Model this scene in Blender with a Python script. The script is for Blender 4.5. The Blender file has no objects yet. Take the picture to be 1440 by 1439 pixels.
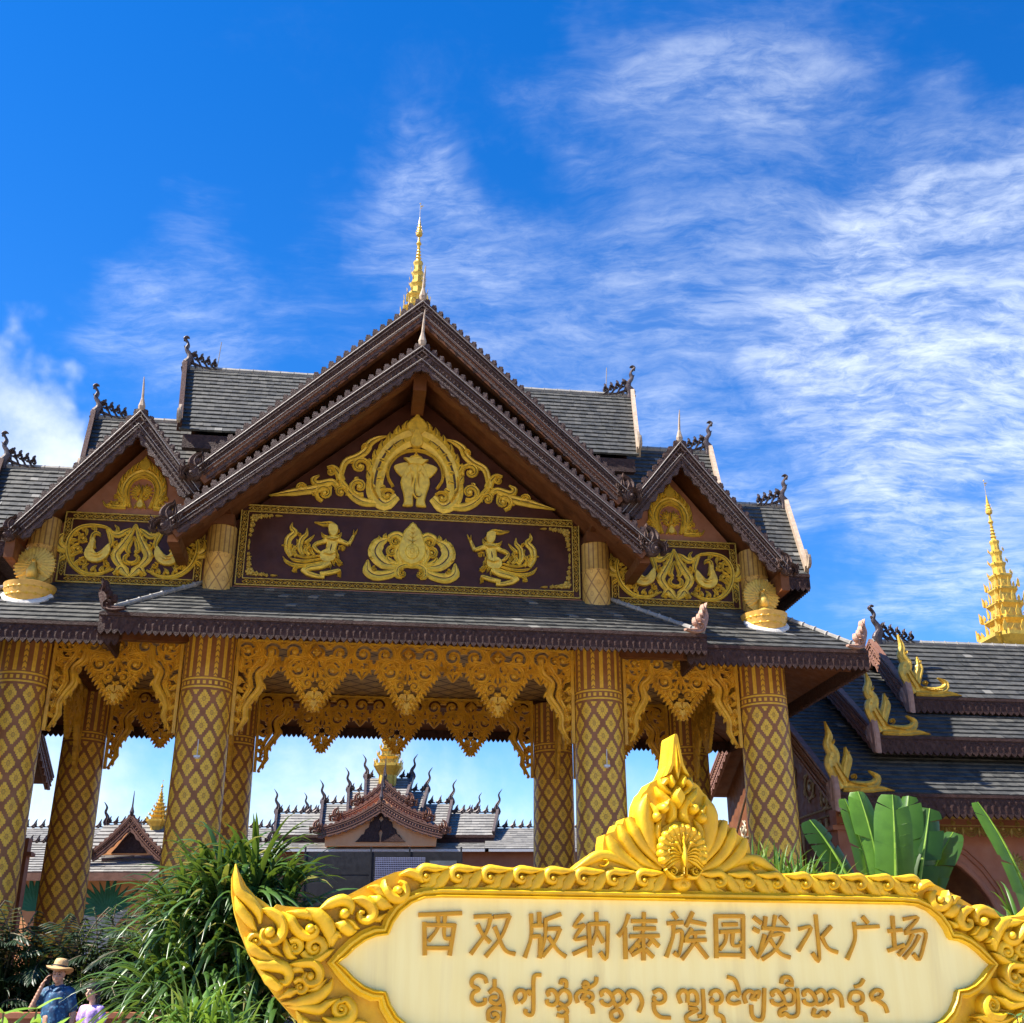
import bpy, bmesh, math, random
from mathutils import Vector, Matrix
from mathutils.geometry import tessellate_polygon
R_ = math.radians
PI = math.pi
scene = bpy.context.scene
COL = scene.collection
rng = random.Random(7)

# ------------------------------------------------------------ camera, sky, sun
cam_d = bpy.data.cameras.new("camera")
cam = bpy.data.objects.new("camera", cam_d)
COL.objects.link(cam)
cam.location = (0, 0, 1.6)
cam.rotation_euler = (R_(90 + 22.3), 0, 0)
cam_d.sensor_width = 36
cam_d.lens = 1596 / 1440 * 36
cam_d.clip_end = 5000
scene.camera = cam

TH = R_(7.5)                      # the gate is turned a little against the view
SUN_AZ, SUN_EL = R_(82.5), R_(52)   # to the left of the gate's front, high
fx, fy = -math.sin(SUN_AZ), -math.cos(SUN_AZ)
sx_ = fx * math.cos(TH) - fy * math.sin(TH)
sy_ = fx * math.sin(TH) + fy * math.cos(TH)
SUN = Vector((sx_ * math.cos(SUN_EL), sy_ * math.cos(SUN_EL), math.sin(SUN_EL)))
sd = bpy.data.lights.new("sun", 'SUN')
sd.energy = 5.0
sd.angle = R_(0.5)
sd.color = (1.0, 0.93, 0.82)
so = bpy.data.objects.new("sun", sd)
COL.objects.link(so)
so.rotation_euler = SUN.to_track_quat('Z', 'Y').to_euler()

scene.view_settings.view_transform = 'Standard'
scene.view_settings.look = 'None'
scene.view_settings.exposure = 1.36
scene.view_settings.gamma = 1.0


class NT:
    """small node-tree writer"""
    def __init__(s, tree):
        s.t = tree
        s.n = tree.nodes
        s.l = tree.links

    def node(s, typ, **kw):
        n = s.n.new(typ)
        for k, v in kw.items():
            setattr(n, k, v)
        return n

    def put(s, sock, v):
        if v is None:
            return
        if isinstance(v, bpy.types.NodeSocket):
            s.l.new(v, sock)
        else:
            if isinstance(v, (tuple, list)) and sock.type == 'RGBA' and len(v) == 3:
                v = (*v, 1)
            sock.default_value = v

    def m(s, op, a, b=None, c=None, clamp=False):
        n = s.node('ShaderNodeMath', operation=op)
        n.use_clamp = clamp
        s.put(n.inputs[0], a)
        s.put(n.inputs[1], b)
        if c is not None:
            s.put(n.inputs[2], c)
        return n.outputs[0]

    def vm(s, op, a, b=None, scale=None):
        n = s.node('ShaderNodeVectorMath', operation=op)
        s.put(n.inputs[0], a)
        if b is not None:
            s.put(n.inputs[1], b)
        if scale is not None:
            s.put(n.inputs['Scale'], scale)
        return n.outputs['Value'] if op in ('DOT_PRODUCT', 'LENGTH') else n.outputs[0]

    def mix(s, f, a, b, mode='MIX'):
        n = s.node('ShaderNodeMix', data_type='RGBA', blend_type=mode)
        s.put(n.inputs[0], f)
        s.put(n.inputs[6], a)
        s.put(n.inputs[7], b)
        return n.outputs[2]

    def noise(s, vec, scale=5, detail=4, rough=0.55, dist=0.0):
        n = s.node('ShaderNodeTexNoise')
        if vec is not None:
            s.l.new(vec, n.inputs['Vector'])
        n.inputs['Scale'].default_value = scale
        n.inputs['Detail'].default_value = detail
        n.inputs['Roughness'].default_value = rough
        n.inputs['Distortion'].default_value = dist
        return n.outputs['Fac']

    def mapr(s, v, a, b, c=0.0, d=1.0, smooth=True):
        n = s.node('ShaderNodeMapRange')
        n.interpolation_type = 'SMOOTHSTEP' if smooth else 'LINEAR'
        s.put(n.inputs['Value'], v)
        for k, x in zip(('From Min', 'From Max', 'To Min', 'To Max'), (a, b, c, d)):
            s.put(n.inputs[k], x)
        return n.outputs[0]

    def sep(s, v):
        n = s.node('ShaderNodeSeparateXYZ')
        s.l.new(v, n.inputs[0])
        return n.outputs

    def comb(s, x, y, z):
        n = s.node('ShaderNodeCombineXYZ')
        for i, v in enumerate((x, y, z)):
            s.put(n.inputs[i], v)
        return n.outputs[0]


def build_world():
    w = bpy.data.worlds.new("World")
    scene.world = w
    w.use_nodes = True
    N = NT(w.node_tree)
    N.n.clear()
    sky = N.node('ShaderNodeTexSky', sky_type='NISHITA')
    sky.sun_disc = False
    sky.sun_elevation = SUN_EL
    sky.sun_rotation = math.atan2(SUN.x, SUN.y)
    sky.altitude = 600
    sky.air_density = 1.0
    sky.dust_density = 0.05
    sky.ozone_density = 2.5
    hsv = N.node('ShaderNodeHueSaturation')
    hsv.inputs['Hue'].default_value = 0.511
    hsv.inputs['Saturation'].default_value = 1.40
    hsv.inputs['Value'].default_value = 1.58
    N.l.new(sky.outputs[0], hsv.inputs['Color'])
    d = N.node('ShaderNodeTexCoord').outputs['Generated']
    x, y, z = N.sep(d)
    zz = N.m('MAXIMUM', z, 0.02)
    # clouds live on a flat layer overhead: project the view direction onto it
    px = N.m('DIVIDE', x, N.m('ADD', zz, 0.12))
    py = N.m('DIVIDE', y, N.m('ADD', zz, 0.12))
    p = N.comb(px, py, 0.0)

    wd = N.node('ShaderNodeTexNoise')
    wd.inputs['Scale'].default_value = 4.5
    wd.inputs['Detail'].default_value = 5
    wd.inputs['Roughness'].default_value = 0.6
    N.l.new(d, wd.inputs['Vector'])
    dw = N.vm('NORMALIZE', N.vm('ADD', d, N.vm('SCALE', N.vm('SUBTRACT', wd.outputs['Color'], (0.5, 0.5, 0.5)), scale=0.30)))

    def blob(cx, cy, cz, r0, r1):
        v = Vector((cx, cy, cz)).normalized()
        dt = N.vm('DOT_PRODUCT', dw, tuple(v))
        return N.mapr(dt, math.cos(R_(r1)), math.cos(R_(r0)))

    def rot(vec, ang, sx, sy):
        n = N.node('ShaderNodeMapping')
        N.l.new(vec, n.inputs['Vector'])
        n.inputs['Rotation'].default_value = (0, 0, R_(ang))
        n.inputs['Scale'].default_value = (sx, sy, 1)
        return n.outputs[0]

    # thin wind-drawn cirrus
    warp = N.node('ShaderNodeTexNoise')
    warp.inputs['Scale'].default_value = 2.2
    warp.inputs['Detail'].default_value = 5
    N.l.new(p, warp.inputs['Vector'])
    pw = N.vm('ADD', p, N.vm('SCALE', N.vm('SUBTRACT', warp.outputs['Color'], (0.5, 0.5, 0.5)), scale=0.22))
    str1 = N.noise(rot(pw, 28, 3.0, 6.5), 2.2, 8, 0.60, 0.15)
    str2 = N.noise(rot(pw, 58, 6.0, 26.0), 1.6, 9, 0.7, 0.1)
    ripple = N.noise(rot(pw, -38, 16.0, 30.0), 1.7, 7, 0.68, 0.6)
    soft = N.noise(rot(pw, 20, 1.2, 1.9), 2.3, 10, 0.66, 0.2)
    cir = N.m('ADD', N.m('MULTIPLY', str1, 0.46), N.m('ADD', N.m('MULTIPLY', str2, 0.26), N.m('MULTIPLY', ripple, 0.28)))
    cover = 0.05
    for (c, r0, r1, amp) in (((.345, .823, .452), 2, 13, 1.0), ((.136, .842, .522), 2, 13, .62), ((-.024, .839, .544), 1, 9, .62), ((.163, .736, .657), 1, 11, .60), ((.32, .80, .53), 2, 12, .6),
                             ((.19, .893, .407), 1, 8, .60), ((.375, .848, .374), 1, 10, .85), ((-.263, .832, .489), .5, 8, .5), ((-.10, .85, .53), .5, 8, .3)):
        cover = N.m('MAXIMUM', cover, N.m('MULTIPLY', blob(*c, r0, r1), amp))
    patch = N.m('ADD', cover, N.m('MULTIPLY', N.m('SUBTRACT', soft, 0.5), 1.5))
    veil = N.mapr(patch, 0.12, 1.05)
    tex = N.mapr(cir, 0.37, 0.66, 0.14, 1.0)
    a1 = N.m('MULTIPLY', N.m('MULTIPLY', veil, tex), N.m('ADD', 0.25, N.m('MULTIPLY', cover, 0.56)), clamp=True)
    # puffy white heap low at the left edge and along the horizon
    puff = N.noise(rot(d, 0, 1.0, 1.0), 4.2, 9, 0.6, 0.2)
    heap = N.m('MAXIMUM', N.m('MULTIPLY', blob(-0.405, 0.83, 0.385, 1, 7), 1.0), N.m('MULTIPLY', N.mapr(z, 0.34, 0.08), 0.72))
    a2 = N.mapr(N.m('ADD', puff, N.m('MULTIPLY', heap, 0.44)), 0.60, 1.0)
    a2 = N.m('MULTIPLY', a2, N.m('MINIMUM', N.m('MULTIPLY', heap, 1.6), 1.0))
    a = N.m('MAXIMUM', a1, N.m('MULTIPLY', a2, 0.92))
    shade = N.mapr(puff, 0.3, 0.75, 0.86, 1.06)
    cl = N.vm('SCALE', (7.4, 8.1, 9.0), scale=shade)
    colr = N.mix(a, hsv.outputs[0], cl)
    bg = N.node('ShaderNodeBackground')
    bg.inputs['Strength'].default_value = 0.064
    N.l.new(colr, bg.inputs['Color'])
    out = N.node('ShaderNodeOutputWorld')
    N.l.new(bg.outputs[0], out.inputs['Surface'])


build_world()


# ------------------------------------------------------------ scene helpers
def empty(name, loc=(0, 0, 0), rz=0.0, parent=None):
    o = bpy.data.objects.new(name, None)
    o.empty_display_size = 0.2
    COL.objects.link(o)
    o.location = loc
    o.rotation_euler = (0, 0, rz)
    if parent:
        o.parent = parent
    return o


def tag(o, label=None, cat=None, group=None, kind=None):
    for k, v in (('label', label), ('category', cat), ('group', group), ('kind', kind)):
        if v:
            o[k] = v
    return o


def thing(name, label, cat, loc=(0, 0, 0), rz=0.0, group=None):
    return tag(empty(name, loc, rz), label, cat, group)


def copy_tree(o, parent=None):
    c = o.copy()
    COL.objects.link(c)
    if parent:
        c.parent = parent
    for ch in list(o.children):
        copy_tree(ch, c)
    return c


class MB:
    """collects verts/faces (with an optional random value per face) -> one mesh object"""
    def __init__(s):
        s.v, s.f, s.r = [], [], []
        s.M = None
        s.vein = None

    def add(s, vs, fs, r=None):
        b = len(s.v)
        if s.M is None:
            s.v.extend(tuple(v) for v in vs)
        else:
            M = s.M
            s.v.extend(tuple(M @ Vector(v)) for v in vs)
        for f in fs:
            s.f.append(tuple(b + i for i in f))
            s.r.append(rng.random() if r is None else r)

    def build(s, name, mat, parent=None, loc=None, rz=None, smooth=None):
        me = bpy.data.meshes.new(name)
        me.from_pydata(s.v, [], s.f)
        at = me.attributes.new('rnd', 'FLOAT', 'FACE')
        at.data.foreach_set('value', s.r)
        me.materials.append(mat)
        if smooth:
            me.shade_smooth()
            if smooth is not True:
                me.set_sharp_from_angle(angle=R_(smooth))
        me.update()
        o = bpy.data.objects.new(name, me)
        COL.objects.link(o)
        if parent:
            o.parent = parent
        if loc:
            o.location = loc
        if rz:
            o.rotation_euler = (0, 0, rz)
        return o

    def cut(s):
        s.marks = getattr(s, 'marks', []) + [(len(s.v), len(s.f))]

    def build_parts(s, name, mat, parent=None, smooth=None):
        """one object per stretch between cut() marks"""
        a, b = 0, 0
        out = []
        for v1, f1 in getattr(s, 'marks', []) + [(len(s.v), len(s.f))]:
            if f1 > b:
                m = MB()
                m.v, m.r = s.v[a:v1], s.r[b:f1]
                m.f = [tuple(i - a for i in q) for q in s.f[b:f1]]
                out.append(m.build(name, mat, parent, smooth=smooth))
            a, b = v1, f1
        return out

    # --- solids
    def box(s, x0, x1, y0, y1, z0, z1):
        v = [(x, y, z) for z in (z0, z1) for y in (y0, y1) for x in (x0, x1)]
        s.add(v, [(0, 2, 3, 1), (4, 5, 7, 6), (0, 1, 5, 4), (2, 6, 7, 3), (0, 4, 6, 2), (1, 3, 7, 5)])

    def beam(s, A, B, w, h, up=Vector((0, 0, 1))):
        A, B = Vector(A), Vector(B)
        t = (B - A).normalized()
        n = t.cross(up)
        if n.length < 1e-4:
            n = Vector((1, 0, 0))
        n.normalize()
        u = n.cross(t)
        v = []
        for P in (A, B):
            for a, b in ((-1, -1), (1, -1), (1, 1), (-1, 1)):
                v.append(P + n * (a * w / 2) + u * (b * h / 2))
        s.add(v, [(3, 2, 1, 0), (4, 5, 6, 7), (0, 1, 5, 4), (1, 2, 6, 5), (2, 3, 7, 6), (3, 0, 4, 7)])

    def prism(s, pts, d0, d1, axis='y'):
        """polygon (x,z) extruded along y from d0 to d1"""
        n = len(pts)
        v = [(x, d0, z) for x, z in pts] + [(x, d1, z) for x, z in pts]
        tri = tessellate_polygon([[Vector((x, z, 0)) for x, z in pts]])
        f = [tuple(t) for t in tri] + [tuple(n + i for i in reversed(t)) for t in tri]
        f += [(i, (i + 1) % n, n + (i + 1) % n, n + i) for i in range(n)]
        s.add(v, f)

    def tube(s, pts, r, seg=6, caps=True):
        pts = [Vector(p) for p in pts]
        rr = r if isinstance(r, (list, tuple)) else [r] * len(pts)
        v, f = [], []
        pn = None
        for i, p in enumerate(pts):
            t = (pts[min(i + 1, len(pts) - 1)] - pts[max(i - 1, 0)]).normalized()
            if pn is None:
                a = Vector((0, 0, 1)) if abs(t.z) < 0.9 else Vector((1, 0, 0))
                pn = t.cross(a).normalized()
            else:
                pn = (pn - t * pn.dot(t)).normalized()
            b = t.cross(pn)
            for k in range(seg):
                an = 2 * PI * k / seg
                v.append(p + (pn * math.cos(an) + b * math.sin(an)) * rr[i])
        for i in range(len(pts) - 1):
            for k in range(seg):
                k2 = (k + 1) % seg
                f.append((i * seg + k, i * seg + k2, (i + 1) * seg + k2, (i + 1) * seg + k))
        if caps:
            f.append(tuple(range(seg - 1, -1, -1)))
            f.append(tuple((len(pts) - 1) * seg + k for k in range(seg)))
        s.add(v, f)

    def lathe(s, prof, seg=16, cx=0, cy=0, rot=0.0, shape=None):
        """prof: (radius, z) from bottom to top; shape: plan radii multiplier list instead of a circle"""
        n = len(shape) if shape else seg
        v, f = [], []
        for r, z in prof:
            for k in range(n):
                an = rot + 2 * PI * k / n
                if shape:
                    v.append((cx + shape[k][0] * r, cy + shape[k][1] * r, z))
                else:
                    v.append((cx + math.cos(an) * r, cy + math.sin(an) * r, z))
        for i in range(len(prof) - 1):
            for k in range(n):
                k2 = (k + 1) % n
                f.append((i * n + k, i * n + k2, (i + 1) * n + k2, (i + 1) * n + k))
        f.append(tuple(range(n - 1, -1, -1)))
        f.append(tuple((len(prof) - 1) * n + k for k in range(n)))
        s.add(v, f)

    # --- carved ornament, drawn in a local plane (x right, y up, h out of the plane)
    def stroke(s, pts, w, h, base=0.02, n=4, mode='ridge', closed=False):
        P = spline(pts, n, closed) if n > 1 and len(pts) > 2 else [Vector((a, b)) for a, b in pts]
        m = len(P)
        v, f = [], []
        for i, p in enumerate(P):
            if closed:
                t = P[(i + 1) % m] - P[i - 1]
            else:
                t = P[min(i + 1, m - 1)] - P[max(i - 1, 0)]
            t = t.normalized() if t.length > 1e-9 else Vector((1, 0))
            nn = Vector((-t.y, t.x))
            k = i / max(m - 1, 1)
            if isinstance(w, (list, tuple)):
                q = k * (len(w) - 1)
                j = min(int(q), len(w) - 2)
                ww = w[j] + (w[j + 1] - w[j]) * (q - j)
            else:
                ww = w
            hh = h * min(1.0, 0.45 + ww / max(1e-6, (max(w) if isinstance(w, (list, tuple)) else w)) * 0.55)
            L, Rr = p + nn * ww / 2, p - nn * ww / 2
            if mode == 'ridge':
                ring = [(L, -base), (L, hh * 0.3), (p + nn * ww * .27, hh), (p, hh * .55), (p - nn * ww * .27, hh), (Rr, hh * 0.3), (Rr, -base)]
            elif mode == 'round':
                ring = [(L, -base), (L, hh * 0.42), (p + nn * ww * 0.40, hh * 0.80), (p + nn * ww * .16, hh), (p - nn * ww * .10, hh * .93), (p - nn * ww * 0.40, hh * 0.72), (Rr, hh * 0.36), (Rr, -base)]
            elif mode == 'mould':
                ring = [(L, -base), (L, hh * 0.8), (p + nn * ww * 0.34, hh), (p + nn * ww * 0.2, hh * 0.62), (p + nn * ww * 0.05, hh * 0.9), (p - nn * ww * 0.15, hh * 0.9), (p - nn * ww * 0.3, hh * 0.45), (Rr, hh * 0.3), (Rr, -base)]
            else:
                ring = [(L, -base), (L, hh * 0.86), (p + nn * (ww / 2 - min(0.006, ww * .2)), hh), (p - nn * (ww / 2 - min(0.006, ww * .2)), hh), (Rr, hh * 0.86), (Rr, -base)]
            v += [(a.x, a.y, b) for a, b in ring]
        if s.vein is not None and mode != 'flat':
            wm = max(w) if isinstance(w, (list, tuple)) else w
            if wm > .05:
                s.vein.M = s.M
                hv = h * (1.04 if mode == 'round' else .72)
                s.vein.stroke([(a.x, a.y) for a in P[::1]], [wm * .02, wm * .10, wm * .10, wm * .02], hv, base, 1, 'flat')
        c = len(v) // m
        for i in range(m if closed else m - 1):
            i2 = (i + 1) % m
            for k in range(c):
                k2 = (k + 1) % c
                f.append((i * c + k, i * c + k2, i2 * c + k2, i2 * c + k))
        if not closed:
            f.append(tuple(range(c - 1, -1, -1)))
            f.append(tuple((m - 1) * c + k for k in range(c)))
        s.add(v, f)

    def leaf(s, x, y, ang, L, w, h, curl=0.6, base=0.02, mode='ridge'):
        pts, a = [], R_(ang)
        px, py = x, y
        for i in range(6):
            pts.append((px, py))
            a += curl / 6
            px += math.cos(a) * L / 5
            py += math.sin(a) * L / 5
        s.stroke(pts, [w * .45, w * .95, w, w * .75, w * .4, w * .04], h, base, 1, mode)

    def scroll(s, x, y, r, a0, dr, turns, w, h, base=0.02, leaves=0, mode='ridge', dome=True):
        pts = []
        N = max(8, int(11 * turns))
        for i in range(N + 1):
            k = i / N
            a = R_(a0) + dr * k * turns * 2 * PI
            q = r * (1 - 0.78 * k)
            pts.append((x + math.cos(a) * q, y + math.sin(a) * q))
        s.stroke(pts, [w * .75, w, w * .9, w * .65, w * .5], h, base, 1, mode)
        if dome:
            s.dome(x, y, r * .26, h * 1.15, 8)
        for j in range(leaves):
            k = (j + .5) / leaves * .55
            a = R_(a0) + dr * k * turns * 2 * PI
            q = r * (1 - .78 * k) + w * .3
            s.leaf(x + math.cos(a) * q, y + math.sin(a) * q, math.degrees(a) + dr * 50, r * .5, w * .75, h * .8, dr * .9, base, mode)

    def dome(s, x, y, r, h, seg=10, ry=None, base=0.02):
        ry = ry or r
        v, f = [], []
        for k in range(seg):
            a = 2 * PI * k / seg
            c, d = math.cos(a), math.sin(a)
            v += [(x + c * r, y + d * ry, -base), (x + c * r, y + d * ry, h * .35), (x + c * r * .7, y + d * ry * .7, h * .82)]
        v.append((x, y, h))
        t = len(v) - 1
        for k in range(seg):
            k2 = (k + 1) % seg
            f += [(3 * k, 3 * k2, 3 * k2 + 1, 3 * k + 1), (3 * k + 1, 3 * k2 + 1, 3 * k2 + 2, 3 * k + 2), (3 * k + 2, 3 * k2 + 2, t)]
        f.append(tuple(3 * k for k in reversed(range(seg))))
        s.add(v, f)

    def blob(s, pts, h, base=0.02, inset=0.03, n=1):
        P = spline(pts, n, True) if n > 1 else [Vector(p) for p in pts]
        area = sum(P[i - 1].x * P[i].y - P[i].x * P[i - 1].y for i in range(len(P)))
        if area < 0:
            P = P[::-1]
        m = len(P)
        inn = []
        for i in range(m):
            a, b = (P[i] - P[i - 1]), (P[(i + 1) % m] - P[i])
            na = Vector((-a.y, a.x)).normalized() if a.length > 1e-9 else Vector((0, 0))
            nb = Vector((-b.y, b.x)).normalized() if b.length > 1e-9 else Vector((0, 0))
            q = na + nb
            q = q / max(0.6, q.length_squared / 2 if q.length > 0 else 1) if q.length > 1e-6 else na
            inn.append(P[i] + q * inset)
        v = [(p.x, p.y, -base) for p in P] + [(p.x, p.y, h * .55) for p in P] + [(p.x, p.y, h) for p in inn]
        f = []
        for k in range(2):
            f += [(k * m + i, k * m + (i + 1) % m, (k + 1) * m + (i + 1) % m, (k + 1) * m + i) for i in range(m)]
        tri = tessellate_polygon([[Vector((p.x, p.y, 0)) for p in inn]])
        f += [tuple(2 * m + i for i in t) for t in tri]
        tri = tessellate_polygon([[Vector((p.x, p.y, 0)) for p in P]])
        f += [tuple(t) for t in tri]
        s.add(v, f)

    def flower(s, x, y, r, h, n=6):
        for k in range(n):
            a = 2 * PI * k / n
            s.dome(x + math.cos(a) * r * .6, y + math.sin(a) * r * .6, r * .42, h, 7)
        s.dome(x, y, r * .3, h * 1.3, 8)

    # --- roofs
    def tiles(s, E0, E1, R0, R1, course=.27, tw=.25, th=.05):
        E0, E1, R0, R1 = (Vector(q) for q in (E0, E1, R0, R1))
        nrm = (E1 - E0).cross(R0 - E0).normalized()
        if nrm.z < 0:
            nrm = -nrm
        nc = max(1, round(((R0 + R1) / 2 - (E0 + E1) / 2).length / course))
        for i in range(nc):
            t0, t1 = i / nc, min(1, (i + 1.04) / nc)
            A, B, C, D = E0.lerp(R0, t0), E1.lerp(R1, t0), E1.lerp(R1, t1), E0.lerp(R0, t1)
            n = max(1, round((B - A).length / tw))
            off = rng.random()
            ss = [0] + [(j + off) / (n + 1) for j in range(1, n + 1)] + [1]
            for j in range(len(ss) - 1):
                a, b = ss[j], ss[j + 1]
                if b - a < 1e-4:
                    continue
                g = 0.0015 / max(.1, (B - A).length)
                j1, j2 = th + rng.uniform(-.008, .010), th + rng.uniform(-.008, .010)
                p0, p1 = A.lerp(B, a + g), A.lerp(B, b - g)
                q0, q1 = D.lerp(C, a + g), D.lerp(C, b - g)
                r = rng.random()
                s.add([p0 + nrm * j1, p1 + nrm * j2, q1 + nrm * .012, q0 + nrm * .012, p0 - nrm * .01, p1 - nrm * .01],
                      [(0, 1, 2, 3), (4, 5, 1, 0)], r)
        s.add([E0, E1, R1, R0], [(0, 1, 2, 3)], .3)


def spline(pts, n=4, closed=False):
    P = [Vector((p[0], p[1])) for p in pts]
    m = len(P)
    out = []
    for i in range(m if closed else m - 1):
        p1, p2 = P[i], P[(i + 1) % m]
        p0 = P[i - 1] if (closed or i > 0) else p1 * 2 - p2
        p3 = P[(i + 2) % m] if (closed or i + 2 < m) else p2 * 2 - p1
        for k in range(n):
            t = k / n
            out.append(.5 * ((2 * p1) + (p2 - p0) * t + (2 * p0 - 5 * p1 + 4 * p2 - p3) * t * t + (3 * p1 - p0 - 3 * p2 + p3) * t ** 3))
    if not closed:
        out.append(P[-1])
    return out


def front(x0, z0, y0, sx=1.0, sy=1.0):
    """ornament plane facing -y: local (x, y, h) -> (x0 + sx x, y0 - h, z0 + sy y)"""
    return Matrix(((sx, 0, 0, x0), (0, 0, -1, y0), (0, sy, 0, z0), (0, 0, 0, 1)))


def side(y0, z0, x0, sgn=1.0, sy=1.0, h=1.0):
    """ornament plane facing +-x: local x runs along y"""
    return Matrix(((0, 0, h, x0), (sgn, 0, 0, y0), (0, sy, 0, z0), (0, 0, 0, 1)))


# ------------------------------------------------------------ materials
def newmat(name):
    m = bpy.data.materials.new(name)
    m.use_nodes = True
    N = NT(m.node_tree)
    b = N.n['Principled BSDF']
    return m, N, b


def bump(N, b, h, strength=.4, dist=.02):
    n = N.node('ShaderNodeBump')
    n.inputs['Strength'].default_value = strength
    n.inputs['Distance'].default_value = dist
    N.put(n.inputs['Height'], h)
    N.l.new(n.outputs[0], b.inputs['Normal'])


def simple(name, c1, c2, rough=.6, metal=0.0, scale=6.0, bstr=.25, bscale=40.0, dirt=None, dirt_amt=.5, stretch=None, spec=.5, detail=6, coat=0.0, bdist=.01):
    """two-tone noise paint with stains and a fine bump"""
    m, N, b = newmat(name)
    co = N.node('ShaderNodeTexCoord').outputs['Object']
    if stretch:
        mp = N.node('ShaderNodeMapping')
        N.l.new(co, mp.inputs['Vector'])
        mp.inputs['Scale'].default_value = stretch
        vv = mp.outputs[0]
    else:
        vv = co
    f = N.mapr(N.noise(vv, scale, detail, .6), .3, .7)
    c = N.mix(f, c1, c2)
    if dirt:
        f2 = N.mapr(N.noise(vv, scale * .37, 8, .65, .4), .5, .75)
        c = N.mix(N.m('MULTIPLY', f2, dirt_amt), c, dirt)
    N.l.new(c, b.inputs['Base Color'])
    rr = N.mapr(N.noise(co, scale * 2.1, 4, .6), .3, .7, rough * .8, min(1, rough * 1.2))
    N.l.new(rr, b.inputs['Roughness'])
    b.inputs['Metallic'].default_value = metal
    b.inputs['Specular IOR Level'].default_value = spec
    b.inputs['Coat Weight'].default_value = coat
    if bstr:
        bump(N, b, N.noise(co, bscale, 5, .6), bstr, bdist)
    return m


def tile_mat(name, dark, light, moss):
    m, N, b = newmat(name)
    co = N.node('ShaderNodeTexCoord').outputs['Object']
    at = N.node('ShaderNodeAttribute', attribute_name='rnd')
    r = at.outputs['Fac']
    c = N.mix(N.mapr(r, 0, 1), dark, light)
    f = N.mapr(N.noise(co, 9, 6, .65), .42, .72)
    c = N.mix(N.m('MULTIPLY', f, .55), c, moss)
    f2 = N.mapr(N.noise(co, .55, 5, .6), .4, .7)
    c = N.mix(N.m('MULTIPLY', f2, .4), c, dark)
    f3 = N.m('GREATER_THAN', r, .98)
    c = N.mix(N.m('MULTIPLY', f3, .45), c, (.30, .29, .26))
    N.l.new(c, b.inputs['Base Color'])
    b.inputs['Roughness'].default_value = .62
    b.inputs['Specular IOR Level'].default_value = .35
    bump(N, b, N.noise(co, 55, 4, .6), .5, .01)
    return m


M = {}
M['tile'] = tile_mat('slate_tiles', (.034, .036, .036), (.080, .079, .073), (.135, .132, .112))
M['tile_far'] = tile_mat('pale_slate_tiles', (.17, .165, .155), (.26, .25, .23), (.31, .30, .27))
M['wood'] = simple('carved_brown_wood', (.050, .026, .020), (.092, .052, .042), .6, 0, 7, .8, 34, (.17, .12, .10), .3, bdist=.03, spec=.3)
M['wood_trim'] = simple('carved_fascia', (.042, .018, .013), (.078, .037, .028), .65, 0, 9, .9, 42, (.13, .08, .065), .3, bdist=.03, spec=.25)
M['soffit'] = simple('red_brown_soffit', (.12, .040, .013), (.18, .066, .022), .6, 0, 2.5, .15, 20, (.06, .025, .012), .5, spec=.25)
M['plaster'] = simple('brown_plaster', (.29, .115, .055), (.36, .15, .08), .75, 0, 3, .15, 60, (.15, .07, .045), .5)
M['panel'] = simple('dark_lacquer_panel', (.042, .012, .006), (.066, .021, .012), .42, 0, 2.2, .06, 30, (.10, .05, .035), .35, spec=.22)
M['relief'] = simple('gilt_relief', (.88, .60, .06), (.66, .43, .045), .42, .1, 8, .3, 60, (.25, .18, .04), .5)
M['border'] = simple('gilt_border', (.62, .42, .06), (.42, .27, .045), .5, .1, 14, .3, 60, (.16, .10, .03), .5)
M['frieze'] = simple('gold_frieze', (.84, .48, .035), (.66, .35, .03), .45, .05, 5, .35, 45, (.28, .11, .02), .55)
M['goldpaint'] = simple('sign_gold_paint', (.78, .51, .014), (.63, .38, .010), .46, 0, 4.5, .4, 34, (.42, .19, .012), .6)
M['spiregold'] = simple('gold_leaf', (.74, .48, .06), (.54, .33, .045), .4, .25, 9, .3, 40, (.28, .19, .05), .55)
M['cream'] = simple('cream_sign_panel', (.90, .85, .43), (.86, .79, .36), .38, 0, 1.1, .03, 8, (.66, .58, .28), .45, stretch=(9, 1, .7))
M['lettergold'] = simple('ochre_letters', (.58, .31, .012), (.48, .24, .009), .45, .1, 9, .15, 40)
M['mortar'] = simple('lime_mortar', (.72, .68, .60), (.55, .51, .44), .85, 0, 9, .6, 30, (.35, .32, .27), .5)
M['verge_pale'] = simple('pale_verge_wood', (.42, .33, .24), (.30, .22, .16), .75, 0, 8, .5, 40, (.16, .11, .08), .5)
M['iron'] = simple('dark_bronze', (.045, .03, .03), (.085, .06, .058), .5, .2, 12, .5, 50, (.2, .16, .14), .4)
M['pinkwood'] = simple('pale_pink_wood', (.42, .25, .18), (.34, .18, .12), .7, 0, 8, .6, 40, (.2, .1, .07), .4)
M['cable'] = simple('pale_cable', (.36, .32, .29), (.27, .24, .22), .5, 0, 30, 0, 10)
M['stone'] = simple('grey_stone', (.32, .30, .27), (.22, .21, .19), .8, 0, 4, .6, 20, (.12, .12, .1), .5)
M['steel'] = simple('white_metal', (.7, .7, .7), (.55, .55, .55), .4, .3, 20, 0)
M['black'] = simple('black_panel', (.014, .014, .016), (.022, .022, .025), .45, 0, 3, .1, 12, (.05, .05, .055), .4)


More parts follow.
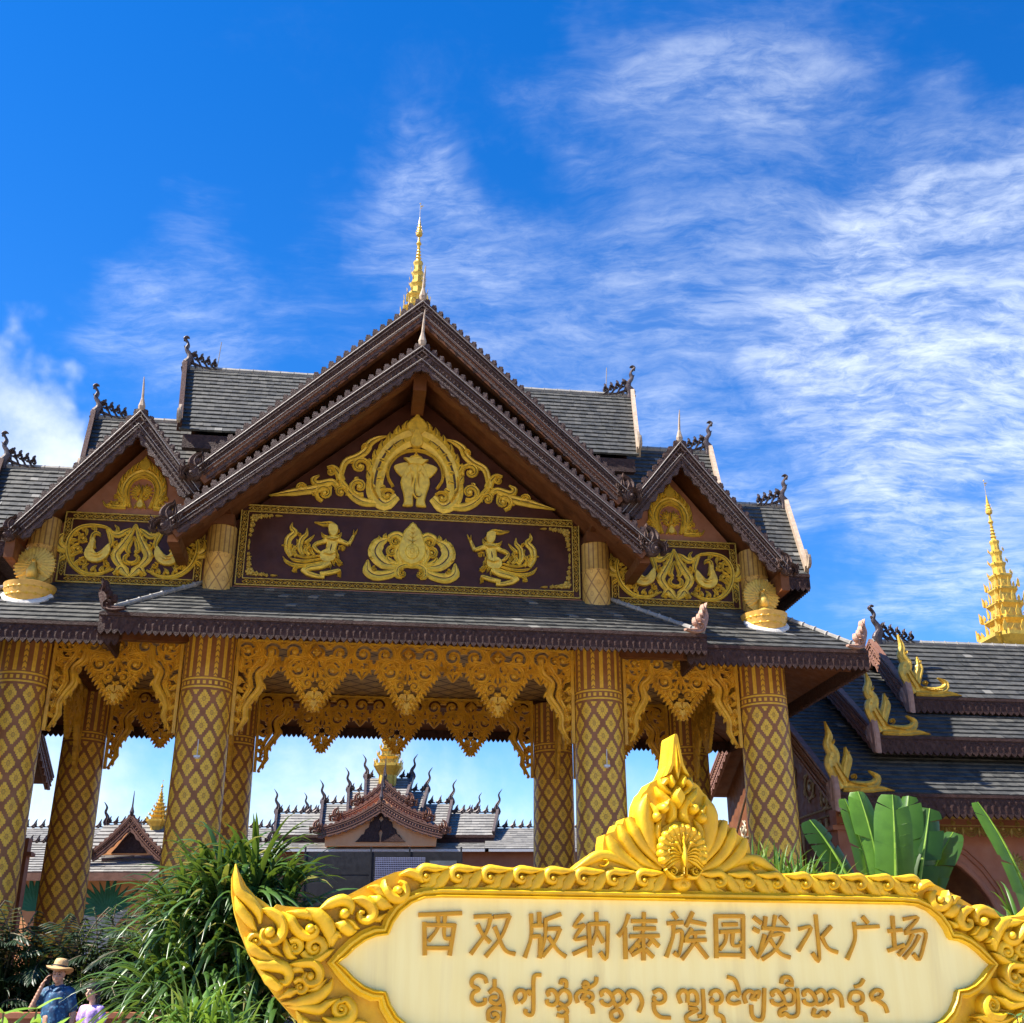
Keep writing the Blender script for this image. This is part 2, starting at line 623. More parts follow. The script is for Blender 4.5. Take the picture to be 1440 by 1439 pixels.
def column_mat():
    m, N, b = newmat('painted_column')
    co = N.node('ShaderNodeTexCoord').outputs['Object']
    x, y, z = N.sep(co)
    ang = N.m('ARCTAN2', y, x)
    uu = N.m('MULTIPLY', ang, 9 / (2 * PI))
    zz = N.m('DIVIDE', z, .64)
    a = N.m('ADD', uu, zz)
    c = N.m('SUBTRACT', uu, zz)
    p = N.m('SUBTRACT', N.m('FRACT', N.m('ADD', a, 100.25)), .5)
    q = N.m('SUBTRACT', N.m('FRACT', N.m('ADD', c, 100.25)), .5)
    ap, aq = N.m('ABSOLUTE', p), N.m('ABSOLUTE', q)
    mx = N.m('MAXIMUM', ap, aq)
    r = N.m('SQRT', N.m('ADD', N.m('MULTIPLY', p, p), N.m('MULTIPLY', q, q)))
    th = N.m('ARCTAN2', q, p)
    sc = N.m('ABSOLUTE', N.m('SINE', N.m('MULTIPLY', th, 8)))
    lim = N.m('ADD', .318, N.m('MULTIPLY', sc, .075))
    gold = N.mapr(N.m('SUBTRACT', lim, mx), -.008, .008)
    line = N.m('LESS_THAN', N.m('ABSOLUTE', N.m('SINE', N.m('MULTIPLY', th, 4))), .17)
    line = N.m('MULTIPLY', line, N.m('MULTIPLY', N.m('GREATER_THAN', r, .15), N.m('LESS_THAN', r, .27)))
    ring = N.m('LESS_THAN', N.m('ABSOLUTE', N.m('SUBTRACT', r, .115)), .022)
    dot = N.m('LESS_THAN', N.m('ABSOLUTE', N.m('SUBTRACT', r, .05)), .015)
    cut = N.m('MAXIMUM', line, N.m('MAXIMUM', ring, dot))
    dia = N.m('MULTIPLY', gold, N.m('SUBTRACT', 1, N.m('MULTIPLY', cut, .8)))
    # fluted neck: bars of gold with chevron ones between
    fu = N.m('FRACT', N.m('MULTIPLY', uu, 2.0))
    fu2 = N.m('FRACT', N.m('MULTIPLY', uu, 1.0))
    bar = N.m('GREATER_THAN', N.m('ABSOLUTE', N.m('SUBTRACT', fu, .5)), .22)
    bar = N.m('SUBTRACT', 1, bar)
    chev = N.m('LESS_THAN', N.m('FRACT', N.m('ADD', N.m('MULTIPLY', z, 7), N.m('MULTIPLY', N.m('ABSOLUTE', N.m('SUBTRACT', fu, .5)), 1.6))), .3)
    chev = N.m('MULTIPLY', chev, N.m('GREATER_THAN', fu2, .5))
    flute = N.m('MULTIPLY', bar, N.m('SUBTRACT', 1, N.m('MULTIPLY', chev, .85)))
    # ring band
    zb = N.m('SUBTRACT', z, 7.98)
    rl = N.m('MAXIMUM', N.m('LESS_THAN', N.m('ABSOLUTE', zb), .022), N.m('LESS_THAN', N.m('ABSOLUTE', N.m('SUBTRACT', zb, .2)), .022))
    dots = N.m('LESS_THAN', N.m('ABSOLUTE', N.m('SUBTRACT', N.m('FRACT', N.m('MULTIPLY', uu, 3)), .5)), .26)
    dots = N.m('MULTIPLY', dots, N.m('LESS_THAN', N.m('ABSOLUTE', N.m('SUBTRACT', zb, .1)), .042))
    bandm = N.m('MAXIMUM', rl, dots)
    isn = N.m('GREATER_THAN', z, 8.23)
    isd = N.m('LESS_THAN', z, 7.9)
    g = N.m('ADD', N.m('MULTIPLY', isn, flute), N.m('ADD', N.m('MULTIPLY', isd, dia), N.m('MULTIPLY', N.m('SUBTRACT', 1, N.m('MAXIMUM', isn, isd)), bandm)))
    n1 = N.noise(co, 3.2, 6, .6)
    n2 = N.noise(co, 16, 5, .6)
    br = N.mix(N.mapr(n1, .3, .7), (.27, .10, .030), (.36, .145, .05))
    gd = N.mix(N.mapr(n2, .3, .7), (.92, .58, .06), (.78, .45, .045))
    gd = N.mix(N.m('MULTIPLY', N.mapr(n1, .55, .75), .4), gd, (.42, .24, .06))
    N.l.new(N.mix(g, br, gd), b.inputs['Base Color'])
    N.l.new(N.m('MULTIPLY', g, .12), b.inputs['Metallic'])
    N.l.new(N.mapr(n2, .3, .7, .36, .52), b.inputs['Roughness'])
    b.inputs['Specular IOR Level'].default_value = .35
    bump(N, b, N.m('ADD', g, N.m('MULTIPLY', n2, .15)), .35, .012)
    return m


def shortcol_mat():
    m, N, b = newmat('gilded_short_column')
    co = N.node('ShaderNodeTexCoord').outputs['Object']
    x, y, z = N.sep(co)
    uu = N.m('MULTIPLY', N.m('ARCTAN2', y, x), 6 / (2 * PI))
    zz = N.m('DIVIDE', z, .62)
    p = N.m('ABSOLUTE', N.m('SUBTRACT', N.m('FRACT', N.m('ADD', N.m('ADD', uu, zz), 50)), .5))
    q = N.m('ABSOLUTE', N.m('SUBTRACT', N.m('FRACT', N.m('ADD', N.m('SUBTRACT', uu, zz), 50)), .5))
    ln = N.m('GREATER_THAN', N.m('MAXIMUM', p, q), .45)
    fl = N.m('LESS_THAN', N.m('ABSOLUTE', N.m('SUBTRACT', N.m('FRACT', N.m('MULTIPLY', uu, 3.0)), .5)), .14)
    up = N.m('GREATER_THAN', z, .98)
    d = N.m('ADD', N.m('MULTIPLY', up, fl), N.m('MULTIPLY', N.m('SUBTRACT', 1, up), ln))
    ce = N.m('LESS_THAN', N.m('ABSOLUTE', N.m('SUBTRACT', N.m('SQRT', N.m('ADD', N.m('MULTIPLY', p, p), N.m('MULTIPLY', q, q))), .13)), .02)
    d = N.m('MAXIMUM', d, N.m('MULTIPLY', N.m('SUBTRACT', 1, up), N.m('MULTIPLY', ce, .7)))
    n1 = N.noise(co, 7, 5, .6)
    gd = N.mix(N.mapr(n1, .3, .7), (.66, .40, .09), (.52, .29, .06))
    N.l.new(N.mix(N.m('MULTIPLY', d, .75), gd, (.20, .09, .03)), b.inputs['Base Color'])
    b.inputs['Roughness'].default_value = .5
    b.inputs['Metallic'].default_value = .15
    bump(N, b, N.m('SUBTRACT', 1, d), .4, .015)
    return m


def ceiling_mat():
    m, N, b = newmat('lattice_ceiling')
    co = N.node('ShaderNodeTexCoord').outputs['Object']
    x, y, z = N.sep(co)
    p = N.m('ABSOLUTE', N.m('SUBTRACT', N.m('FRACT', N.m('ADD', N.m('MULTIPLY', N.m('ADD', x, y), 1.35), 60)), .5))
    q = N.m('ABSOLUTE', N.m('SUBTRACT', N.m('FRACT', N.m('ADD', N.m('MULTIPLY', N.m('SUBTRACT', x, y), 1.35), 60)), .5))
    ln = N.m('GREATER_THAN', N.m('MAXIMUM', p, q), .445)
    n1 = N.noise(co, 5, 5, .6)
    fl = N.m('LESS_THAN', N.m('ADD', p, q), .22)
    c = N.mix(N.mapr(n1, .3, .7), (.52, .34, .14), (.40, .25, .10))
    c = N.mix(N.m('MULTIPLY', fl, .6), c, (.66, .44, .10))
    N.l.new(N.mix(ln, c, (.07, .035, .02)), b.inputs['Base Color'])
    b.inputs['Roughness'].default_value = .5
    bump(N, b, ln, .5, .03)
    return m


M['column'] = column_mat()
M['shortcol'] = shortcol_mat()
M['ceiling'] = ceiling_mat()

M['soil'] = simple('dark_soil', (.05, .035, .025), (.08, .055, .04), .9, 0, 5, .6, 20)
M['peach'] = simple('peach_plaster', (.84, .37, .15), (.88, .43, .19), .7, 0, 2, .1, 60, (.36, .17, .09), .4)
M['bluegrey'] = simple('blue_grey_bars', (.30, .32, .46), (.24, .25, .36), .5, 0, 3, 0)
M['slategrey'] = simple('slate_panel', (.10, .11, .12), (.15, .16, .17), .4, 0, 3, 0)
M['muralgreen'] = simple('painted_green', (.02, .16, .09), (.03, .23, .13), .6, 0, 3, 0)
M['muralwhite'] = simple('painted_white', (.66, .66, .62), (.56, .56, .53), .6, 0, 2, 0)
M['engrave'] = simple('painted_engraving', (.09, .045, .012), (.06, .03, .01), .6, 0, 9, 0)
# ============================================================ the gate hall
GX, GY = -2.5976, 27.658
V = Vector


def fascia(mb, P, Q, h, out, unit=.15, th=.07):
    """carved eave board from P to Q (its top edge), leaf rows and pointed teeth along the bottom"""
    P, Q, out = V(P), V(Q), V(out)
    t = (Q - P)
    L = t.length
    t.normalize()
    dn = V((0, 0, -1))
    n = max(1, round(L / unit))
    u = L / n

    def pt(a, d, o):
        return P + t * a + dn * d + out * o
    # board with a top bead
    hb = h * .80
    vs = [pt(0, 0, 0), pt(L, 0, 0), pt(L, hb, 0), pt(0, hb, 0), pt(0, 0, -th), pt(L, 0, -th), pt(L, hb, -th), pt(0, hb, -th)]
    mb.add(vs, [(0, 1, 2, 3), (7, 6, 5, 4), (0, 4, 5, 1), (3, 2, 6, 7), (0, 3, 7, 4), (1, 5, 6, 2)])
    vs = [pt(0, -.02, .03), pt(L, -.02, .03), pt(L, .06, .03), pt(0, .06, .03), pt(0, -.02, -.01), pt(L, -.02, -.01), pt(L, .06, -.005), pt(0, .06, -.005)]
    mb.add(vs, [(0, 1, 2, 3), (0, 4, 5, 1), (3, 2, 6, 7), (0, 3, 7, 4), (1, 5, 6, 2)])
    for i in range(n):
        a = i * u
        # upper and lower rows of raised leaves
        for (c, hw, d0, d1, o) in ((a + u * .5, u * .46, .09, h * .46, .024), (a + u, u * .42, h * .34, h * .80, .02)):
            if c + hw > L + 1e-3:
                continue
            m_ = (d0 * .6 + d1 * .4)
            vs = [pt(c - hw, d0, .002), pt(c + hw, d0, .002), pt(c + hw * .8, m_, .004), pt(c, d1, .004), pt(c - hw * .8, m_, .004), pt(c, m_, o + rng.uniform(-.006, .006)), pt(c, d0 + .02, o * .5)]
            mb.add(vs, [(0, 4, 5, 6), (1, 6, 5, 2), (4, 3, 5), (2, 5, 3), (0, 6, 1)])
        # tooth
        c = a + u * .5
        vs = [pt(a, hb - .01, .012), pt(a + u, hb - .01, .012), pt(a + u * .86, hb + h * .08, .012), pt(c, h, .012), pt(a + u * .14, hb + h * .08, .012)]
        vs += [v - out * (th + .006) for v in vs]
        mb.add(vs, [(0, 1, 2, 3, 4), (9, 8, 7, 6, 5), (2, 1, 6, 7), (3, 2, 7, 8), (4, 3, 8, 9), (0, 4, 9, 5)])


def bargeboard(mb, path, w, v, th=.14, crest=.2, unit=.24, scal=.09):
    """carved rake board; path runs (u, z) from the eave end up to the peak; its top edge is the path"""
    P = [V((p[0], p[1])) for p in path]
    if len(P) > 2:
        P = spline(P, 4)
    seg = [0]
    for i in range(1, len(P)):
        seg.append(seg[-1] + (P[i] - P[i - 1]).length)
    L = seg[-1]
    sgn = 1 if P[-1].x > P[0].x else -1

    def at(s):
        s = min(max(s, 0), L)
        for i in range(1, len(P)):
            if s <= seg[i] + 1e-9:
                k = (s - seg[i - 1]) / (seg[i] - seg[i - 1])
                t = (P[i] - P[i - 1]).normalized()
                return P[i - 1].lerp(P[i], k), t
        return P[-1], (P[-1] - P[-2]).normalized()

    def pt(s, d, h):
        p, t = at(s)
        n = V((-t.y, t.x)) * sgn
        q = p + n * d
        if s > L:
            q += t * (s - L)
        return (q.x, v - h, q.y)

    def strip(d0, d1, h0, h1, ns=None):
        ns = ns or max(1, len(P) - 1)
        vs, fs = [], []
        for i in range(ns + 1):
            s = L * i / ns
            vs += [pt(s, d0, h0), pt(s, d1, h0), pt(s, d1, h1), pt(s, d0, h1)]
        for i in range(ns):
            for k in range(4):
                fs.append((i * 4 + k, i * 4 + (k + 1) % 4, i * 4 + 4 + (k + 1) % 4, i * 4 + 4 + k))
        fs += [(3, 2, 1, 0), (ns * 4, ns * 4 + 1, ns * 4 + 2, ns * 4 + 3)]
        mb.add(vs, fs)
    strip(-w, 0, 0, -th)
    strip(-.055, .015, .055, -.01)
    strip(-w * .30, -w * .22, .05, -.01)
    strip(-w * .74, -w * .66, .045, -.01)
    strip(-w - .01, -w + .05, .035, -.01)
    n = max(1, int(L / (unit * .5)))
    for i in range(n):
        s = (i + .5) * L / n
        hw = L / n * .42
        # bead between the mouldings, leaf in the lower band
        d0, d1 = -w * .34, -w * .62
        m_ = (d0 + d1) / 2
        vs = [pt(s - hw, m_, .002), pt(s, d0, .002), pt(s + hw, m_, .002), pt(s, d1, .002), pt(s, m_, .055)]
        mb.add(vs, [(0, 4, 1), (1, 4, 2), (2, 4, 3), (3, 4, 0)])
        d0, d1 = -w * .04 - .05, -w * .22
        vs = [pt(s - hw, d1, .002), pt(s - hw * .2, d0, .002), pt(s + hw, d0, .002), pt(s + hw * .2, d1, .002), pt(s, (d0 + d1) / 2, .04)]
        mb.add(vs, [(0, 4, 1), (1, 4, 2), (2, 4, 3), (3, 4, 0)])
        d0, d1 = -w * .76, -w + .05
        vs = [pt(s - hw, d0, .002), pt(s + hw, d0, .002), pt(s + hw * .6, d1, .002), pt(s - hw * .6, d1, .002), pt(s, (d0 + d1) / 2, .04)]
        mb.add(vs, [(0, 1, 4), (1, 2, 4), (2, 3, 4), (3, 0, 4)])

    def plate(prof, s0, uw, h0, h1):
        vs = [pt(s0 + a * uw, b, h0) for a, b in prof] + [pt(s0 + a * uw, b, h1) for a, b in prof]
        k = len(prof)
        fs = [tuple(range(k)), tuple(range(2 * k - 1, k - 1, -1))] + [(i, (i + 1) % k, k + (i + 1) % k, k + i) for i in range(k)]
        mb.add(vs, fs)
    if crest:
        n = max(1, round(L / unit))
        uw = L / n
        for i in range(n):
            c = crest * rng.uniform(.93, 1.05)
            plate([(.10, 0), (.14, c * .5), (.30, c * .80), (.38, c * .78), (.52, c * 1.08), (.66, c * .98), (.72, c * .80), (.86, c * .72), (.82, c * .4), (.80, 0)], i * uw, uw, .03, -.05)
            plate([(.30, c * .05), (.32, c * .45), (.50, c * .82), (.66, c * .66), (.66, c * .05)], i * uw, uw, .055, .02)
    if scal:
        n = max(1, round(L / (unit * 1.35)))
        uw = L / n
        for i in range(n):
            plate([(.02, -w + .02), (.98, -w + .02), (.92, -w - scal * .45), (.72, -w - scal * .6), (.5, -w - scal), (.30, -w - scal * .72), (.2, -w - scal * .4), (.06, -w - scal * .3)], i * uw, uw, .02, -.05)
    return at, L


def naga_end(mb, s=1.0):
    """curling carved ornament at the foot of a rake, drawn facing left (-x) around the origin"""
    mb.scroll(-.05 * s, -.02 * s, .26 * s, 200, -1, 1.2, .15 * s, .13, .12, 4)
    mb.scroll(.20 * s, .10 * s, .18 * s, 150, -1, 1.1, .11 * s, .12, .12, 3)
    mb.stroke([(.02 * s, .1 * s), (-.06 * s, .34 * s), (.02 * s, .52 * s), (.14 * s, .60 * s), (.16 * s, .70 * s)], [.3 * s, .24 * s, .16 * s, .09 * s, .02 * s], .12, .12, 4)
    mb.leaf(.18 * s, .2 * s, 75, .36 * s, .14 * s, .12, .5, .12)
    mb.leaf(.30 * s, .16 * s, 60, .30 * s, .12 * s, .12, .5, .12)
    mb.leaf(-.2 * s, -.12 * s, 190, .22 * s, .12 * s, .1, -1.0, .1)
    mb.leaf(-.24 * s, .08 * s, 150, .24 * s, .11 * s, .1, -.8, .1)
    mb.dome(.05 * s, -.02 * s, .2 * s, .11, 9, base=.1)


def cho_fa(mb, s=1.0, crest=5):
    """ridge-end finial: bulging body, hooked neck leaning out (-x), openwork crest falling inward"""
    mb.stroke([(.10 * s, -.14 * s), (.05 * s, .08 * s), (.14 * s, .26 * s), (.10 * s, .42 * s), (.0 * s, .58 * s), (.04 * s, .74 * s), (-.04 * s, .90 * s)],
              [.16 * s, .26 * s, .2 * s, .13 * s, .10 * s, .075 * s, .05 * s], .09, .09, 4, 'round')
    mb.stroke([(-.01 * s, .84 * s), (-.08 * s, .92 * s), (-.02 * s, .98 * s), (.05 * s, .96 * s)], [.06 * s, .08 * s, .06 * s, .02 * s], .07, .07, 3, 'round')
    mb.leaf(.02 * s, .60 * s, 165, .13 * s, .06 * s, .06, -.9, .06)
    mb.leaf(-.02 * s, .90 * s, 195, .10 * s, .04 * s, .05, .6, .05)
    mb.leaf(.12 * s, .36 * s, 25, .2 * s, .08 * s, .06, .9, .06)
    for i in range(crest):
        k = i / max(1, crest)
        x = (.28 + .19 * i) * s
        y = (.30 - .26 * k) * s
        r = (.115 - .03 * k) * s
        mb.scroll(x, y, r, 250, -1, 1.1, .06 * s, .06, .06, 2, dome=False)
        mb.leaf(x - .02 * s, y + r * .8, 100, .15 * s, .07 * s, .06, -1.0, .06)
        mb.stroke([(x - .05 * s, y - r), (x + .06 * s, -.05 * s)], .05 * s, .05, .05, 1)
    mb.stroke([(.15 * s, .16 * s), (.6 * s, -.02 * s), ((.32 + .19 * crest) * s, -.05 * s)], [.08 * s, .06 * s, .02 * s], .05, .05, 3)


def spike(mb, x, y, z, s=1.0, bend=.06):
    pts, rr = [], []
    prof = [(0, .07), (.08, .11), (.2, .13), (.34, .09), (.5, .05), (.8, .04), (1.1, .03), (1.35, .012)]
    for a, r in prof:
        pts.append((x + bend * s * max(0, a - .3) ** 1.5, y - .05 * s * a, z + a * s))
        rr.append(r * s)
    mb.tube(pts, rr, 7)


NOTCH = []
for q in range(4):
    a = q * PI / 2
    for px, py in ((1, -.62), (1, .62), (.81, .62), (.81, .81)):
        NOTCH.append((px * math.cos(a) - py * math.sin(a), px * math.sin(a) + py * math.cos(a)))


def spire(parent, x, y, z, H, W, rz=0.0, name='spire', detail=True, plinth=.13):
    """gilded tiered spire: notched plinth, shrinking tiers with flame antefixes, rings, bud, pole and vane"""
    g = MB()
    w = W / 2
    zz = 0.0
    p = H * plinth
    g.lathe([(w * .66, zz), (w * .66, zz + p * .62), (w * .76, zz + p * .72), (w * .86, zz + p * .84), (w * .97, zz + p * .98), (w * 1.06, zz + p * 1.08), (w * 1.06, zz + p * 1.22), (w * .9, zz + p * 1.24)], shape=NOTCH)
    zz = p * 1.24
    th = H * .088
    ww = w * .9
    nt = 7
    for k in range(nt):
        f = .80 if k else .84
        w2 = ww * f
        hh = th
        g.lathe([(w2 * .86, zz - .01), (w2 * .84, zz + hh * .55), (w2 * .92, zz + hh * .68), (w2 * 1.04, zz + hh * .82), (w2 * 1.04, zz + hh * .95), (w2 * .9, zz + hh)], shape=NOTCH if k < 4 else [(math.cos(2 * PI * i / 8), math.sin(2 * PI * i / 8)) for i in range(8)])
        # antefixes stand along the ledge below this body
        if detail:
            for q in range(4):
                for s_ in ((-.86, -.43, 0, .43, .86) if k < 4 else (-.6, .6)):
                    lh = hh * (.62 if abs(s_) > .8 or s_ == 0 else .36)
                    lw = ww * .22
                    a = q * PI / 2
                    rr = ww * (1.10 if k else 1.12)
                    base = V((rr * math.cos(a) - s_ * ww * math.sin(a), rr * math.sin(a) + s_ * ww * math.cos(a), zz - .02))
                    ta = V((-math.sin(a), math.cos(a), 0))
                    ou = V((math.cos(a), math.sin(a), 0))
                    vs = [base - ta * lw * .4, base + ta * lw * .4, base + ta * lw * .5 + V((0, 0, lh * .4)), base + V((0, 0, lh)) + ou * lw * .25, base - ta * lw * .5 + V((0, 0, lh * .4))]
                    vs += [v - ou * lw * .22 for v in vs]
                    g.add(vs, [(0, 1, 2, 3, 4), (9, 8, 7, 6, 5), (1, 6, 7, 2), (2, 7, 8, 3), (3, 8, 9, 4), (4, 9, 5, 0)])
        zz += hh
        ww = w2
        th *= .93
    # slender ringed neck, bud-shaped crown, pole
    r = ww * .62
    H2 = H - zz
    prof = [(r, zz)]
    for i in range(4):
        b = zz + H2 * (.04 + .055 * i)
        prof += [(r * (.75 - .1 * i), b), (r * (1.1 - .14 * i), b + H2 * .018), (r * (.7 - .1 * i), b + H2 * .036)]
    prof += [(r * .55, zz + H2 * .27), (r * .95, zz + H2 * .30), (r * .45, zz + H2 * .34), (r * .35, zz + H2 * .42), (r * 1.05, zz + H2 * .44), (r * 1.15, zz + H2 * .475), (r * .9, zz + H2 * .50), (r * .95, zz + H2 * .515), (r * .66, zz + H2 * .55), (r * .72, zz + H2 * .565), (r * .45, zz + H2 * .61), (r * .5, zz + H2 * .625), (r * .22, zz + H2 * .70), (r * .1, zz + H2 * .75)]
    g.lathe(prof, 10)
    if detail:
        for ring, (rk, hk) in enumerate(((1.15, .475), (.95, .515), (.72, .565))):
            for q in range(8):
                a = q * PI / 4
                c = V((math.cos(a) * r * rk, math.sin(a) * r * rk, zz + H2 * hk))
                g.tube([c, c + V((math.cos(a) * r * .22, math.sin(a) * r * .22, H2 * .03))], [r * .1, r * .02], 4)
    e = empty(name, (x, y, z), rz, parent)
    g.build('spire_body', M['spiregold'], e)
    pb = MB()
    pb.tube([(0, 0, zz + H2 * .74), (0, 0, H)], [r * .12, r * .07], 6)
    pb.build('pole', M['cable'], e)
    vb = MB()
    vb.M = front(0, H - H2 * .07, 0)
    vb.dome(0, H2 * .055, r * .22, r * .2, 8, base=r * .2)
    vb.leaf(0, H2 * .01, 0, r * 1.3, r * .5, r * .08, .5, r * .05)
    vb.leaf(0, -H2 * .02, -20, r * .8, r * .35, r * .08, 1.2, r * .05)
    vb.build('vane', M['spiregold'], e)
    return e


# ------------------------------------------------------------ ornament designs
def pendant(mb, x, y, W, H, h=.05, base=.05):
    """pointed carved drop hanging from y down; W wide, H tall"""
    s = H / 1.35
    for m in (-1, 1):
        def T(a, b):
            return (x + m * a * W / 2, y + b * H)
        # toothed V edge
        mb.stroke([T(1.04, -.14), T(.70, -.38), T(.38, -.66), T(.03, -1.02)], [.06 * s, .11 * s, .12 * s, .11 * s, .05 * s], h, base, 2)
        for i in range(11):
            k = i / 10.5
            px, py = T(.99 - .95 * k, -.18 - .79 * k)
            mb.leaf(px, py, -38 if m > 0 else 218, .15 * s, .085 * s, h * .9, -m * .5, base)
            mb.leaf(*T(.84 - .82 * k, -.20 - .74 * k), -50 if m > 0 else 230, .13 * s, .075 * s, h * 1.5, -m * .5, base)
        mb.blob([T(.02, -.62), T(.20, -.62), T(.34, -.74), T(.02, -1.0), T(.0, -.90), T(.12, -.80), T(.10, -.74), T(.0, -.78)], h * .7, base, .008)
        mb.leaf(*T(.20, -.70), 270 - m * 25, .26 * s, .12 * s, h * 1.3, -m * .4, base)
        mb.stroke([T(.95, -.06), T(.80, .04), T(.5, .02), T(.2, .06)], [.05 * s, .12 * s, .13 * s, .06 * s], h, base, 3)
        # big shoulder scroll, inner scrolls
        cx, cy = T(.55, -.20)
        mb.scroll(cx, cy, .31 * s, 90 + m * 40, m * -1, 1.55, .14 * s, h * 1.2, base, 7)
        cx, cy = T(.24, -.47)
        mb.scroll(cx, cy, .17 * s, 90 + m * 70, -m, 1.3, .10 * s, h * 1.1, base, 3)
        mb.stroke([T(.0, -.10), T(.18, -.30), T(.12, -.40), T(.02, -.36)], [.09 * s, .1 * s, .06 * s, .03 * s], h * 1.2, base, 3)
        mb.leaf(*T(.10, -.55), 270 - m * 40, .2 * s, .10 * s, h, -m * .5, base)
        mb.leaf(*T(.46, -.40), 270 - m * 10, .26 * s, .14 * s, h, -m * .9, base)
        mb.leaf(*T(.62, -.36), 270 - m * 10, .24 * s, .13 * s, h, -m * .9, base)
        mb.leaf(*T(.14, -.02), 270 + m * 30, .3 * s, .13 * s, h, m * .9, base)
        mb.leaf(*T(.72, -.32), 270 + m * 20, .2 * s, .10 * s, h, -m * .9, base)
    mb.stroke([(x, y + .05 * H), (x, y - .35 * H)], [.12 * s, .06 * s], h * 1.4, base, 1)
    mb.blob([(x, y - H), (x - .10 * s, y - H * .84), (x - .07 * s, y - H * .76), (x, y - H * .8), (x + .07 * s, y - H * .76), (x + .10 * s, y - H * .84)], h * 1.1, base, .015)
    # square rosette at the root
    q = .19 * s
    yc = y + .14 * H
    mb.stroke([(x - q, yc), (x, yc + q), (x + q, yc), (x, yc - q)], .05 * s, h * 1.6, base, 1, closed=True)
    mb.flower(x, yc, .11 * s, h * 1.5, 4)


def frieze_run(mb, x0, x1, ytop, depth, h=.05, base=.05, pitch=.56):
    """openwork band of scrolls between x0 and x1"""
    n = max(1, round((x1 - x0) / pitch))
    p = (x1 - x0) / n
    mb.stroke([(x0, ytop - .03), (x1, ytop - .03)], .06, h, base, 1, 'flat')
    for i in range(n):
        c = x0 + (i + .5) * p
        m = 1 if i % 2 == 0 else -1
        r = min(p * .52, depth * .42)
        mb.scroll(c, ytop - depth * .40, r, 90 + 60 * m, -m, 1.5, r * .34, h * 1.15, base, 6)
        mb.leaf(c + m * r * .9, ytop - depth * .25, 270, depth * .5, r * .35, h, m * .8, base)
        mb.leaf(c - m * r * .6, ytop - depth * .62, 250 if m > 0 else 290, depth * .36, r * .36, h, m * 1.0, base)
        mb.leaf(c + m * r * .2, ytop - depth * .72, 300 if m > 0 else 240, depth * .3, r * .3, h, -m * .8, base)
        mb.leaf(c, ytop - depth * .08, 20 * m + (0 if m > 0 else 180), r * .8, r * .3, h, .8 * m, base)
        for q in (-1, 1):
            mb.leaf(c + q * p * .36, ytop - depth * .10, 270 + q * 30, r * .75, r * .36, h, q * .9, base)
            mb.leaf(c + q * p * .30, ytop - depth * .66, 270 + q * 35, r * .7, r * .4, h, -q * .9, base)
            mb.scroll(c + q * p * .43, ytop - depth * .80, r * .32, 90, q, 1.2, r * .2, h, base, 3, dome=False)
        mb.stroke([(c - p * .5, ytop - depth * .85), (c, ytop - depth * .97), (c + p * .5, ytop - depth * .85)], [.05, .09, .05], h, base, 3)


def small_drop(mb, x, y, s, h=.05, base=.05):
    for m in (-1, 1):
        mb.scroll(x + m * .16 * s, y - .10 * s, .13 * s, 90 + m * 30, -m, 1.2, .06 * s, h, base, 3)
        mb.stroke([(x + m * .30 * s, y - .12 * s), (x + m * .14 * s, y - .34 * s), (x, y - .52 * s)], [.06 * s, .09 * s, .04 * s], h, base, 3)
        mb.leaf(x + m * .22 * s, y - .24 * s, 270 + m * 60, .14 * s, .08 * s, h, -m * .8, base)
    mb.leaf(x, y - .12 * s, 270, .36 * s, .12 * s, h * 1.2, 0, base)


def bracket(mb, x, ytop, H, W, m, h=.05, base=.05):
    """carved spandrel beside a column: tall, wide at the top; m=+1 spreads to the right"""
    mb.stroke([(x, ytop), (x, ytop - H)], .085, h * 1.1, base, 1, 'flat')

    def T(a, b):
        return (x + m * a * W, ytop - b * H)
    mb.stroke([T(1.0, .10), T(.95, .26), T(.66, .36), T(.74, .50), T(.52, .62), T(.36, .72), T(.36, .84), T(.14, .97)], [.14, .19, .16, .19, .17, .15, .14, .06], h * 1.2, base, 4)
    mb.stroke([T(.8, .12), T(.62, .24), T(.40, .36), T(.45, .50), T(.28, .62), T(.18, .74), T(.16, .86)], [.10, .13, .12, .13, .11, .10, .05], h, base, 4)
    for i in range(8):
        mb.leaf(*T(.06, .08 + .105 * i), -60 if m > 0 else 240, .24, .12, h, m * .9, base)
    for (a, b, r, st) in ((.55, .12, .21, 30), (.40, .32, .17, 200), (.36, .49, .14, 20), (.22, .66, .10, 200), (.18, .80, .075, 20)):
        mb.scroll(*T(a, b), r * W / .85, 90 + m * st, -m, 1.4, r * .40, h * 1.2, base, 4)
    for (a, b, an, L) in ((.95, .18, -30, .2), (.80, .33, -60, .17), (.74, .46, -20, .17), (.60, .58, -50, .16), (.42, .68, -30, .14), (.40, .80, -60, .13), (.26, .90, -60, .13), (.12, .58, -80, .2), (.1, .4, -80, .2), (.14, .22, -70, .2)):
        mb.leaf(*T(a, b), an if m > 0 else 180 - an, L * 1.25, L * .72, h, -m * .9, base)
    mb.scroll(*T(.16, .985), .05, 90, m, 1.0, .045, h, base)


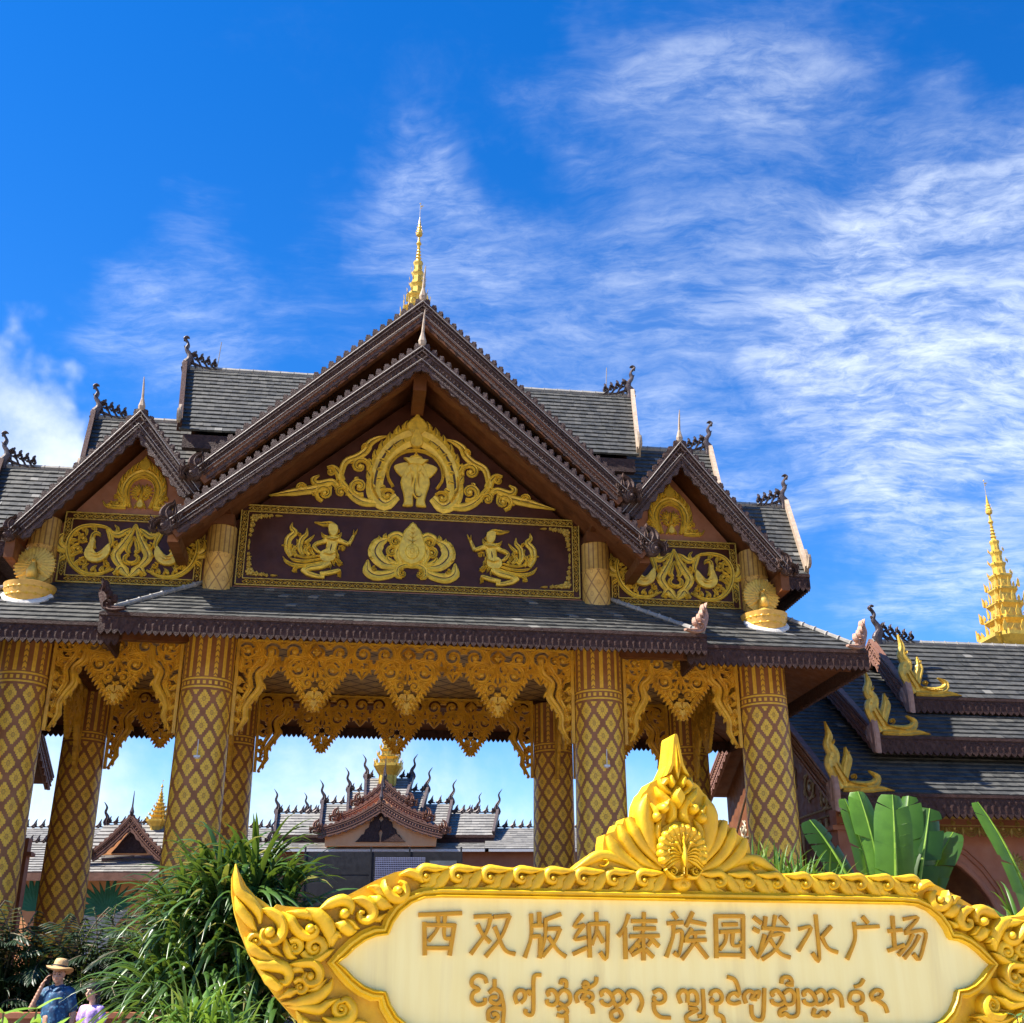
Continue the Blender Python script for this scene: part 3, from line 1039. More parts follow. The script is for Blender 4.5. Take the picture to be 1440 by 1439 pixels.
def border(mb, x0, x1, y0, y1, w, h=.035):
    """framed border band with a running diamond-and-curl pattern"""
    for a, b, c, d in ((x0, y0, x1, y0), (x0, y1, x1, y1), (x0, y0, x0, y1), (x1, y0, x1, y1)):
        mb.stroke([(a, b), (c, d)], .03, h * 1.1, .03, 1, 'flat')
    for a, b, c, d in ((x0 + w, y0 + w, x1 - w, y0 + w), (x0 + w, y1 - w, x1 - w, y1 - w), (x0 + w, y0 + w, x0 + w, y1 - w), (x1 - w, y0 + w, x1 - w, y1 - w)):
        mb.stroke([(a, b), (c, d)], .025, h, .03, 1, 'flat')

    def run(ax, ay, bx, by):
        L = math.hypot(bx - ax, by - ay)
        n = max(1, round(L / (w * 1.25)))
        dx, dy = (bx - ax) / n, (by - ay) / n
        l = L / n
        tx, ty = dx / l, dy / l
        for i in range(n):
            cx, cy = ax + dx * (i + .5), ay + dy * (i + .5)
            q = w * .34
            mb.stroke([(cx - tx * l * .5, cy - ty * l * .5), (cx - ty * q, cy + tx * q), (cx + tx * l * .5, cy + ty * l * .5)], .026, h * .8, .02, 1)
            mb.stroke([(cx - tx * l * .5, cy - ty * l * .5), (cx + ty * q, cy - tx * q), (cx + tx * l * .5, cy + ty * l * .5)], .026, h * .8, .02, 1)
            mb.dome(cx, cy, w * .17, h, 6)
            for k in (-1, 1):
                mb.leaf(cx + tx * l * .5 - ty * k * w * .08, cy + ty * l * .5 + tx * k * w * .08, math.degrees(math.atan2(tx * k, -ty * k)), w * .3, w * .14, h, .4, .02)
    hw = w / 2
    run(x0 + w, y0 + hw, x1 - w, y0 + hw)
    run(x0 + w, y1 - hw, x1 - w, y1 - hw)
    run(x0 + hw, y0 + w, x0 + hw, y1 - w)
    run(x1 - hw, y0 + w, x1 - hw, y1 - w)


def corner_spray(mb, x, y, mx, my, s=.56):
    mb.flower(x + mx * .22 * s, y + my * .25 * s, .2 * s, .05, 6)
    for i in range(3):
        mb.flower(x + mx * (.5 + .24 * i) * s, y + my * (.16 - .03 * i) * s, (.13 - .025 * i) * s, .045, 5)
        mb.flower(x + mx * (.16 - .03 * i) * s, y + my * (.58 + .26 * i) * s, (.13 - .025 * i) * s, .045, 5)
        mb.leaf(x + mx * (.36 + .26 * i) * s, y + my * .06 * s, 90 - mx * my * 0 + (0 if my > 0 else 180), .2 * s, .1 * s, .04, .5)
        mb.leaf(x + mx * .06 * s, y + my * (.42 + .26 * i) * s, 0 if mx > 0 else 180, .2 * s, .1 * s, .04, .5)
    mb.leaf(x + mx * 1.15 * s, y + my * .1 * s, 0 if mx > 0 else 180, .34 * s, .1 * s, .04, .1)
    mb.leaf(x + mx * .08 * s, y + my * 1.3 * s, 90 if my > 0 else 270, .34 * s, .1 * s, .04, .1)


def veined():
    mb = MB()
    mb.vein = MB()
    return mb


def mirror(mb, fn, M0, Mx):
    for Mq in (M0, Mx):
        mb.M = Mq
        fn(mb)
    mb.M = None


def pediment_half(mb):
    """left half of the elephant pediment, metres about (0, foot line)"""
    k = 1 / 168.6

    def T(x, y):
        yy = y + .045 * (770 - x)
        return ((x - 770) * k, (882 - yy) / 141.0)

    def S(pts, w, h=.07, n=4, **kw):
        mb.stroke([T(*p) for p in pts], [q * k for q in w] if isinstance(w, (list, tuple)) else w * k, h, .03, n, **kw)
    S([(690, 838), (640, 868), (596, 830), (592, 770), (612, 700), (655, 640), (715, 600), (772, 585)], [40, 70, 76, 74, 84, 92, 100, 96], .08)
    S([(672, 800), (648, 760), (652, 715), (682, 676), (725, 655), (772, 650)], 13, .1)
    S([(610, 850), (580, 800), (580, 745)], [10, 10, 10], .1)
    for i, (x, y, a) in enumerate(((585, 805, 150), (574, 765, 140), (578, 722, 132), (592, 682, 126), (616, 645, 118), (646, 610, 112), (678, 582, 106), (712, 560, 100), (742, 542, 95))):
        mb.leaf(*T(x + 8, y + 6), a, 52 * k, 40 * k, .08, -.6)
    for i in range(8):
        a = R_(205 - i * 16)
        mb.leaf(*T(770 + math.cos(a) * 148, 745 - math.sin(a) * 125), math.degrees(a) + 25, 34 * k, 26 * k, .1, -.6)
    mb.scroll(*T(648, 838), 34 * k, 30, 1, 1.2, 16 * k, .1)
    # cascade of scrolls to the side
    S([(600, 866), (545, 862), (500, 840), (465, 805), (440, 775)], [34, 40, 36, 30, 26])
    mb.scroll(*T(522, 800), 42 * k, 300, -1, 1.2, 26 * k, .08, leaves=2)
    S([(575, 858), (590, 815), (560, 790), (575, 815)], [20, 22, 16, 6])
    mb.scroll(*T(522, 716), 42 * k, 330, 1, 1.15, 26 * k, .08, leaves=2)
    S([(440, 775), (428, 745), (402, 722), (376, 722)], [40, 36, 26, 10])
    mb.scroll(*T(392, 738), 22 * k, 90, -1, 1.0, 14 * k, .08)
    S([(436, 760), (455, 700), (510, 676), (545, 650), (560, 620), (595, 600), (636, 590)], [26, 30, 34, 36, 34, 24, 4])
    mb.scroll(*T(545, 640), 20 * k, 200, -1, 1.0, 14 * k, .08)
    mb.scroll(*T(372, 826), 40 * k, 260, -1, 1.3, 24 * k, .08, leaves=2)
    mb.scroll(*T(445, 822), 30 * k, 330, 1, 1.1, 20 * k, .08, leaves=2)
    S([(430, 800), (400, 780), (340, 790), (320, 770), (345, 755)], [24, 30, 34, 26, 6])
    S([(400, 800), (320, 812), (240, 822), (135, 836)], [30, 42, 36, 4])
    mb.scroll(*T(268, 806), 24 * k, 330, 1, 1.1, 18 * k, .08)
    # elephant, left half: ear, body, foreleg
    mb.blob([T(*p) for p in ((738, 706), (712, 702), (676, 712), (674, 726), (692, 748), (716, 764), (738, 752))], .06, .03, .02, 2)
    mb.blob([T(*p) for p in ((771, 708), (738, 712), (716, 742), (704, 782), (716, 822), (724, 858), (718, 874), (722, 880), (758, 880), (764, 868), (762, 836), (771, 826))], .075, .03, .03, 2)
    S([(752, 742), (735, 752), (728, 770)], [4, 7, 4], .1)
    S([(750, 810), (757, 775), (752, 750)], [5, 9, 7], .11)
    mb.dome(*T(746, 738), 5 * k, .1, 6)
    for i in range(3):
        mb.dome(*T(730 + 11 * i, 876), 5 * k, .09, 6)


def pediment_mid(mb):
    k = 1 / 168.6

    def T(x, y):
        return ((x - 770) * k, (882 - y) / 141.0)
    mb.blob([T(*p) for p in ((770, 488), (784, 512), (806, 530), (820, 548), (808, 572), (790, 584), (750, 584), (732, 572), (720, 548), (734, 530), (756, 512))], .09, .03, .02, 1)
    mb.blob([T(*p) for p in ((770, 556), (792, 590), (800, 620), (785, 640), (755, 640), (740, 620), (748, 590))], .12, .02, .02, 2)
    mb.blob([T(*p) for p in ((770, 600), (784, 622), (778, 640), (762, 640), (756, 622))], .15, .02, .012, 2)
    mb.stroke([T(*p) for p in ((770, 716), (770, 770), (766, 815), (776, 842), (795, 842), (800, 822))], [30 * k, 24 * k, 17 * k, 13 * k, 10 * k, 6 * k], .12, .02, 4, 'round')
    mb.blob([T(*p) for p in ((714, 686), (826, 690), (812, 700), (800, 712), (742, 711), (730, 698))], .11, .03, .012, 1)
    mb.dome(*T(770, 683), 30 * k, .1, 12, 16 * k)
    for i in range(4):
        for j in range(4 - i):
            mb.dome(*T(753 + 11 * j + 5.5 * i, 690 - 9 * i), 5.2 * k, .12, 6)
    mb.blob([T(*p) for p in ((744, 722), (796, 723), (788, 742), (770, 750), (752, 742))], .1, .03, .02, 2)


def kinnari(mb):
    """kneeling bird-tailed dancer with one hand raised, facing right; metres about its middle"""
    def T(x, y):
        return ((x - 510) / 339.0, (560 - y + .04 * (x - 510)) / 300.0)

    def S(pts, w, h=.06, n=4, mode='ridge'):
        mb.stroke([T(*p) for p in pts], [q / 320 for q in w] if isinstance(w, (list, tuple)) else w / 320, h, .03, n, mode)

    def B(pts, h=.07, ins=.012, n=2):
        mb.blob([T(*p) for p in pts], h, .03, ins, n)
    S([(285, 610), (248, 545), (252, 465), (300, 415), (268, 375), (275, 332)], [44, 54, 58, 50, 34, 6])
    S([(255, 545), (235, 520), (195, 520)], [26, 22, 5])
    S([(330, 610), (300, 560), (335, 520), (320, 470)], [34, 34, 26, 8])
    S([(385, 600), (352, 545), (362, 470), (400, 430), (402, 378)], [34, 46, 44, 34, 6])
    S([(395, 500), (430, 475), (470, 434)], [30, 28, 5])
    S([(440, 600), (400, 560), (430, 520), (415, 500)], [30, 36, 26, 8])
    S([(480, 600), (455, 570), (465, 540)], [26, 26, 6])
    for x, y, r, m in ((300, 535, 26, 1), (398, 528, 26, -1), (345, 430, 18, 1), (440, 555, 20, -1), (320, 580, 18, 1)):
        mb.scroll(*T(x, y), r / 320, 120, m, 1.1, r * .6 / 320, .06)
    S([(560, 655), (430, 684), (320, 682), (250, 655), (214, 612)], [24, 34, 34, 28, 5])
    S([(540, 630), (420, 650), (320, 642), (270, 620)], [20, 26, 26, 6])
    S([(530, 605), (430, 618), (350, 608), (300, 590)], [16, 22, 22, 6])
    S([(420, 690), (340, 700), (310, 728), (345, 735)], [18, 24, 22, 6])
    mb.scroll(*T(330, 716), 22 / 320, 60, 1, 1.1, 14 / 320, .06)
    S([(620, 660), (540, 690), (450, 705), (400, 725)], [54, 58, 48, 34], .09, 4, 'round')
    S([(385, 715), (440, 750), (520, 772), (580, 778)], [40, 44, 36, 28], .08, 4, 'round')
    S([(540, 755), (620, 745), (690, 730), (716, 728)], [36, 38, 36, 16], .09, 4, 'round')
    for i in range(4):
        S([(690, 728 + i * 12), (712, 734 + i * 13), (718, 748 + i * 12)], [12, 11, 6], .08, 3)
    S([(560, 778), (562, 796)], [12, 5], .06, 1)
    B([(530, 590), (560, 560), (640, 560), (668, 600), (650, 650), (570, 660), (530, 630)], .09)
    S([(610, 600), (620, 545), (628, 490)], [96, 84, 96], .1, 4, 'round')
    S([(545, 492), (600, 470), (660, 470), (705, 490)], [40, 56, 56, 40], .1, 4, 'round')
    S([(550, 492), (495, 508), (472, 530), (500, 565), (535, 585)], [36, 34, 30, 28, 20], .1, 4, 'round')
    S([(700, 486), (742, 502), (772, 512)], [40, 34, 30], .1, 3, 'round')
    S([(770, 515), (792, 475), (808, 440)], [30, 26, 20], .1, 3, 'round')
    S([(806, 440), (808, 412), (806, 388)], [14, 11, 4], .08, 2)
    S([(812, 440), (828, 412), (840, 386)], [14, 11, 4], .08, 2)
    S([(640, 470), (632, 440)], [36, 36], .1, 1, 'round')
    B([(590, 350), (640, 348), (668, 372), (674, 405), (660, 440), (630, 452), (600, 430), (585, 392)], .11)
    S([(668, 395), (682, 408), (668, 414)], [8, 10, 5], .12, 2)
    S([(655, 372), (600, 345), (540, 345), (462, 330)], [40, 52, 38, 5], .1)
    S([(600, 350), (560, 335), (530, 330)], [26, 20, 4], .1)
    S([(585, 455), (550, 445), (528, 415)], [30, 30, 5], .08)
    S([(665, 455), (690, 440), (702, 412)], [30, 26, 5], .08)
    S([(570, 470), (630, 485), (690, 468)], [14, 18, 14], .13)
    S([(560, 590), (610, 605), (660, 590)], [14, 18, 14], .13)
    for x, y, r, m in ((715, 548, 28, -1), (702, 665, 22, 1), (655, 640, 20, 1), (600, 690, 16, -1)):
        mb.scroll(*T(x, y), r / 320, 200, m, 1.1, r * .55 / 320, .07, leaves=2)
    for x, y, a in ((640, 640, 280), (665, 630, 290), (690, 640, 300), (620, 660, 265), (680, 590, 270), (672, 560, 250)):
        mb.leaf(*T(x, y), a, .18, .08, .09, .5)


def lotus_half(mb):
    def T(x, y):
        return ((x - 750) / 169.0, (1085 - y - .04 * (750 - x)) / 150.0)

    def S(pts, w, h=.07, n=4):
        mb.stroke([T(*p) for p in pts], [q / 160 for q in w], h, .03, n)
    S([(560, 1108), (562, 1150), (600, 1172), (660, 1165), (712, 1140)], [8, 46, 44, 36, 20])
    mb.scroll(*T(592, 1148), 14 / 160, 90, 1, 1, 10 / 160, .09)
    S([(700, 1132), (630, 1122), (590, 1080), (604, 1040), (642, 1022)], [30, 50, 60, 54, 12])
    for x, y, a in ((590, 1100, 190), (584, 1075, 170), (590, 1050, 150), (610, 1030, 120), (628, 1020, 90)):
        mb.leaf(*T(x, y), a, .16, .12, .075, -.5)
    mb.scroll(*T(664, 1074), 26 / 160, 30, 1, 1.2, 17 / 160, .08)
    S([(690, 1130), (650, 1110), (640, 1090)], [20, 26, 8])
    S([(706, 1128), (685, 1090), (690, 1060), (712, 1040), (706, 1018), (682, 1004), (655, 1014), (652, 1034)], [20, 30, 32, 34, 34, 32, 30, 12])
    mb.scroll(*T(676, 1034), 22 / 160, 90, 1, 1.1, 16 / 160, .09)
    S([(752, 1132), (722, 1128), (692, 1142), (690, 1170), (712, 1180)], [24, 28, 28, 26, 14])
    mb.scroll(*T(714, 1164), 17 / 160, 90, 1, 1.1, 13 / 160, .09)


def lotus_mid(mb):
    def T(x, y):
        return ((x - 750) / 169.0, (1085 - y) / 150.0)
    mb.blob([T(*p) for p in ((750, 952), (728, 974), (712, 990), (702, 1018), (690, 1050), (688, 1080), (704, 1112), (750, 1134), (796, 1112), (812, 1080), (810, 1050), (798, 1018), (788, 990), (772, 974))], .09, .03, .04, 2)
    mb.stroke([T(750, 965), T(750, 1050)], [.02, .04], .12, .02, 1)
    for i in range(4):
        for m in (-1, 1):
            mb.stroke([T(750, 1040 - i * 18), T(750 + m * (42 - i * 9), 1015 - i * 17)], [.03, .012], .115, .02, 1)
    mb.dome(*T(750, 1078), .22, .15, 14, .26)
    for i in range(9):
        for j in range(3):
            a = 2 * PI * i / 9 + j * .3
            mb.dome(*T(750 + math.cos(a) * (9 + 9 * j), 1078 - math.sin(a) * (10 + 9 * j)), .024, .175 - j * .02, 5)


def swan_half(mb):
    """left half of the side panels: lotus flame at the middle, swan curled in a vine"""
    def T(x, y):
        return ((x - 567) / 169.0, (1065 - y - .045 * (567 - x)) / 150.0)

    def S(pts, w, h=.06, n=4):
        mb.stroke([T(*p) for p in pts], [q / 160 for q in w], h, .03, n)
    S([(567, 962), (545, 1010), (520, 1050), (500, 1085), (520, 1120), (545, 1135)], [10, 24, 34, 38, 30, 14])
    for x, y, a in ((545, 1010, 135), (530, 1035, 140), (512, 1065, 150), (500, 1090, 170)):
        mb.leaf(*T(x, y), a, .17, .10, .065, -.5)
    S([(567, 1012), (552, 1040), (545, 1062), (556, 1078)], [6, 20, 24, 14], .08)
    S([(555, 1082), (540, 1095), (545, 1112), (567, 1120)], [12, 18, 18, 18], .09)
    S([(567, 1172), (545, 1150), (530, 1135), (515, 1150), (500, 1160)], [10, 40, 30, 24, 10])
    mb.scroll(*T(520, 1158), .07, 60, 1, 1.1, .05, .07)
    # vine
    S([(500, 1140), (440, 1160), (380, 1155), (330, 1120), (304, 1070), (302, 1020), (330, 980), (380, 966), (440, 972), (478, 992)], [8, 15, 20, 21, 20, 18, 17, 16, 13, 5], .065)
    S([(470, 995), (500, 1005), (530, 990), (548, 978)], [20, 26, 22, 5])
    S([(490, 1000), (495, 980), (480, 965)], [18, 14, 4])
    S([(455, 980), (470, 1010), (476, 1040), (460, 1070)], [20, 24, 18, 5])
    for x, y, a, L in ((340, 1120, 60, .24), (320, 1090, 50, .24), (312, 1060, 40, .24), (310, 1025, 20, .22), (330, 992, 330, .22), (365, 978, 300, .22), (400, 972, 300, .2), (375, 1140, 75, .22), (410, 1150, 80, .22), (445, 1150, 85, .2), (470, 1148, 70, .16)):
        mb.leaf(*T(x, y), a, L, .085, .06, -.9)
    for x, y, a, L in ((352, 1132, 105, .16), (330, 1110, 95, .16), (316, 1078, 80, .16), (312, 1042, 62, .16), (320, 1008, 40, .16), (348, 985, 10, .16), (384, 975, 345, .16), (394, 1150, 120, .16), (430, 1154, 120, .16), (460, 1150, 110, .14)):
        mb.leaf(*T(x, y), a, L, .06, .06, -.6)
    for x, y, r in ((345, 1060, 22), (360, 1020, 20), (375, 1110, 18), (500, 1045, 16), (470, 1120, 14)):
        mb.scroll(*T(x, y), r / 160, 90, 1, 1.3, r * .5 / 160, .055, leaves=3)
    S([(302, 1062), (278, 1055), (262, 1035), (268, 1010), (280, 1000)], [30, 44, 40, 24, 4])
    S([(300, 1090), (285, 1098), (276, 1112)], [14, 20, 4])
    # swan
    mb.blob([T(*p) for p in ((398, 1012), (382, 1050), (372, 1080), (390, 1108), (430, 1116), (466, 1098), (478, 1066), (468, 1040), (446, 1062), (424, 1078), (408, 1060), (412, 1030))], .08, .03, .012, 2)
    S([(404, 1060), (396, 1020), (402, 1000), (420, 1000), (428, 1012)], [26, 20, 18, 16, 3], .09)
    S([(402, 1090), (430, 1096), (456, 1078)], [6, 8, 4], .11)
    S([(395, 1075), (425, 1085), (450, 1066)], [5, 7, 4], .11)


def niche_relief(mb):
    """both small gables: flaming horseshoe arch with a peacock inside; metres about its base middle"""
    def T(x, y):
        return (x / 169.0, y / 150.0)
    for m in (-1, 1):
        def S(pts, w, h=.06, n=4):
            mb.stroke([T(m * p[0], p[1]) for p in pts], [q / 160 for q in w], h, .03, n)
        S([(42, 6), (52, 40), (58, 80), (44, 115), (16, 132), (0, 134)], [16, 13, 12, 12, 12, 12], .08)
        S([(62, 10), (70, 50), (76, 85), (60, 122), (34, 146), (0, 160)], [20, 26, 28, 28, 28, 28], .06)
        for x, y, a in ((72, 30, 30), (80, 55, 40), (84, 80, 55), (80, 105, 65), (66, 128, 75), (50, 148, 80), (32, 164, 85), (16, 180, 88)):
            mb.leaf(*T(m * x, y), a if m > 0 else 180 - a, .26, .15, .07, m * .7)
        for x, y, r in ((95, 22, 20), (125, 14, 15), (84, 50, 14), (104, 52, 13)):
            mb.scroll(*T(m * x, y), r / 160, 90, m, 1.2, r * .6 / 160, .06, leaves=3)
        S([(58, 8), (100, 6), (140, 10), (158, 30)], [18, 18, 12, 3])
        for i in range(6):
            a = R_(15 + i * 22)
            mb.leaf(*T(m * 8, 72), 90 - m * (15 + i * 24), .26, .085, .07, 0)
        mb.leaf(*T(m * 10, 40), 90 - m * 60, .22, .08, .07, m * .6)
        S([(0, 50), (20, 10), (24, 4)], [8, 10, 5], .07, 1)
    mb.blob([T(*p) for p in ((0, 226), (12, 204), (26, 188), (18, 168), (0, 160), (-18, 168), (-26, 188), (-12, 204))], .08, .03, .015, 2)
    mb.stroke([T(0, 45), T(4, 80), T(0, 100)], [.12, .07, .04], .09, .02, 3)
    mb.blob([T(*p) for p in ((0, 44), (14, 22), (10, 6), (-10, 6), (-14, 22))], .08, .03, .012, 2)


# ------------------------------------------------------------ assemble the gate
gate = thing('gate_hall', 'large brown and gold temple style gate hall with tiered tile roofs on patterned columns', 'gate hall', (GX, GY, 0), TH)

CU = (-9.13, -4.82, 4.82, 9.13)
cm = MB()
cm.lathe([(.92, 0), (.92, .28), (.80, .36), (.80, .5), (.70, .58), (.68, .66), (.655, 1.0), (.64, 3), (.615, 6.5), (.60, 8.2), (.60, 9.45)], 40)
col0 = None
for v in (0, 7):
    for u in CU:
        if col0 is None:
            col0 = cm.build('column', M['column'], gate, (u, v, 0), smooth=40)
            c = col0
        else:
            c = col0.copy()
            COL.objects.link(c)
            c.location = (u, v, 0)
        c.rotation_euler = (0, 0, .35 * u)
# small lamp clipped to each inner front column
for u in (-4.82, 4.82):
    lb = MB()
    lb.box(-.07, .07, -.09, .0, 0, .05)
    lb.tube([(0, -.05, .05), (0, -.06, .42)], .012, 5)
    lb.dome(0, 0, .05, .05, 8)
    lb.build('floodlight', M['steel'], gate, (u + .02, -.625, 6.28))

# ceiling and beams
b = MB()
b.box(-9.4, 9.4, -.25, 7.25, 9.62, 9.75)
b.build('ceiling', M['ceiling'], gate)
b = MB()
for v in (.2, 7.25):
    b.box(-9.5, 9.5, v - .10, v + .10, 9.34, 9.61)
    b.cut()
for u in CU:
    b.box(u + .1, u + .3, .31, 7.14, 9.36, 9.61)
    b.cut()
b.build_parts('beam', M['soffit'], gate)


# hanging friezes, front and rear; their cross members at the sides
def frieze_center(mb):
    frieze_run(mb, -4.2, 4.2, 9.32, .72)
    for x in (-2.26, 0, 2.26):
        pendant(mb, x, 8.86, 1.5, 1.28)
    for x in (-3.35, -1.13, 1.13, 3.35):
        small_drop(mb, x, 8.80, .78)
    bracket(mb, -4.16, 9.30, 2.35, .80, 1)
    bracket(mb, 4.16, 9.30, 2.35, .80, -1)


def frieze_side(mb):
    frieze_run(mb, -1.5, 1.5, 9.32, .66)
    pendant(mb, 0, 8.82, 1.5, 1.2)
    bracket(mb, -1.48, 9.30, 2.35, .72, 1)
    bracket(mb, 1.48, 9.30, 2.35, .72, -1)


def frieze_cross(mb):
    frieze_run(mb, -2.8, 2.8, 9.32, .70)
    for x in (-1.4, 1.4):
        pendant(mb, x, 8.84, 1.4, 1.2)
    bracket(mb, -2.82, 9.30, 2.3, .75, 1)
    bracket(mb, 2.82, 9.30, 2.3, .75, -1)


for v, dz in ((0, 0), (7, .27)):
    mb = MB()
    mb.M = front(0, dz, v)
    frieze_center(mb)
    mb.build('hanging_frieze', M['frieze'], gate)
    for u in (-6.975, 6.975):
        mb = MB()
        mb.M = front(u, dz, v)
        frieze_side(mb)
        mb.build('hanging_frieze', M['frieze'], gate)
for u in (-9.13, -4.82, 4.82, 9.13):
    mb = MB()
    mb.M = side(3.5, .1, u)
    frieze_cross(mb)
    mb.build('hanging_frieze', M['frieze'], gate)

# --- skirt roofs
t = MB()
for v0, v1 in ((-2.2, -.02), (9.2, 7.02)):
    t.tiles((-7.0, v0, 9.2), (7.0, v0, 9.2), (-5.15, v1, 10.66), (5.15, v1, 10.66))
    for s in (-1, 1):
        t.tiles((s * 7.0, v0, 9.2), (s * 7.0, v1, 9.2), (s * 5.15, v1, 10.66), (s * 5.16, v1, 10.661))
    t.cut()
t.build_parts('skirt_roof', M['tile'], gate)
t = MB()
for s in (-1, 1):
    for v0, v1 in ((-2.0, -.03), (9.0, 7.03)):
        t.tiles((s * 5.0, v0, 9.02), (s * 11.13, v0, 9.02), (s * 5.0, v1, 10.58), (s * 9.18, v1, 10.58))
    t.tiles((s * 11.13, -2.0, 9.02), (s * 11.13, 9.0, 9.02), (s * 9.18, -.03, 10.58), (s * 9.18, 7.03, 10.58))
    t.cut()
t.build_parts('skirt_roof', M['tile'], gate)
# boards under the tiles
t = MB()
for v0, v1 in ((-2.15, .05), (9.15, 6.95)):
    t.add([(-6.95, v0, 9.06), (6.95, v0, 9.06), (6.95, v1, 10.3), (-6.95, v1, 10.3)], [(0, 1, 2, 3)])
    t.add([(-6.95, v0, 9.04), (6.95, v0, 9.04), (6.95, v1, 9.60), (-6.95, v1, 9.60)], [(3, 2, 1, 0)])
    t.cut()
for s in (-1, 1):
    for v0, v1 in ((-1.95, .06), (8.95, 6.94)):
        t.add([(s * 6.8, v0, 8.86), (s * 11.0, v0, 8.86), (s * 9.0, v1, 9.58), (s * 6.8, v1, 9.58)], [(0, 1, 2, 3)])
    t.add([(s * 11.05, -1.95, 8.86), (s * 11.05, 8.95, 8.86), (s * 9.0, 6.9, 9.57), (s * 9.0, .1, 9.57)], [(0, 1, 2, 3)])
    t.cut()
t.build_parts('soffit', M['soffit'], gate)
t = MB()
for s in (-1, 1):
    # boxed beam ends under the corners
    t.beam((s * 5.2, .1, 9.35), (s * 6.7, -1.75, 8.86), .34, .3)
    t.cut()
    t.beam((s * 9.4, -.1, 9.2), (s * 10.8, -1.65, 8.72), .3, .26)
    t.cut()
t.build_parts('corner_beam', M['soffit'], gate)
f = MB()
fascia(f, (-7.04, -2.24, 9.2), (7.04, -2.24, 9.2), .50, (0, -1, 0))
f.cut()
fascia(f, (7.04, 9.24, 9.2), (-7.04, 9.24, 9.2), .50, (0, 1, 0))
f.cut()
for s in (-1, 1):
    fascia(f, (s * 7.04, -2.17, 9.19), (s * 7.04, .1, 9.19), .48, (s, 0, 0))
    f.cut()
f.build_parts('eave_board', M['wood_trim'], gate)
f = MB()
for s in (-1, 1):
    fascia(f, (s * 6.6, -2.04, 9.0), (s * 11.17, -2.04, 9.0), .50, (0, -1, 0))
    f.cut()
    fascia(f, (s * 11.17, 9.04, 9.0), (s * 6.6, 9.04, 9.0), .50, (0, 1, 0))
    f.cut()
    fascia(f, (s * 11.17, -1.97, 8.99), (s * 11.17, 8.97, 8.99), .48, (s, 0, 0))
    f.cut()
f.build_parts('eave_board', M['wood_trim'], gate)
# hip ridges: rounded mortar rolls with joints
for s in (-1, 1):
    h_ = MB()
    for A, B in (((s * 6.98, -2.18, 9.29), (s * 5.15, -.05, 10.74)), ((s * 11.1, -1.98, 9.1), (s * 9.2, -.05, 10.66))):
        A, B = V(A), V(B)
        n = 9
        for i in range(n):
            p, q = A.lerp(B, i / n), A.lerp(B, (i + 1) / n)
            h_.tube([p, p.lerp(q, .12), p.lerp(q, .9), q], [.085, .06, .055, .07], 7)
        h_.cut()
    h_.build_parts('hip_ridge', M['stone'], gate)
# carved flames at the skirt corners
for (u, v, z, s, mat) in ((-7.0, -2.2, 9.27, -1, 'wood_trim'), (7.0, -2.2, 9.27, 1, 'pinkwood'), (11.1, -2.0, 9.08, 1, 'pinkwood'), (-11.1, -2.0, 9.08, -1, 'wood_trim')):  # dark trim colour on the left, pale pink on the right
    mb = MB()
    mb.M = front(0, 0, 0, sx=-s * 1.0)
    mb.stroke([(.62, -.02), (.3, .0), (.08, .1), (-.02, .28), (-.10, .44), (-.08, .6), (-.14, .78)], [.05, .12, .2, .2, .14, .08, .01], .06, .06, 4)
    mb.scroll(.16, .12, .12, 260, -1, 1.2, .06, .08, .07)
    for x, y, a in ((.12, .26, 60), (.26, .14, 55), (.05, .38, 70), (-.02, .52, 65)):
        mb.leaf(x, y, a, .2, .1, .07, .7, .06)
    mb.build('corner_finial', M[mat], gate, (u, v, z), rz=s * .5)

# --- walls above the skirts
w = MB()
HW = 5.02
w.prism([(-HW, 10.35), (HW, 10.35), (HW, 12.0), (0, 16.35), (-HW, 12.0)], 0, .3)
w.build('gable_wall', M['panel'], gate)
w = MB()
for s in (-1, 1):
    w.prism([(s * 6.975 - 2.15, 10.3), (s * 6.975 + 2.15, 10.3), (s * 6.975 + 2.15, 11.75), (s * 6.975, 14.4), (s * 6.975 - 2.15, 11.75)], .02, .28)
    w.cut()
    w.box(min(s * 8.9, s * 9.18), max(s * 8.9, s * 9.18), .3, 6.7, 10.3, 12.6)
    w.cut()
w.prism([(-9.1, 10.3), (9.1, 10.3), (9.1, 12.4), (-9.1, 12.4)], 6.7, 7.0)
w.build_parts('upper_wall', M['plaster'], gate)
w = MB()
w.box(-4.44, 4.44, -.055, -.004, 10.44, 10.68)
w.build('sill', M['plaster'], gate)
# short gilded columns
sc = MB()
sc.lathe([(.36, 0), (.36, .98), (.375, 1.0), (.36, 1.02), (.36, 1.75)], 24)
for u in CU:
    o = sc.build('short_column', M['shortcol'], gate, (u, -.12, 10.42), smooth=40)
blk = MB()
for s in (-1, 1):
    blk.box(s * 4.82 - .3, s * 4.82 + .3, -.5, .25, 12.15, 12.42)
    blk.prism([(s * 4.82 - .22, 12.42), (s * 4.82 + .22, 12.42), (s * 4.82 + .22, 12.62), (s * 4.82 - .22, 12.62)], -1.5, .2)
    blk.cut()
blk.build_parts('bracket_block', M['soffit'], gate)

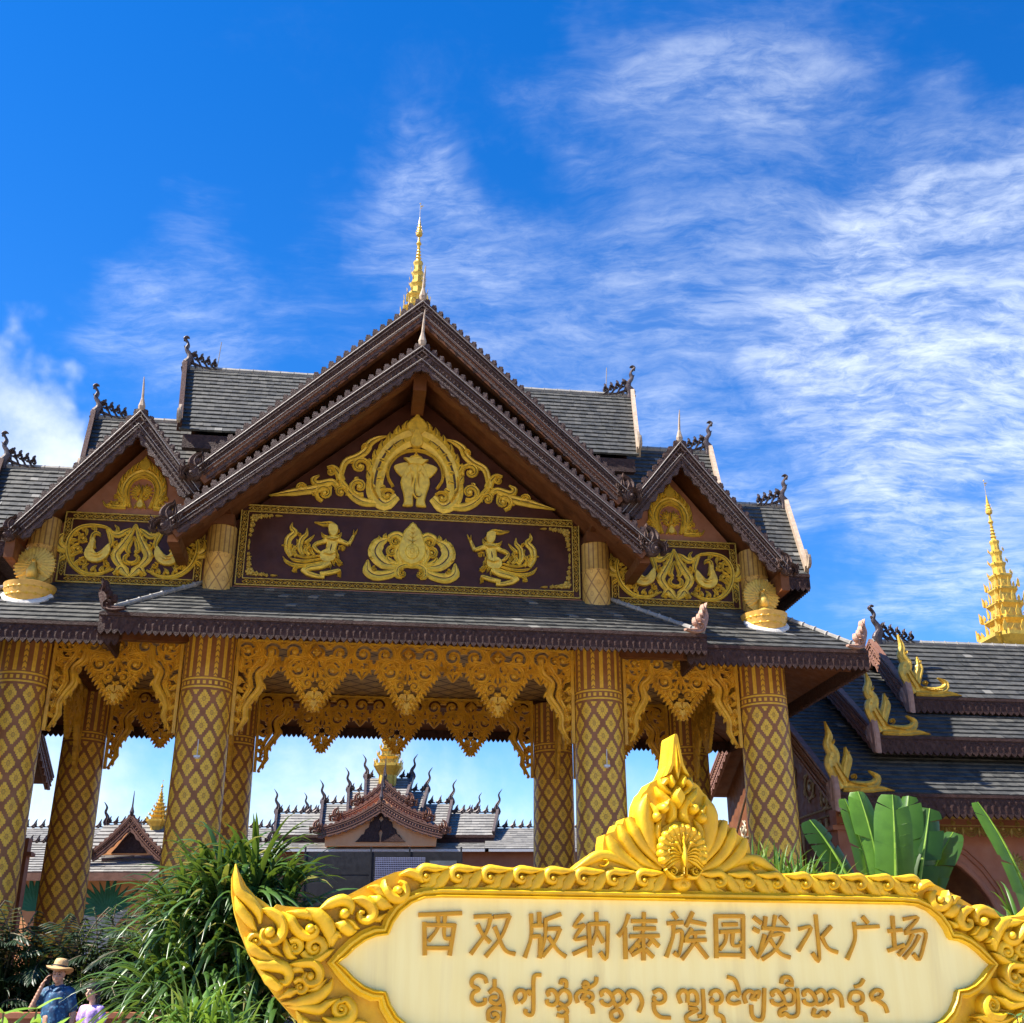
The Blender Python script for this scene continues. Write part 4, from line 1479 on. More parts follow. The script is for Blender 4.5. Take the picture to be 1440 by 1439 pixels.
# --- reliefs and their lacquer panels
for (x0, x1, y0, y1) in ((-4.42, 4.42, 10.70, 12.90), (-6.975 - 1.74, -6.975 + 1.74, 10.58, 12.46), (6.975 - 1.74, 6.975 + 1.74, 10.58, 12.46)):
    pb = MB()
    pb.box(x0, x1, -.05 if x1 - x0 < 5 else -.03, -.002, y0, y1)
    pan = pb.build('relief_panel', M['panel'], gate)
    bb = MB()
    bb.M = front(0, 0, -.055 if x1 - x0 < 5 else -.035)
    border(bb, x0 + .02, x1 - .02, y0 + .02, y1 - .02, .17)
    bb.build('border', M['border'], pan)
    cx, cy = (x0 + x1) / 2, (y0 + y1) / 2
    rb = MB()
    if x1 - x0 > 5:
        for mx, my in ((1, 1), (-1, 1), (1, -1), (-1, -1)):
            rb.M = front(cx - mx * 4.19, cy - my * .87, -.05)
            corner_spray(rb, 0, 0, mx, my)
            rb.cut()
        rb.M = None
        rb.build_parts('corner_spray', M['border'], pan)
        rb = veined()
        mirror(rb, lotus_half, front(0, 11.72, -.05), front(0, 11.72, -.05, -1))
        rb.M = front(0, 11.72, -.05)
        lotus_mid(rb)
        o = rb.build('lotus_relief', M['relief'], pan)
        rb.vein.build('engraving', M['engrave'], o)
        for s in (-1, 1):
            rb = veined()
            rb.M = front(s * 2.40, 11.72, -.05, -s)
            kinnari(rb)
            o = rb.build('dancer_relief', M['relief'], pan)
            rb.vein.build('engraving', M['engrave'], o)
    else:
        rb = veined()
        mirror(rb, swan_half, front(cx, cy - .02, -.07), front(cx, cy - .02, -.07, -1))
        o = rb.build('swan_relief', M['relief'], pan)
        rb.vein.build('engraving', M['engrave'], o)
rb = veined()
mirror(rb, pediment_half, front(.02, 13.06, -.02), front(.02, 13.06, -.02, -1))
rb.M = front(.02, 13.06, -.02)
pediment_mid(rb)
o = rb.build('elephant_relief', M['relief'], gate)
rb.vein.build('engraving', M['engrave'], o)
for s in (-1, 1):
    rb = veined()
    rb.M = front(s * 6.975 - s * .02, 12.62, .0)
    niche_relief(rb)
    o = rb.build('peacock_relief', M['relief'], gate)
    rb.vein.build('engraving', M['engrave'], o)


# --- gable roofs
def gable_roof(name, u0, zp, hw, ze, v0, v1, course=.3, tile='tile', cut=0.0):
    t = MB()
    hw0, ze0 = hw, ze
    for s in (-1, 1):
        k = cut if cut and s * u0 < 0 else 1.0
        hw, ze = hw0 * k, zp + (ze0 - zp) * k
        t.tiles((u0 + s * hw, v0, ze), (u0 + s * hw, v1, ze), (u0, v0, zp), (u0, v1, zp), course, .3)
    o = t.build(name, M[tile], gate)
    b = MB()
    d = .14
    for s in (-1, 1):
        k = cut if cut and s * u0 < 0 else 1.0
        hw, ze = hw0 * k, zp + (ze0 - zp) * k
        b.add([(u0 + s * hw, v0 + .05, ze - d), (u0 + s * hw, v1, ze - d), (u0, v1, zp - d), (u0, v0 + .05, zp - d)], [(0, 1, 2, 3)])
    b.build('gable_soffit', M['soffit'], o)
    return o


gable_roof('gable_roof', 0, 16.72, 5.85, 11.60, -2.0, 3.5)
gable_roof('gable_roof', 0, 18.50, 5.45, 13.25, -1.35, 3.5)
for s in (-1, 1):
    gable_roof('gable_roof', s * 6.975, 14.78, 2.62, 11.50, -1.2, 3.4, cut=.6)


def rake(u0, zp, hw, ze, v, w, crest, cable=True, end=1.0, name='bargeboard', cut=0.0):
    hw0, ze0 = hw, ze
    for s in (-1, 1):
        inner = cut and s * u0 < 0
        k = cut if inner else 1.0
        hw, ze = hw0 * k, zp + (ze0 - zp) * k
        mb = MB()
        bargeboard(mb, [(u0 + s * hw, ze), (u0, zp)], w, v, crest=crest, unit=.25)
        o = mb.build(name, M['wood'], gate)
        if not inner:
            nb = MB()
            nb.M = front(u0 + s * (hw + .02), ze - .18, v + .02, -s)
            naga_end(nb, end)
            nb.build('end_ornament', M['wood'], o)
        if cable:
            cb = MB()
            cb.tube([(u0 + s * hw, v - .08, ze - .10), (u0 + s * hw * .5, v - .08, (ze + zp) / 2 - .09), (u0, v - .08, zp - .05)], .010, 5)
            cb.tube([(u0 + s * hw, v - .07, ze - w * .72), (u0, v - .07, zp - w * .92)], .006, 5)
            cb.build('cable', M['cable'], o)
    mb = MB()
    spike(mb, u0, v, zp - .05, .84 if hw > 3 else .72, -.05 if u0 < 0 else .05)
    mb.build('peak_finial', M['verge_pale'], gate)


rake(0, 16.78, 5.88, 11.63, -2.02, .46, .14, end=.95)
rake(0, 18.56, 5.48, 13.30, -1.38, .46, .14, end=.9)
for s in (-1, 1):
    rake(s * 6.975, 14.85, 2.66, 11.52, -1.22, .44, .12, end=.75, cut=.62)

# inner rake beams, boxed ends and king block of the main gable
ib = MB()
for s in (-1, 1):
    for A, B, w_, h_ in (((s * 5.7, -1.88, 11.38), (s * .08, -1.88, 16.28), .2, .22), ((s * 5.2, -1.42, 11.86), (s * .1, -1.42, 16.30), .3, .26), ((s * 5.75, -1.93, 11.34), (s * 4.9, -1.93, 12.08), .18, .46),
                         ((s * 5.72, -1.8, 11.26), (s * 5.72, .1, 11.26), .26, .26), ((s * 5.3, -1.3, 12.95), (s * .06, -1.3, 17.95), .2, .3)):
        ib.beam(A, B, w_, h_)
        ib.cut()
ib.build_parts('rake_beam', M['soffit'], gate)
ib = MB()
ib.box(-.17, .17, -1.5, -.05, 15.75, 16.3)
ib.build('king_block', M['soffit'], gate)
ib = MB()
for q in (-1, 1):
    u0 = q * 6.975
    for s in (-1, 1):
        if s * q < 0:
            ib.beam((u0 + s * 1.5, -1.1, 12.80), (u0 + s * .05, -1.1, 14.60), .2, .14)
            ib.cut()
            continue
        ib.beam((u0 + s * 2.5, -1.1, 11.52), (u0 + s * .05, -1.1, 14.58), .2, .14)
        ib.cut()
        ib.beam((u0 + s * 2.6, -1.15, 11.05), (u0 + s * 2.6, .1, 11.05), .22, .5)
        ib.cut()
ib.build_parts('rake_beam', M['soffit'], gate)
# carved inner board lines on the main rake beams
cb = MB()
for s in (-1, 1):
    A, B = V((s * 5.1, 11.95)), V((s * .3, 16.12))
    t_ = (B - A).normalized()
    n = 34
    for i in range(n):
        p = A.lerp(B, (i + .5) / n)
        cb.M = front(p.x, p.y, -1.575)
        cb.scroll(0, 0, .085, 90 + 180 * (i % 2), 1 if i % 2 else -1, 1.1, .05, .03, .01, 2, dome=False)
        cb.M = None
    cb.cut()
cb.build_parts('rake_carving', M['wood'], gate)


# --- the long roof in three falling tiers
def tier(hr, zr, he, ze, vtop=3.5, vf=1.0, wall=0.0):
    t = MB()
    for vv in (vf, 2 * vtop - vf):
        t.tiles((-he, vv, ze), (he, vv, ze), (-hr, vtop, zr), (hr, vtop, zr), .25, .21)
    o = t.build('tier_roof', M['tile'], gate)
    r = MB()
    n = int(hr * 2 / .4)
    for i in range(n):
        a, b_ = -hr + i * 2 * hr / n, -hr + (i + 1) * 2 * hr / n
        r.tube([(a, vtop, zr + .05), (a + .03, vtop, zr + .05), (b_, vtop, zr + .05)], [.10, .085, .08], 6)
    r.build('ridge_cap', M['stone'], o)
    for s in (-1, 1):
        vb = MB()
        for vv in (vf, 2 * vtop - vf):
            A, B = V((s * he, vv, ze)), V((s * hr, vtop, zr))
            vb.beam(A + V((0, 0, .12)), B + V((0, 0, .14)), .12, .34, V((0, 0, 1)))
            vb.cut()
        vb.build_parts('verge_board', M['verge_pale' if s > 0 else 'wood_trim'], o)  # left boards coloured dark in place of their shade, right ones pale
        wb = MB()
        wb.add([(s * (he - .3), vf + .2, ze - .05), (s * (he - .3), 2 * vtop - vf - .2, ze - .05), (s * (hr - .45), vtop, zr - .1)], [(0, 1, 2)])
        wb.build('tier_gable', M['plaster'], o)
        cf = MB()
        cf.M = front(0, 0, 0, -s)
        cho_fa(cf, 1.05, 4)
        cf.build('ridge_finial', M['iron'], o, (s * hr, vtop - .05, zr + .08))
        nb = MB()
        nb.M = side(0, 0, 0, -1.0)
        nb.leaf(0, 0, 60, .55, .16, .05, .9, .05)
        nb.leaf(.1, -.05, 40, .4, .12, .05, .9, .05)
        nb.build('verge_hook', M['verge_pale'], o, (s * he, vf - .05, ze + .2))
    return o


tier(6.95, 18.65, 6.42, 15.42)
tier(9.38, 16.82, 8.85, 13.65)
t3 = tier(11.70, 15.10, 11.10, 12.02)
f = MB()
for s in (-1, 1):
    a, b_ = (s * 9.0, s * 11.14)
    fascia(f, (a, .96, 12.0), (b_, .96, 12.0), .48, (0, -1, 0))
    f.cut()
    fascia(f, (s * 11.12, .96, 12.0), (s * 11.12, 6.0, 12.0), .46, (s, 0, 0))
    f.cut()
    f.box(min(s * 9.2, s * 11.05), max(s * 9.2, s * 11.05), 1.05, 5.9, 11.85, 11.95)
    f.cut()
f.build_parts('eave_board', M['wood_trim'], t3)
# verge soffit under the upper tiers
f = MB()
for hw_, zz in ((6.3, 15.3), (8.7, 13.52)):
    for s in (-1, 1):
        f.box(min(s * 4.5, s * hw_), max(s * 4.5, s * hw_), 1.0, 1.2, zz - .4, zz)
        f.cut()
f.build_parts('eave_beam', M['wood_trim'], gate)
for u, z in ((-5.98, 18.7), (6.08, 18.7)):
    rb = MB()
    rb.tube([(0, 0, 0), (.05, 0, .95)], .014, 5)
    rb.build('lightning_rod', M['cable'], gate, (u, 3.45, z))
spire(gate, 0, 3.5, 18.55, 6.95, 1.55)


# --- peacocks on gilded bowls set into the skirt roof
def peacock_bowl(u, v, zr):
    bw = MB()
    bw.lathe([(.10, -.86), (.26, -.80), (.41, -.64), (.51, -.40), (.57, -.12), (.60, 0), (.56, .015), (.3, .05), (.12, .06)], 28)
    o = bw.build('peacock_bowl', M['shortcol_plain'], gate, (u, v, zr), smooth=35)
    pr = MB()
    for ring, (rr, z, r) in enumerate(((.56, -.13, .055), (.53, -.30, .05), (.485, -.47, .045))):
        n = 22 - ring * 4
        pr.lathe([(rr - .02, z - .02), (rr + .012, z - .012), (rr + .014, z + .012), (rr - .01, z + .02)], 26)
        for i in range(n):
            a = 2 * PI * i / n
            c = V((math.cos(a) * rr, math.sin(a) * rr, z))
            ta = V((-math.sin(a), math.cos(a), 0))
            ou = V((math.cos(a), math.sin(a), 0))
            pr.add([c - ta * r * 1.4, c + V((0, 0, r)) , c + ta * r * 1.4, c - V((0, 0, r)), c + ou * .025], [(0, 4, 1), (1, 4, 2), (2, 4, 3), (3, 4, 0)])
    pr.build('bowl_pattern', M['frieze'], o)
    mo = MB()
    mo.M = Matrix.Translation((0, -.13, -.30)) @ Matrix.Rotation(math.atan2(1.56, 1.97), 4, 'X')
    pts = []
    for i in range(22):
        a = 2 * PI * i / 22
        k = 1 + rng.uniform(-.05, .06)
        pts.append((math.cos(a) * .575 * k, math.sin(a) * .50 * k))
    mo.blob(pts, .09, .05, .05, 1)
    mo.build('mortar_collar', M['mortar'], o)
    fan = MB()
    fan.M = front(0, .56, .08)
    for ring, (n, L, w_, h, r0) in enumerate(((23, .36, .175, .05, .14), (17, .28, .15, .075, .10), (12, .2, .12, .10, .05))):
        for i in range(n):
            a = R_(-38 + 256 * i / (n - 1))
            fan.leaf(math.cos(a) * r0, math.sin(a) * r0, math.degrees(a), L, w_, h, 0, .05, 'round')
    fan.dome(0, 0, .46, .03, 24, base=.05)
    fan.build('tail_fan', M['peacock'], o)
    bd = MB()
    bd.lathe([(.24, .04), (.22, .12), (.14, .16), (.12, .2)], 18, 0, -.04)
    bd.tube([(0, .02, .2), (0, -.07, .30), (0, -.11, .40), (0, -.07, .50), (0, -.06, .60), (0, -.08, .66), (0, -.15, .655), (0, -.22, .63)], [.10, .14, .12, .08, .05, .055, .03, .006], 10)
    for i in (-1, 0, 1):
        bd.tube([(0, -.07, .69), (i * .03, -.05, .77)], [.008, .014], 5)
    bd.build('peacock_body', M['peacock'], o, smooth=50)


M['peacock'] = simple('gilt_peacock', (.66, .44, .07), (.52, .32, .06), .45, .25, 9, .3, 50, (.25, .15, .04), .5)
M['shortcol_plain'] = simple('gilt_bowl', (.80, .46, .09), (.66, .34, .06), .5, .1, 6, .3, 50, (.35, .18, .05), .45)
for s in (-1, 1):
    peacock_bowl(s * 9.06, -.78, 10.20)
# ============================================================ the name board in front
SX, SY = 1.4184, 10.0
sign = thing('name_board', 'long cream name board in a carved yellow-gold frame with a peacock crest and ochre lettering', 'sign board', (SX, SY, 0), R_(14))
CN = "-2225,2051 -1877,2068;-2176,2000 -2165,1754;-1934,1990 -1970,1754;-2175,1979 -1928,1977;-2163,1809 -1966,1810;-2068,2050 -2070,1953 -2142,1860;-2014,2050 -2013,1893 -1966,1880;-1780,2042 -1638,2050;-1638,2050 -1681,1924 -1802,1766;-1749,1988 -1708,1916 -1645,1852;-1620,2043 -1486,2055;-1486,2055 -1557,1893 -1683,1748;-1611,1973 -1530,1804 -1442,1768;-1310,2072 -1311,1895 -1365,1741;-1243,2084 -1243,1990;-1310,1981 -1213,1985;-1311,1899 -1232,1903;-1232,1900 -1240,1738;-1201,2023 -1060,2071;-1190,2023 -1196,1895 -1246,1738;-1177,1958 -1068,1962;-1068,1962 -1118,1860 -1219,1753;-1167,1899 -1092,1798 -1024,1750;-876,2072 -950,1980 -865,1987;-865,1997 -949,1884 -853,1895;-966,1770 -846,1819;-828,2002 -824,1743;-828,1997 -665,2004;-665,2004 -683,1743 -737,1787;-759,2090 -763,1948 -809,1841;-759,1948 -707,1858;-482,2076 -526,1975 -579,1908;-520,1975 -522,1732;-462,2024 -240,2027;-445,1968 -253,1969;-482,1907 -225,1914;-349,2095 -372,1918 -487,1788;-327,1918 -231,1832;-366,1901 -370,1723;-437,1859 -399,1825;-291,1877 -331,1835;-469,1765 -381,1809;-351,1809 -283,1750;-99,2098 -62,2045;-152,2009 -9,2019;-93,2004 -108,1900 -173,1750;-98,1944 -22,1944 -62,1770 -103,1787;81,2100 12,1985;47,2030 191,2004;65,1972 -2,1884;35,1935 179,1944;-10,1876 186,1885;93,1939 75,1859 -38,1734;92,1859 188,1743;284,2085 267,1742;283,2070 543,2073;531,2076 503,1739;269,1770 502,1768;337,2005 474,2008;311,1947 490,1957;372,1948 354,1870 297,1810;428,1948 420,1848 492,1847 495,1879;625,2067 693,2019;614,1977 667,1950;581,1830 638,1765 716,1930;737,2073 718,1992;693,1981 948,1970;826,2083 777,1941 627,1746;866,2075 932,2013;771,1924 885,1928 790,1804 675,1736;759,1899 838,1788 930,1751;1202,2094 1198,1738 1138,1789;1033,1977 1149,1987 1009,1805;1336,2001 1245,1920;1234,1927 1288,1827 1373,1793;1644,2083 1691,2029;1549,1992 1792,2004;1559,2038 1549,1895 1456,1739;1934,2092 1918,1827;1874,1967 2011,1979;1852,1809 2014,1856;2036,2065 2182,2079 2042,1960;2034,1951 2232,1972 2200,1846 2140,1741 2092,1786;2111,1944 2048,1858 1946,1775;2173,1934 2105,1846 1998,1749"
TL = "-1671,1555 -1689,1596 -1745,1611 -1786,1582 -1785,1539 -1733,1511 -1778,1487 -1787,1437 -1746,1403 -1687,1415 -1684,1452;-1608,1586 -1608,1511;-1653,1486 -1615,1514 -1566,1495 -1552,1448 -1587,1411 -1635,1424 -1632,1455 -1587,1458;-1548,1448 -1534,1371 -1541,1263;-1655,1292 -1655,1356 -1607,1380 -1548,1371;-1655,1301 -1614,1288 -1579,1316 -1600,1340 -1628,1331;-1426,1407 -1444,1461 -1419,1501 -1373,1498 -1363,1451 -1398,1414;-1366,1479 -1331,1498 -1317,1466;-1231,1615 -1281,1612 -1295,1558 -1297,1363 -1325,1326 -1360,1345 -1356,1370;-1074,1545 -1063,1577 -1027,1567 -1028,1519;-1168,1460 -1179,1494 -1143,1507 -1111,1481 -1101,1431 -1137,1397 -1180,1409 -1186,1438;-1104,1459 -1057,1503 -1004,1484 -998,1424 -1041,1393 -1091,1415;-1102,1365 -1052,1381 -1021,1349 -1060,1318 -1106,1328;-1028,1324 -1026,1259;-887,1538 -869,1564 -844,1541 -870,1519 -887,1538;-841,1519 -782,1557 -773,1602;-934,1411 -947,1465 -906,1500 -867,1484 -897,1446 -850,1439;-871,1493 -817,1477 -814,1439 -862,1411 -819,1379 -810,1332;-727,1458 -737,1487 -696,1503 -657,1474 -640,1429 -678,1394 -725,1407 -738,1433;-642,1474 -594,1502 -551,1467 -564,1416 -612,1394 -641,1423;-613,1388 -614,1362;-614,1362 -658,1340 -649,1293 -606,1283 -572,1315 -588,1353 -614,1362;-532,1406 -497,1438 -518,1480 -476,1499 -419,1473 -396,1412 -428,1342;-300,1486 -250,1505 -203,1479 -206,1427 -255,1405 -295,1428 -286,1457;-299,1415 -292,1348 -246,1306 -161,1299;-65,1404 -84,1466 -45,1501 -5,1475 -9,1407;-9,1472 31,1498 71,1475 70,1403 -2,1404;130,1510 125,1329 75,1310;0,1368 74,1358 -15,1317 -24,1279 26,1256 121,1271 154,1316;193,1458 206,1487 253,1500 289,1471 285,1422 238,1399 197,1416 214,1442;242,1396 237,1328 288,1302 299,1247;353,1602 413,1582 439,1529 449,1464;445,1454 408,1480 361,1464 346,1422 390,1399 453,1411;502,1401 488,1460 533,1496 578,1473 551,1437 597,1430;582,1480 626,1490 602,1440;547,1391 548,1313 591,1277 644,1306 675,1516;830,1549 847,1595 906,1599 926,1559 877,1545 936,1539;751,1453 738,1479 782,1499 822,1463 841,1416 795,1390 742,1404 733,1433;843,1476 897,1502 937,1472 922,1406 870,1390 837,1413;969,1515 958,1330 888,1298 844,1324 799,1308 799,1344 859,1367;1033,1452 1025,1482 1070,1498 1114,1462 1128,1415 1082,1389 1032,1402 1019,1429;1131,1475 1190,1501 1225,1461 1207,1405 1149,1388 1124,1415;1114,1359 1093,1313 1144,1303 1179,1332 1207,1305 1243,1338;1230,1401 1282,1431 1259,1474 1305,1494 1360,1454 1366,1364;1498,1524 1553,1541 1591,1582;1514,1487 1460,1474 1440,1417 1493,1390 1557,1416 1560,1470 1514,1487;1501,1387 1506,1333 1564,1310 1572,1253;1663,1416 1645,1463 1699,1500 1749,1483 1728,1443 1681,1433 1730,1402 1763,1375 1780,1322"


def strokes(t):
    return [[(int(a) / 1000, int(b) / 1000) for a, b in (p.split(',') for p in l.split())] for l in t.split(';')]


def mirx(pts):
    return [(-x, z) for x, z in pts]


outL = [(-2.0, 2.43), (-2.2, 2.42), (-2.42, 2.37), (-2.56, 2.31), (-2.70, 2.235), (-2.86, 2.15), (-2.95, 2.105), (-3.05, 2.095), (-3.16, 2.10), (-3.25, 2.105), (-3.32, 2.12), (-3.345, 2.08), (-3.41, 2.13), (-3.49, 2.18),
        (-3.56, 2.25), (-3.61, 2.33), (-3.655, 2.40), (-3.675, 2.32), (-3.665, 2.2), (-3.63, 2.06), (-3.575, 1.92), (-3.50, 1.77), (-3.40, 1.62), (-3.27, 1.46), (-3.12, 1.31), (-2.95, 1.18), (-2.75, 1.07), (-2.5, .99), (-2.2, .955)]
outline = [(0, 2.43)] + outL + [(0, .94)] + mirx(outL)[::-1]
inL = [(-2.02, 2.205), (-2.16, 2.195), (-2.28, 2.15), (-2.37, 2.08), (-2.43, 1.995), (-2.455, 1.925), (-2.53, 1.92), (-2.62, 1.885), (-2.70, 1.83), (-2.77, 1.765), (-2.84, 1.70),
       (-2.77, 1.635), (-2.70, 1.57), (-2.62, 1.515), (-2.53, 1.48), (-2.455, 1.475), (-2.43, 1.405), (-2.37, 1.32), (-2.28, 1.25), (-2.16, 1.205), (-2.02, 1.195)]
inner = [(0, 2.205)] + inL + [(0, 1.195)] + mirx(inL)[::-1]

b = MB()
b.prism(outline, 0.04, .30)
b.build('frame', M['goldpaint'], sign)
b = MB()
b.M = front(0, 0, 0)
b.blob(inner, .012, .06, .0, 1)
panel = b.build('face_panel', M['cream'], sign)
b = MB()
b.M = front(0, 0, 0)
b.stroke([(x * 1.012, 1.7 + (z - 1.7) * 1.04) for x, z in inner], .085, .07, .05, 1, 'mould', closed=True)
b.stroke([(x * .9975, 1.7 + (z - 1.7) * .992) for x, z in inner], .022, .035, .0, 1, 'round', closed=True)
b.build('moulding', M['goldpaint'], sign, smooth=50)
b = MB()
b.M = front(0, 0, -.011)
for st in strokes(CN):
    n = len(st)
    b.stroke(st, [.034, .026, .034] if n < 3 else [.033, .027, .027, .035], .030 + rng.uniform(-.0008, .0008), .0, 4 if n > 2 else 1, 'flat')
b.build('lettering', M['lettergold'], sign)
b = MB()
b.M = front(0, 0, -.011)
for st in strokes(TL):
    b.stroke(st, .031, .028 + rng.uniform(-.0008, .0008), .0, 4, 'flat')
b.build('lettering', M['lettergold'], sign)


# carved scrolls on the wings (drawn for the left wing, mirrored to the right)
def wing(mb):
    k = 1 / 5.76

    def T(x, y):
        return (-3.66 + (x * k - 3) / 168.7, 2.39 - (y * k - 25) / 186.0)

    def S(pts, w, h=.055, n=4, mode='round'):
        mb.stroke([T(*p) for p in pts], [q * k / 140 for q in w], h * 1.5 + rng.uniform(-.012, .012), .05, n, mode)

    def C(x, y, r, a, d, t, w, h=.06, dome=True):
        cx, cy = T(x, y)
        mb.scroll(cx, cy, r * k / 160, a, d, t, w * k / 140, h, .05, 0, 'round', dome)
    S([(22, 130), (38, 230), (70, 340), (150, 420), (215, 500), (235, 590)], [8, 46, 66, 70, 60, 20], .05)
    S([(40, 380), (80, 470), (150, 560), (215, 650)], [10, 60, 60, 16], .04)
    S([(235, 480), (300, 500), (380, 560), (400, 650), (360, 715), (300, 730), (258, 690), (268, 640), (310, 625)], [14, 60, 74, 70, 64, 58, 50, 44, 30], .06)
    mb.dome(*T(306, 655), 46 * k / 172, .12, 14)
    S([(385, 500), (450, 560), (500, 630), (560, 680), (620, 680), (648, 640), (630, 600)], [16, 70, 66, 60, 52, 44, 30], .06)
    mb.dome(*T(600, 625), 38 * k / 172, .12, 14)
    S([(420, 500), (500, 510), (580, 520), (610, 560)], [14, 52, 60, 20], .05)
    S([(560, 480), (650, 520), (720, 590), (752, 670), (750, 770)], [30, 90, 96, 80, 8], .065)
    S([(418, 690), (440, 770), (470, 830), (520, 850)], [14, 56, 50, 10], .05)
    C(500, 765, 52, 140, -1, 1.2, 48)
    C(645, 768, 88, 200, 1, 1.5, 56)
    S([(560, 850), (650, 870), (740, 810), (790, 780)], [10, 50, 44, 6], .05)
    S([(770, 760), (775, 700), (800, 670), (840, 690)], [20, 60, 56, 8], .055)
    S([(130, 690), (190, 770), (270, 830), (350, 865), (440, 880)], [10, 62, 68, 54, 6], .055)
    C(215, 720, 52, 200, -1, 1.2, 42)
    S([(280, 745), (350, 790), (420, 840)], [8, 54, 6], .05)
    S([(190, 850), (260, 895), (350, 905), (430, 920), (472, 975), (450, 1030), (400, 1020)], [10, 64, 80, 76, 62, 50, 20], .06)
    S([(250, 930), (330, 1010), (400, 1060), (440, 1050)], [10, 66, 60, 12], .05)
    S([(460, 900), (540, 890), (640, 890), (690, 950), (680, 1020), (620, 1040), (580, 1000), (600, 960)], [12, 52, 60, 60, 56, 50, 44, 26], .06)
    mb.dome(*T(625, 985), 34 * k / 172, .08, 12)
    S([(490, 940), (540, 930), (580, 960)], [40, 50, 12], .045)
    C(560, 1065, 56, 150, -1, 1.2, 46)
    S([(410, 1150), (480, 1110), (540, 1090)], [10, 60, 30], .055)
    S([(430, 1180), (560, 1180), (680, 1140), (760, 1070), (790, 1000)], [10, 72, 80, 60, 6], .06)
    S([(600, 1100), (680, 1070), (750, 1000)], [8, 52, 6], .05)
    S([(470, 1210), (580, 1215), (700, 1230), (760, 1190), (850, 1150)], [10, 56, 66, 50, 8], .055)
    S([(730, 1290), (820, 1330), (920, 1310), (950, 1230), (900, 1160), (850, 1180)], [14, 70, 72, 60, 48, 22], .06)
    C(865, 1230, 56, 100, 1, 1.3, 44)
    S([(540, 1240), (600, 1330), (680, 1400), (780, 1430), (900, 1420)], [10, 66, 72, 60, 10], .055)
    S([(640, 1320), (760, 1360), (860, 1380), (980, 1330), (1060, 1330)], [10, 50, 56, 46, 8], .05)
    S([(760, 1450), (900, 1480), (1050, 1450), (1150, 1420)], [10, 60, 56, 8], .05)
    C(1040, 1400, 50, 100, 1, 1.2, 40)
    S([(900, 1540), (1020, 1520), (1150, 1500), (1260, 1520)], [10, 66, 60, 8], .05)
    # rising top band
    S([(660, 480), (740, 430), (830, 400), (890, 440), (890, 510)], [14, 66, 76, 66, 40], .06)
    mb.dome(*T(848, 505), 42 * k / 172, .12, 12)
    S([(850, 545), (900, 570), (940, 610), (970, 620)], [10, 40, 34, 8], .045)
    S([(770, 585), (840, 600), (900, 640), (950, 640)], [14, 84, 70, 8], .06)
    S([(900, 395), (970, 400), (1040, 440), (1062, 510), (1020, 555), (970, 540), (965, 500), (1000, 490)], [12, 62, 78, 72, 58, 46, 40, 24], .06)
    S([(1030, 370), (1090, 400), (1150, 430), (1215, 450)], [16, 92, 80, 10], .06)
    S([(1060, 560), (1110, 540), (1170, 500)], [8, 50, 8], .05)
    S([(1140, 230), (1150, 310), (1200, 370), (1270, 385), (1310, 340), (1300, 270), (1260, 240)], [14, 66, 70, 64, 56, 46, 20], .06)
    mb.dome(*T(1248, 315), 36 * k / 172, .12, 12)
    S([(1020, 290), (1080, 300), (1110, 340), (1160, 390)], [10, 50, 50, 8], .05)
    S([(1260, 190), (1330, 170), (1400, 200), (1440, 250)], [12, 56, 60, 10], .055)


for m in (1, -1):
    mb = MB()
    mb.M = front(0, 0, 0, m)
    wing(mb)
    mb.build('wing_carving', M['goldpaint'], sign, smooth=55)


def band_unit(mb, x, p, m):
    """one leaf-and-curl unit of the top band"""
    def T(a, b):
        return (x + m * a * p, 2.335 + b * .15)
    mb.stroke([T(-.54, .50), T(-.34, .16), T(-.16, -.30), T(.06, -.56)], [.03, .085, .09, .02], .045, .05, 3, 'round')
    mb.stroke([T(-.40, .50), T(.0, .46), T(.32, .52), T(.48, .30), T(.44, -.02), T(.26, -.14), T(.18, .05), T(.30, .14)], [.02, .06, .06, .055, .05, .04, .03, .02], .055, .05, 3, 'round')
    mb.stroke([T(-.22, .22), T(.04, .04), T(.08, -.28), T(.28, -.54)], [.016, .07, .075, .016], .038, .05, 3, 'round')
    mb.dome(*T(.30, .06), .02, .065, 8)
    mb.stroke([T(.16, -.34), T(.44, -.46)], [.05, .016], .03, .05, 1, 'round')


mb = MB()
mb.M = front(0, 0, 0)
n = 8
p = 2.1 / n
for i in range(n):
    band_unit(mb, .13 + p * (i + .5), p, 1)
    band_unit(mb, -.13 - p * (i + .5), p, -1)
mb.blob([(0, 2.44), (-.035, 2.40), (-.075, 2.34), (-.07, 2.29), (0, 2.255), (.07, 2.29), (.075, 2.34), (.035, 2.40)], .06, .05, .03, 2)
mb.dome(0, 2.305, .035, .085, 12)
mb.build('top_band', M['goldpaint'], sign, smooth=55)

# the crest
k6 = 1 / 6


def TC(x, y):
    return ((x - 693) * k6 / 166.0, 2.6 - (y * k6 + 1020 - 1195) / 167.0)


crL = [(683, 80), (672, 110), (656, 220), (634, 340), (580, 440), (470, 500), (430, 560), (395, 590), (350, 680), (330, 800), (285, 785), (225, 800), (205, 850), (160, 850), (130, 910), (90, 925), (45, 940), (30, 1010), (25, 1085), (-60, 1100), (-150, 1160), (-260, 1245)]
cr = [TC(*p) for p in crL]
pts = cr + [(-x, z) for x, z in cr[::-1]]
b = MB()
b.prism(pts, .03, .24)
crest = b.build('crest', M['goldpaint'], sign)


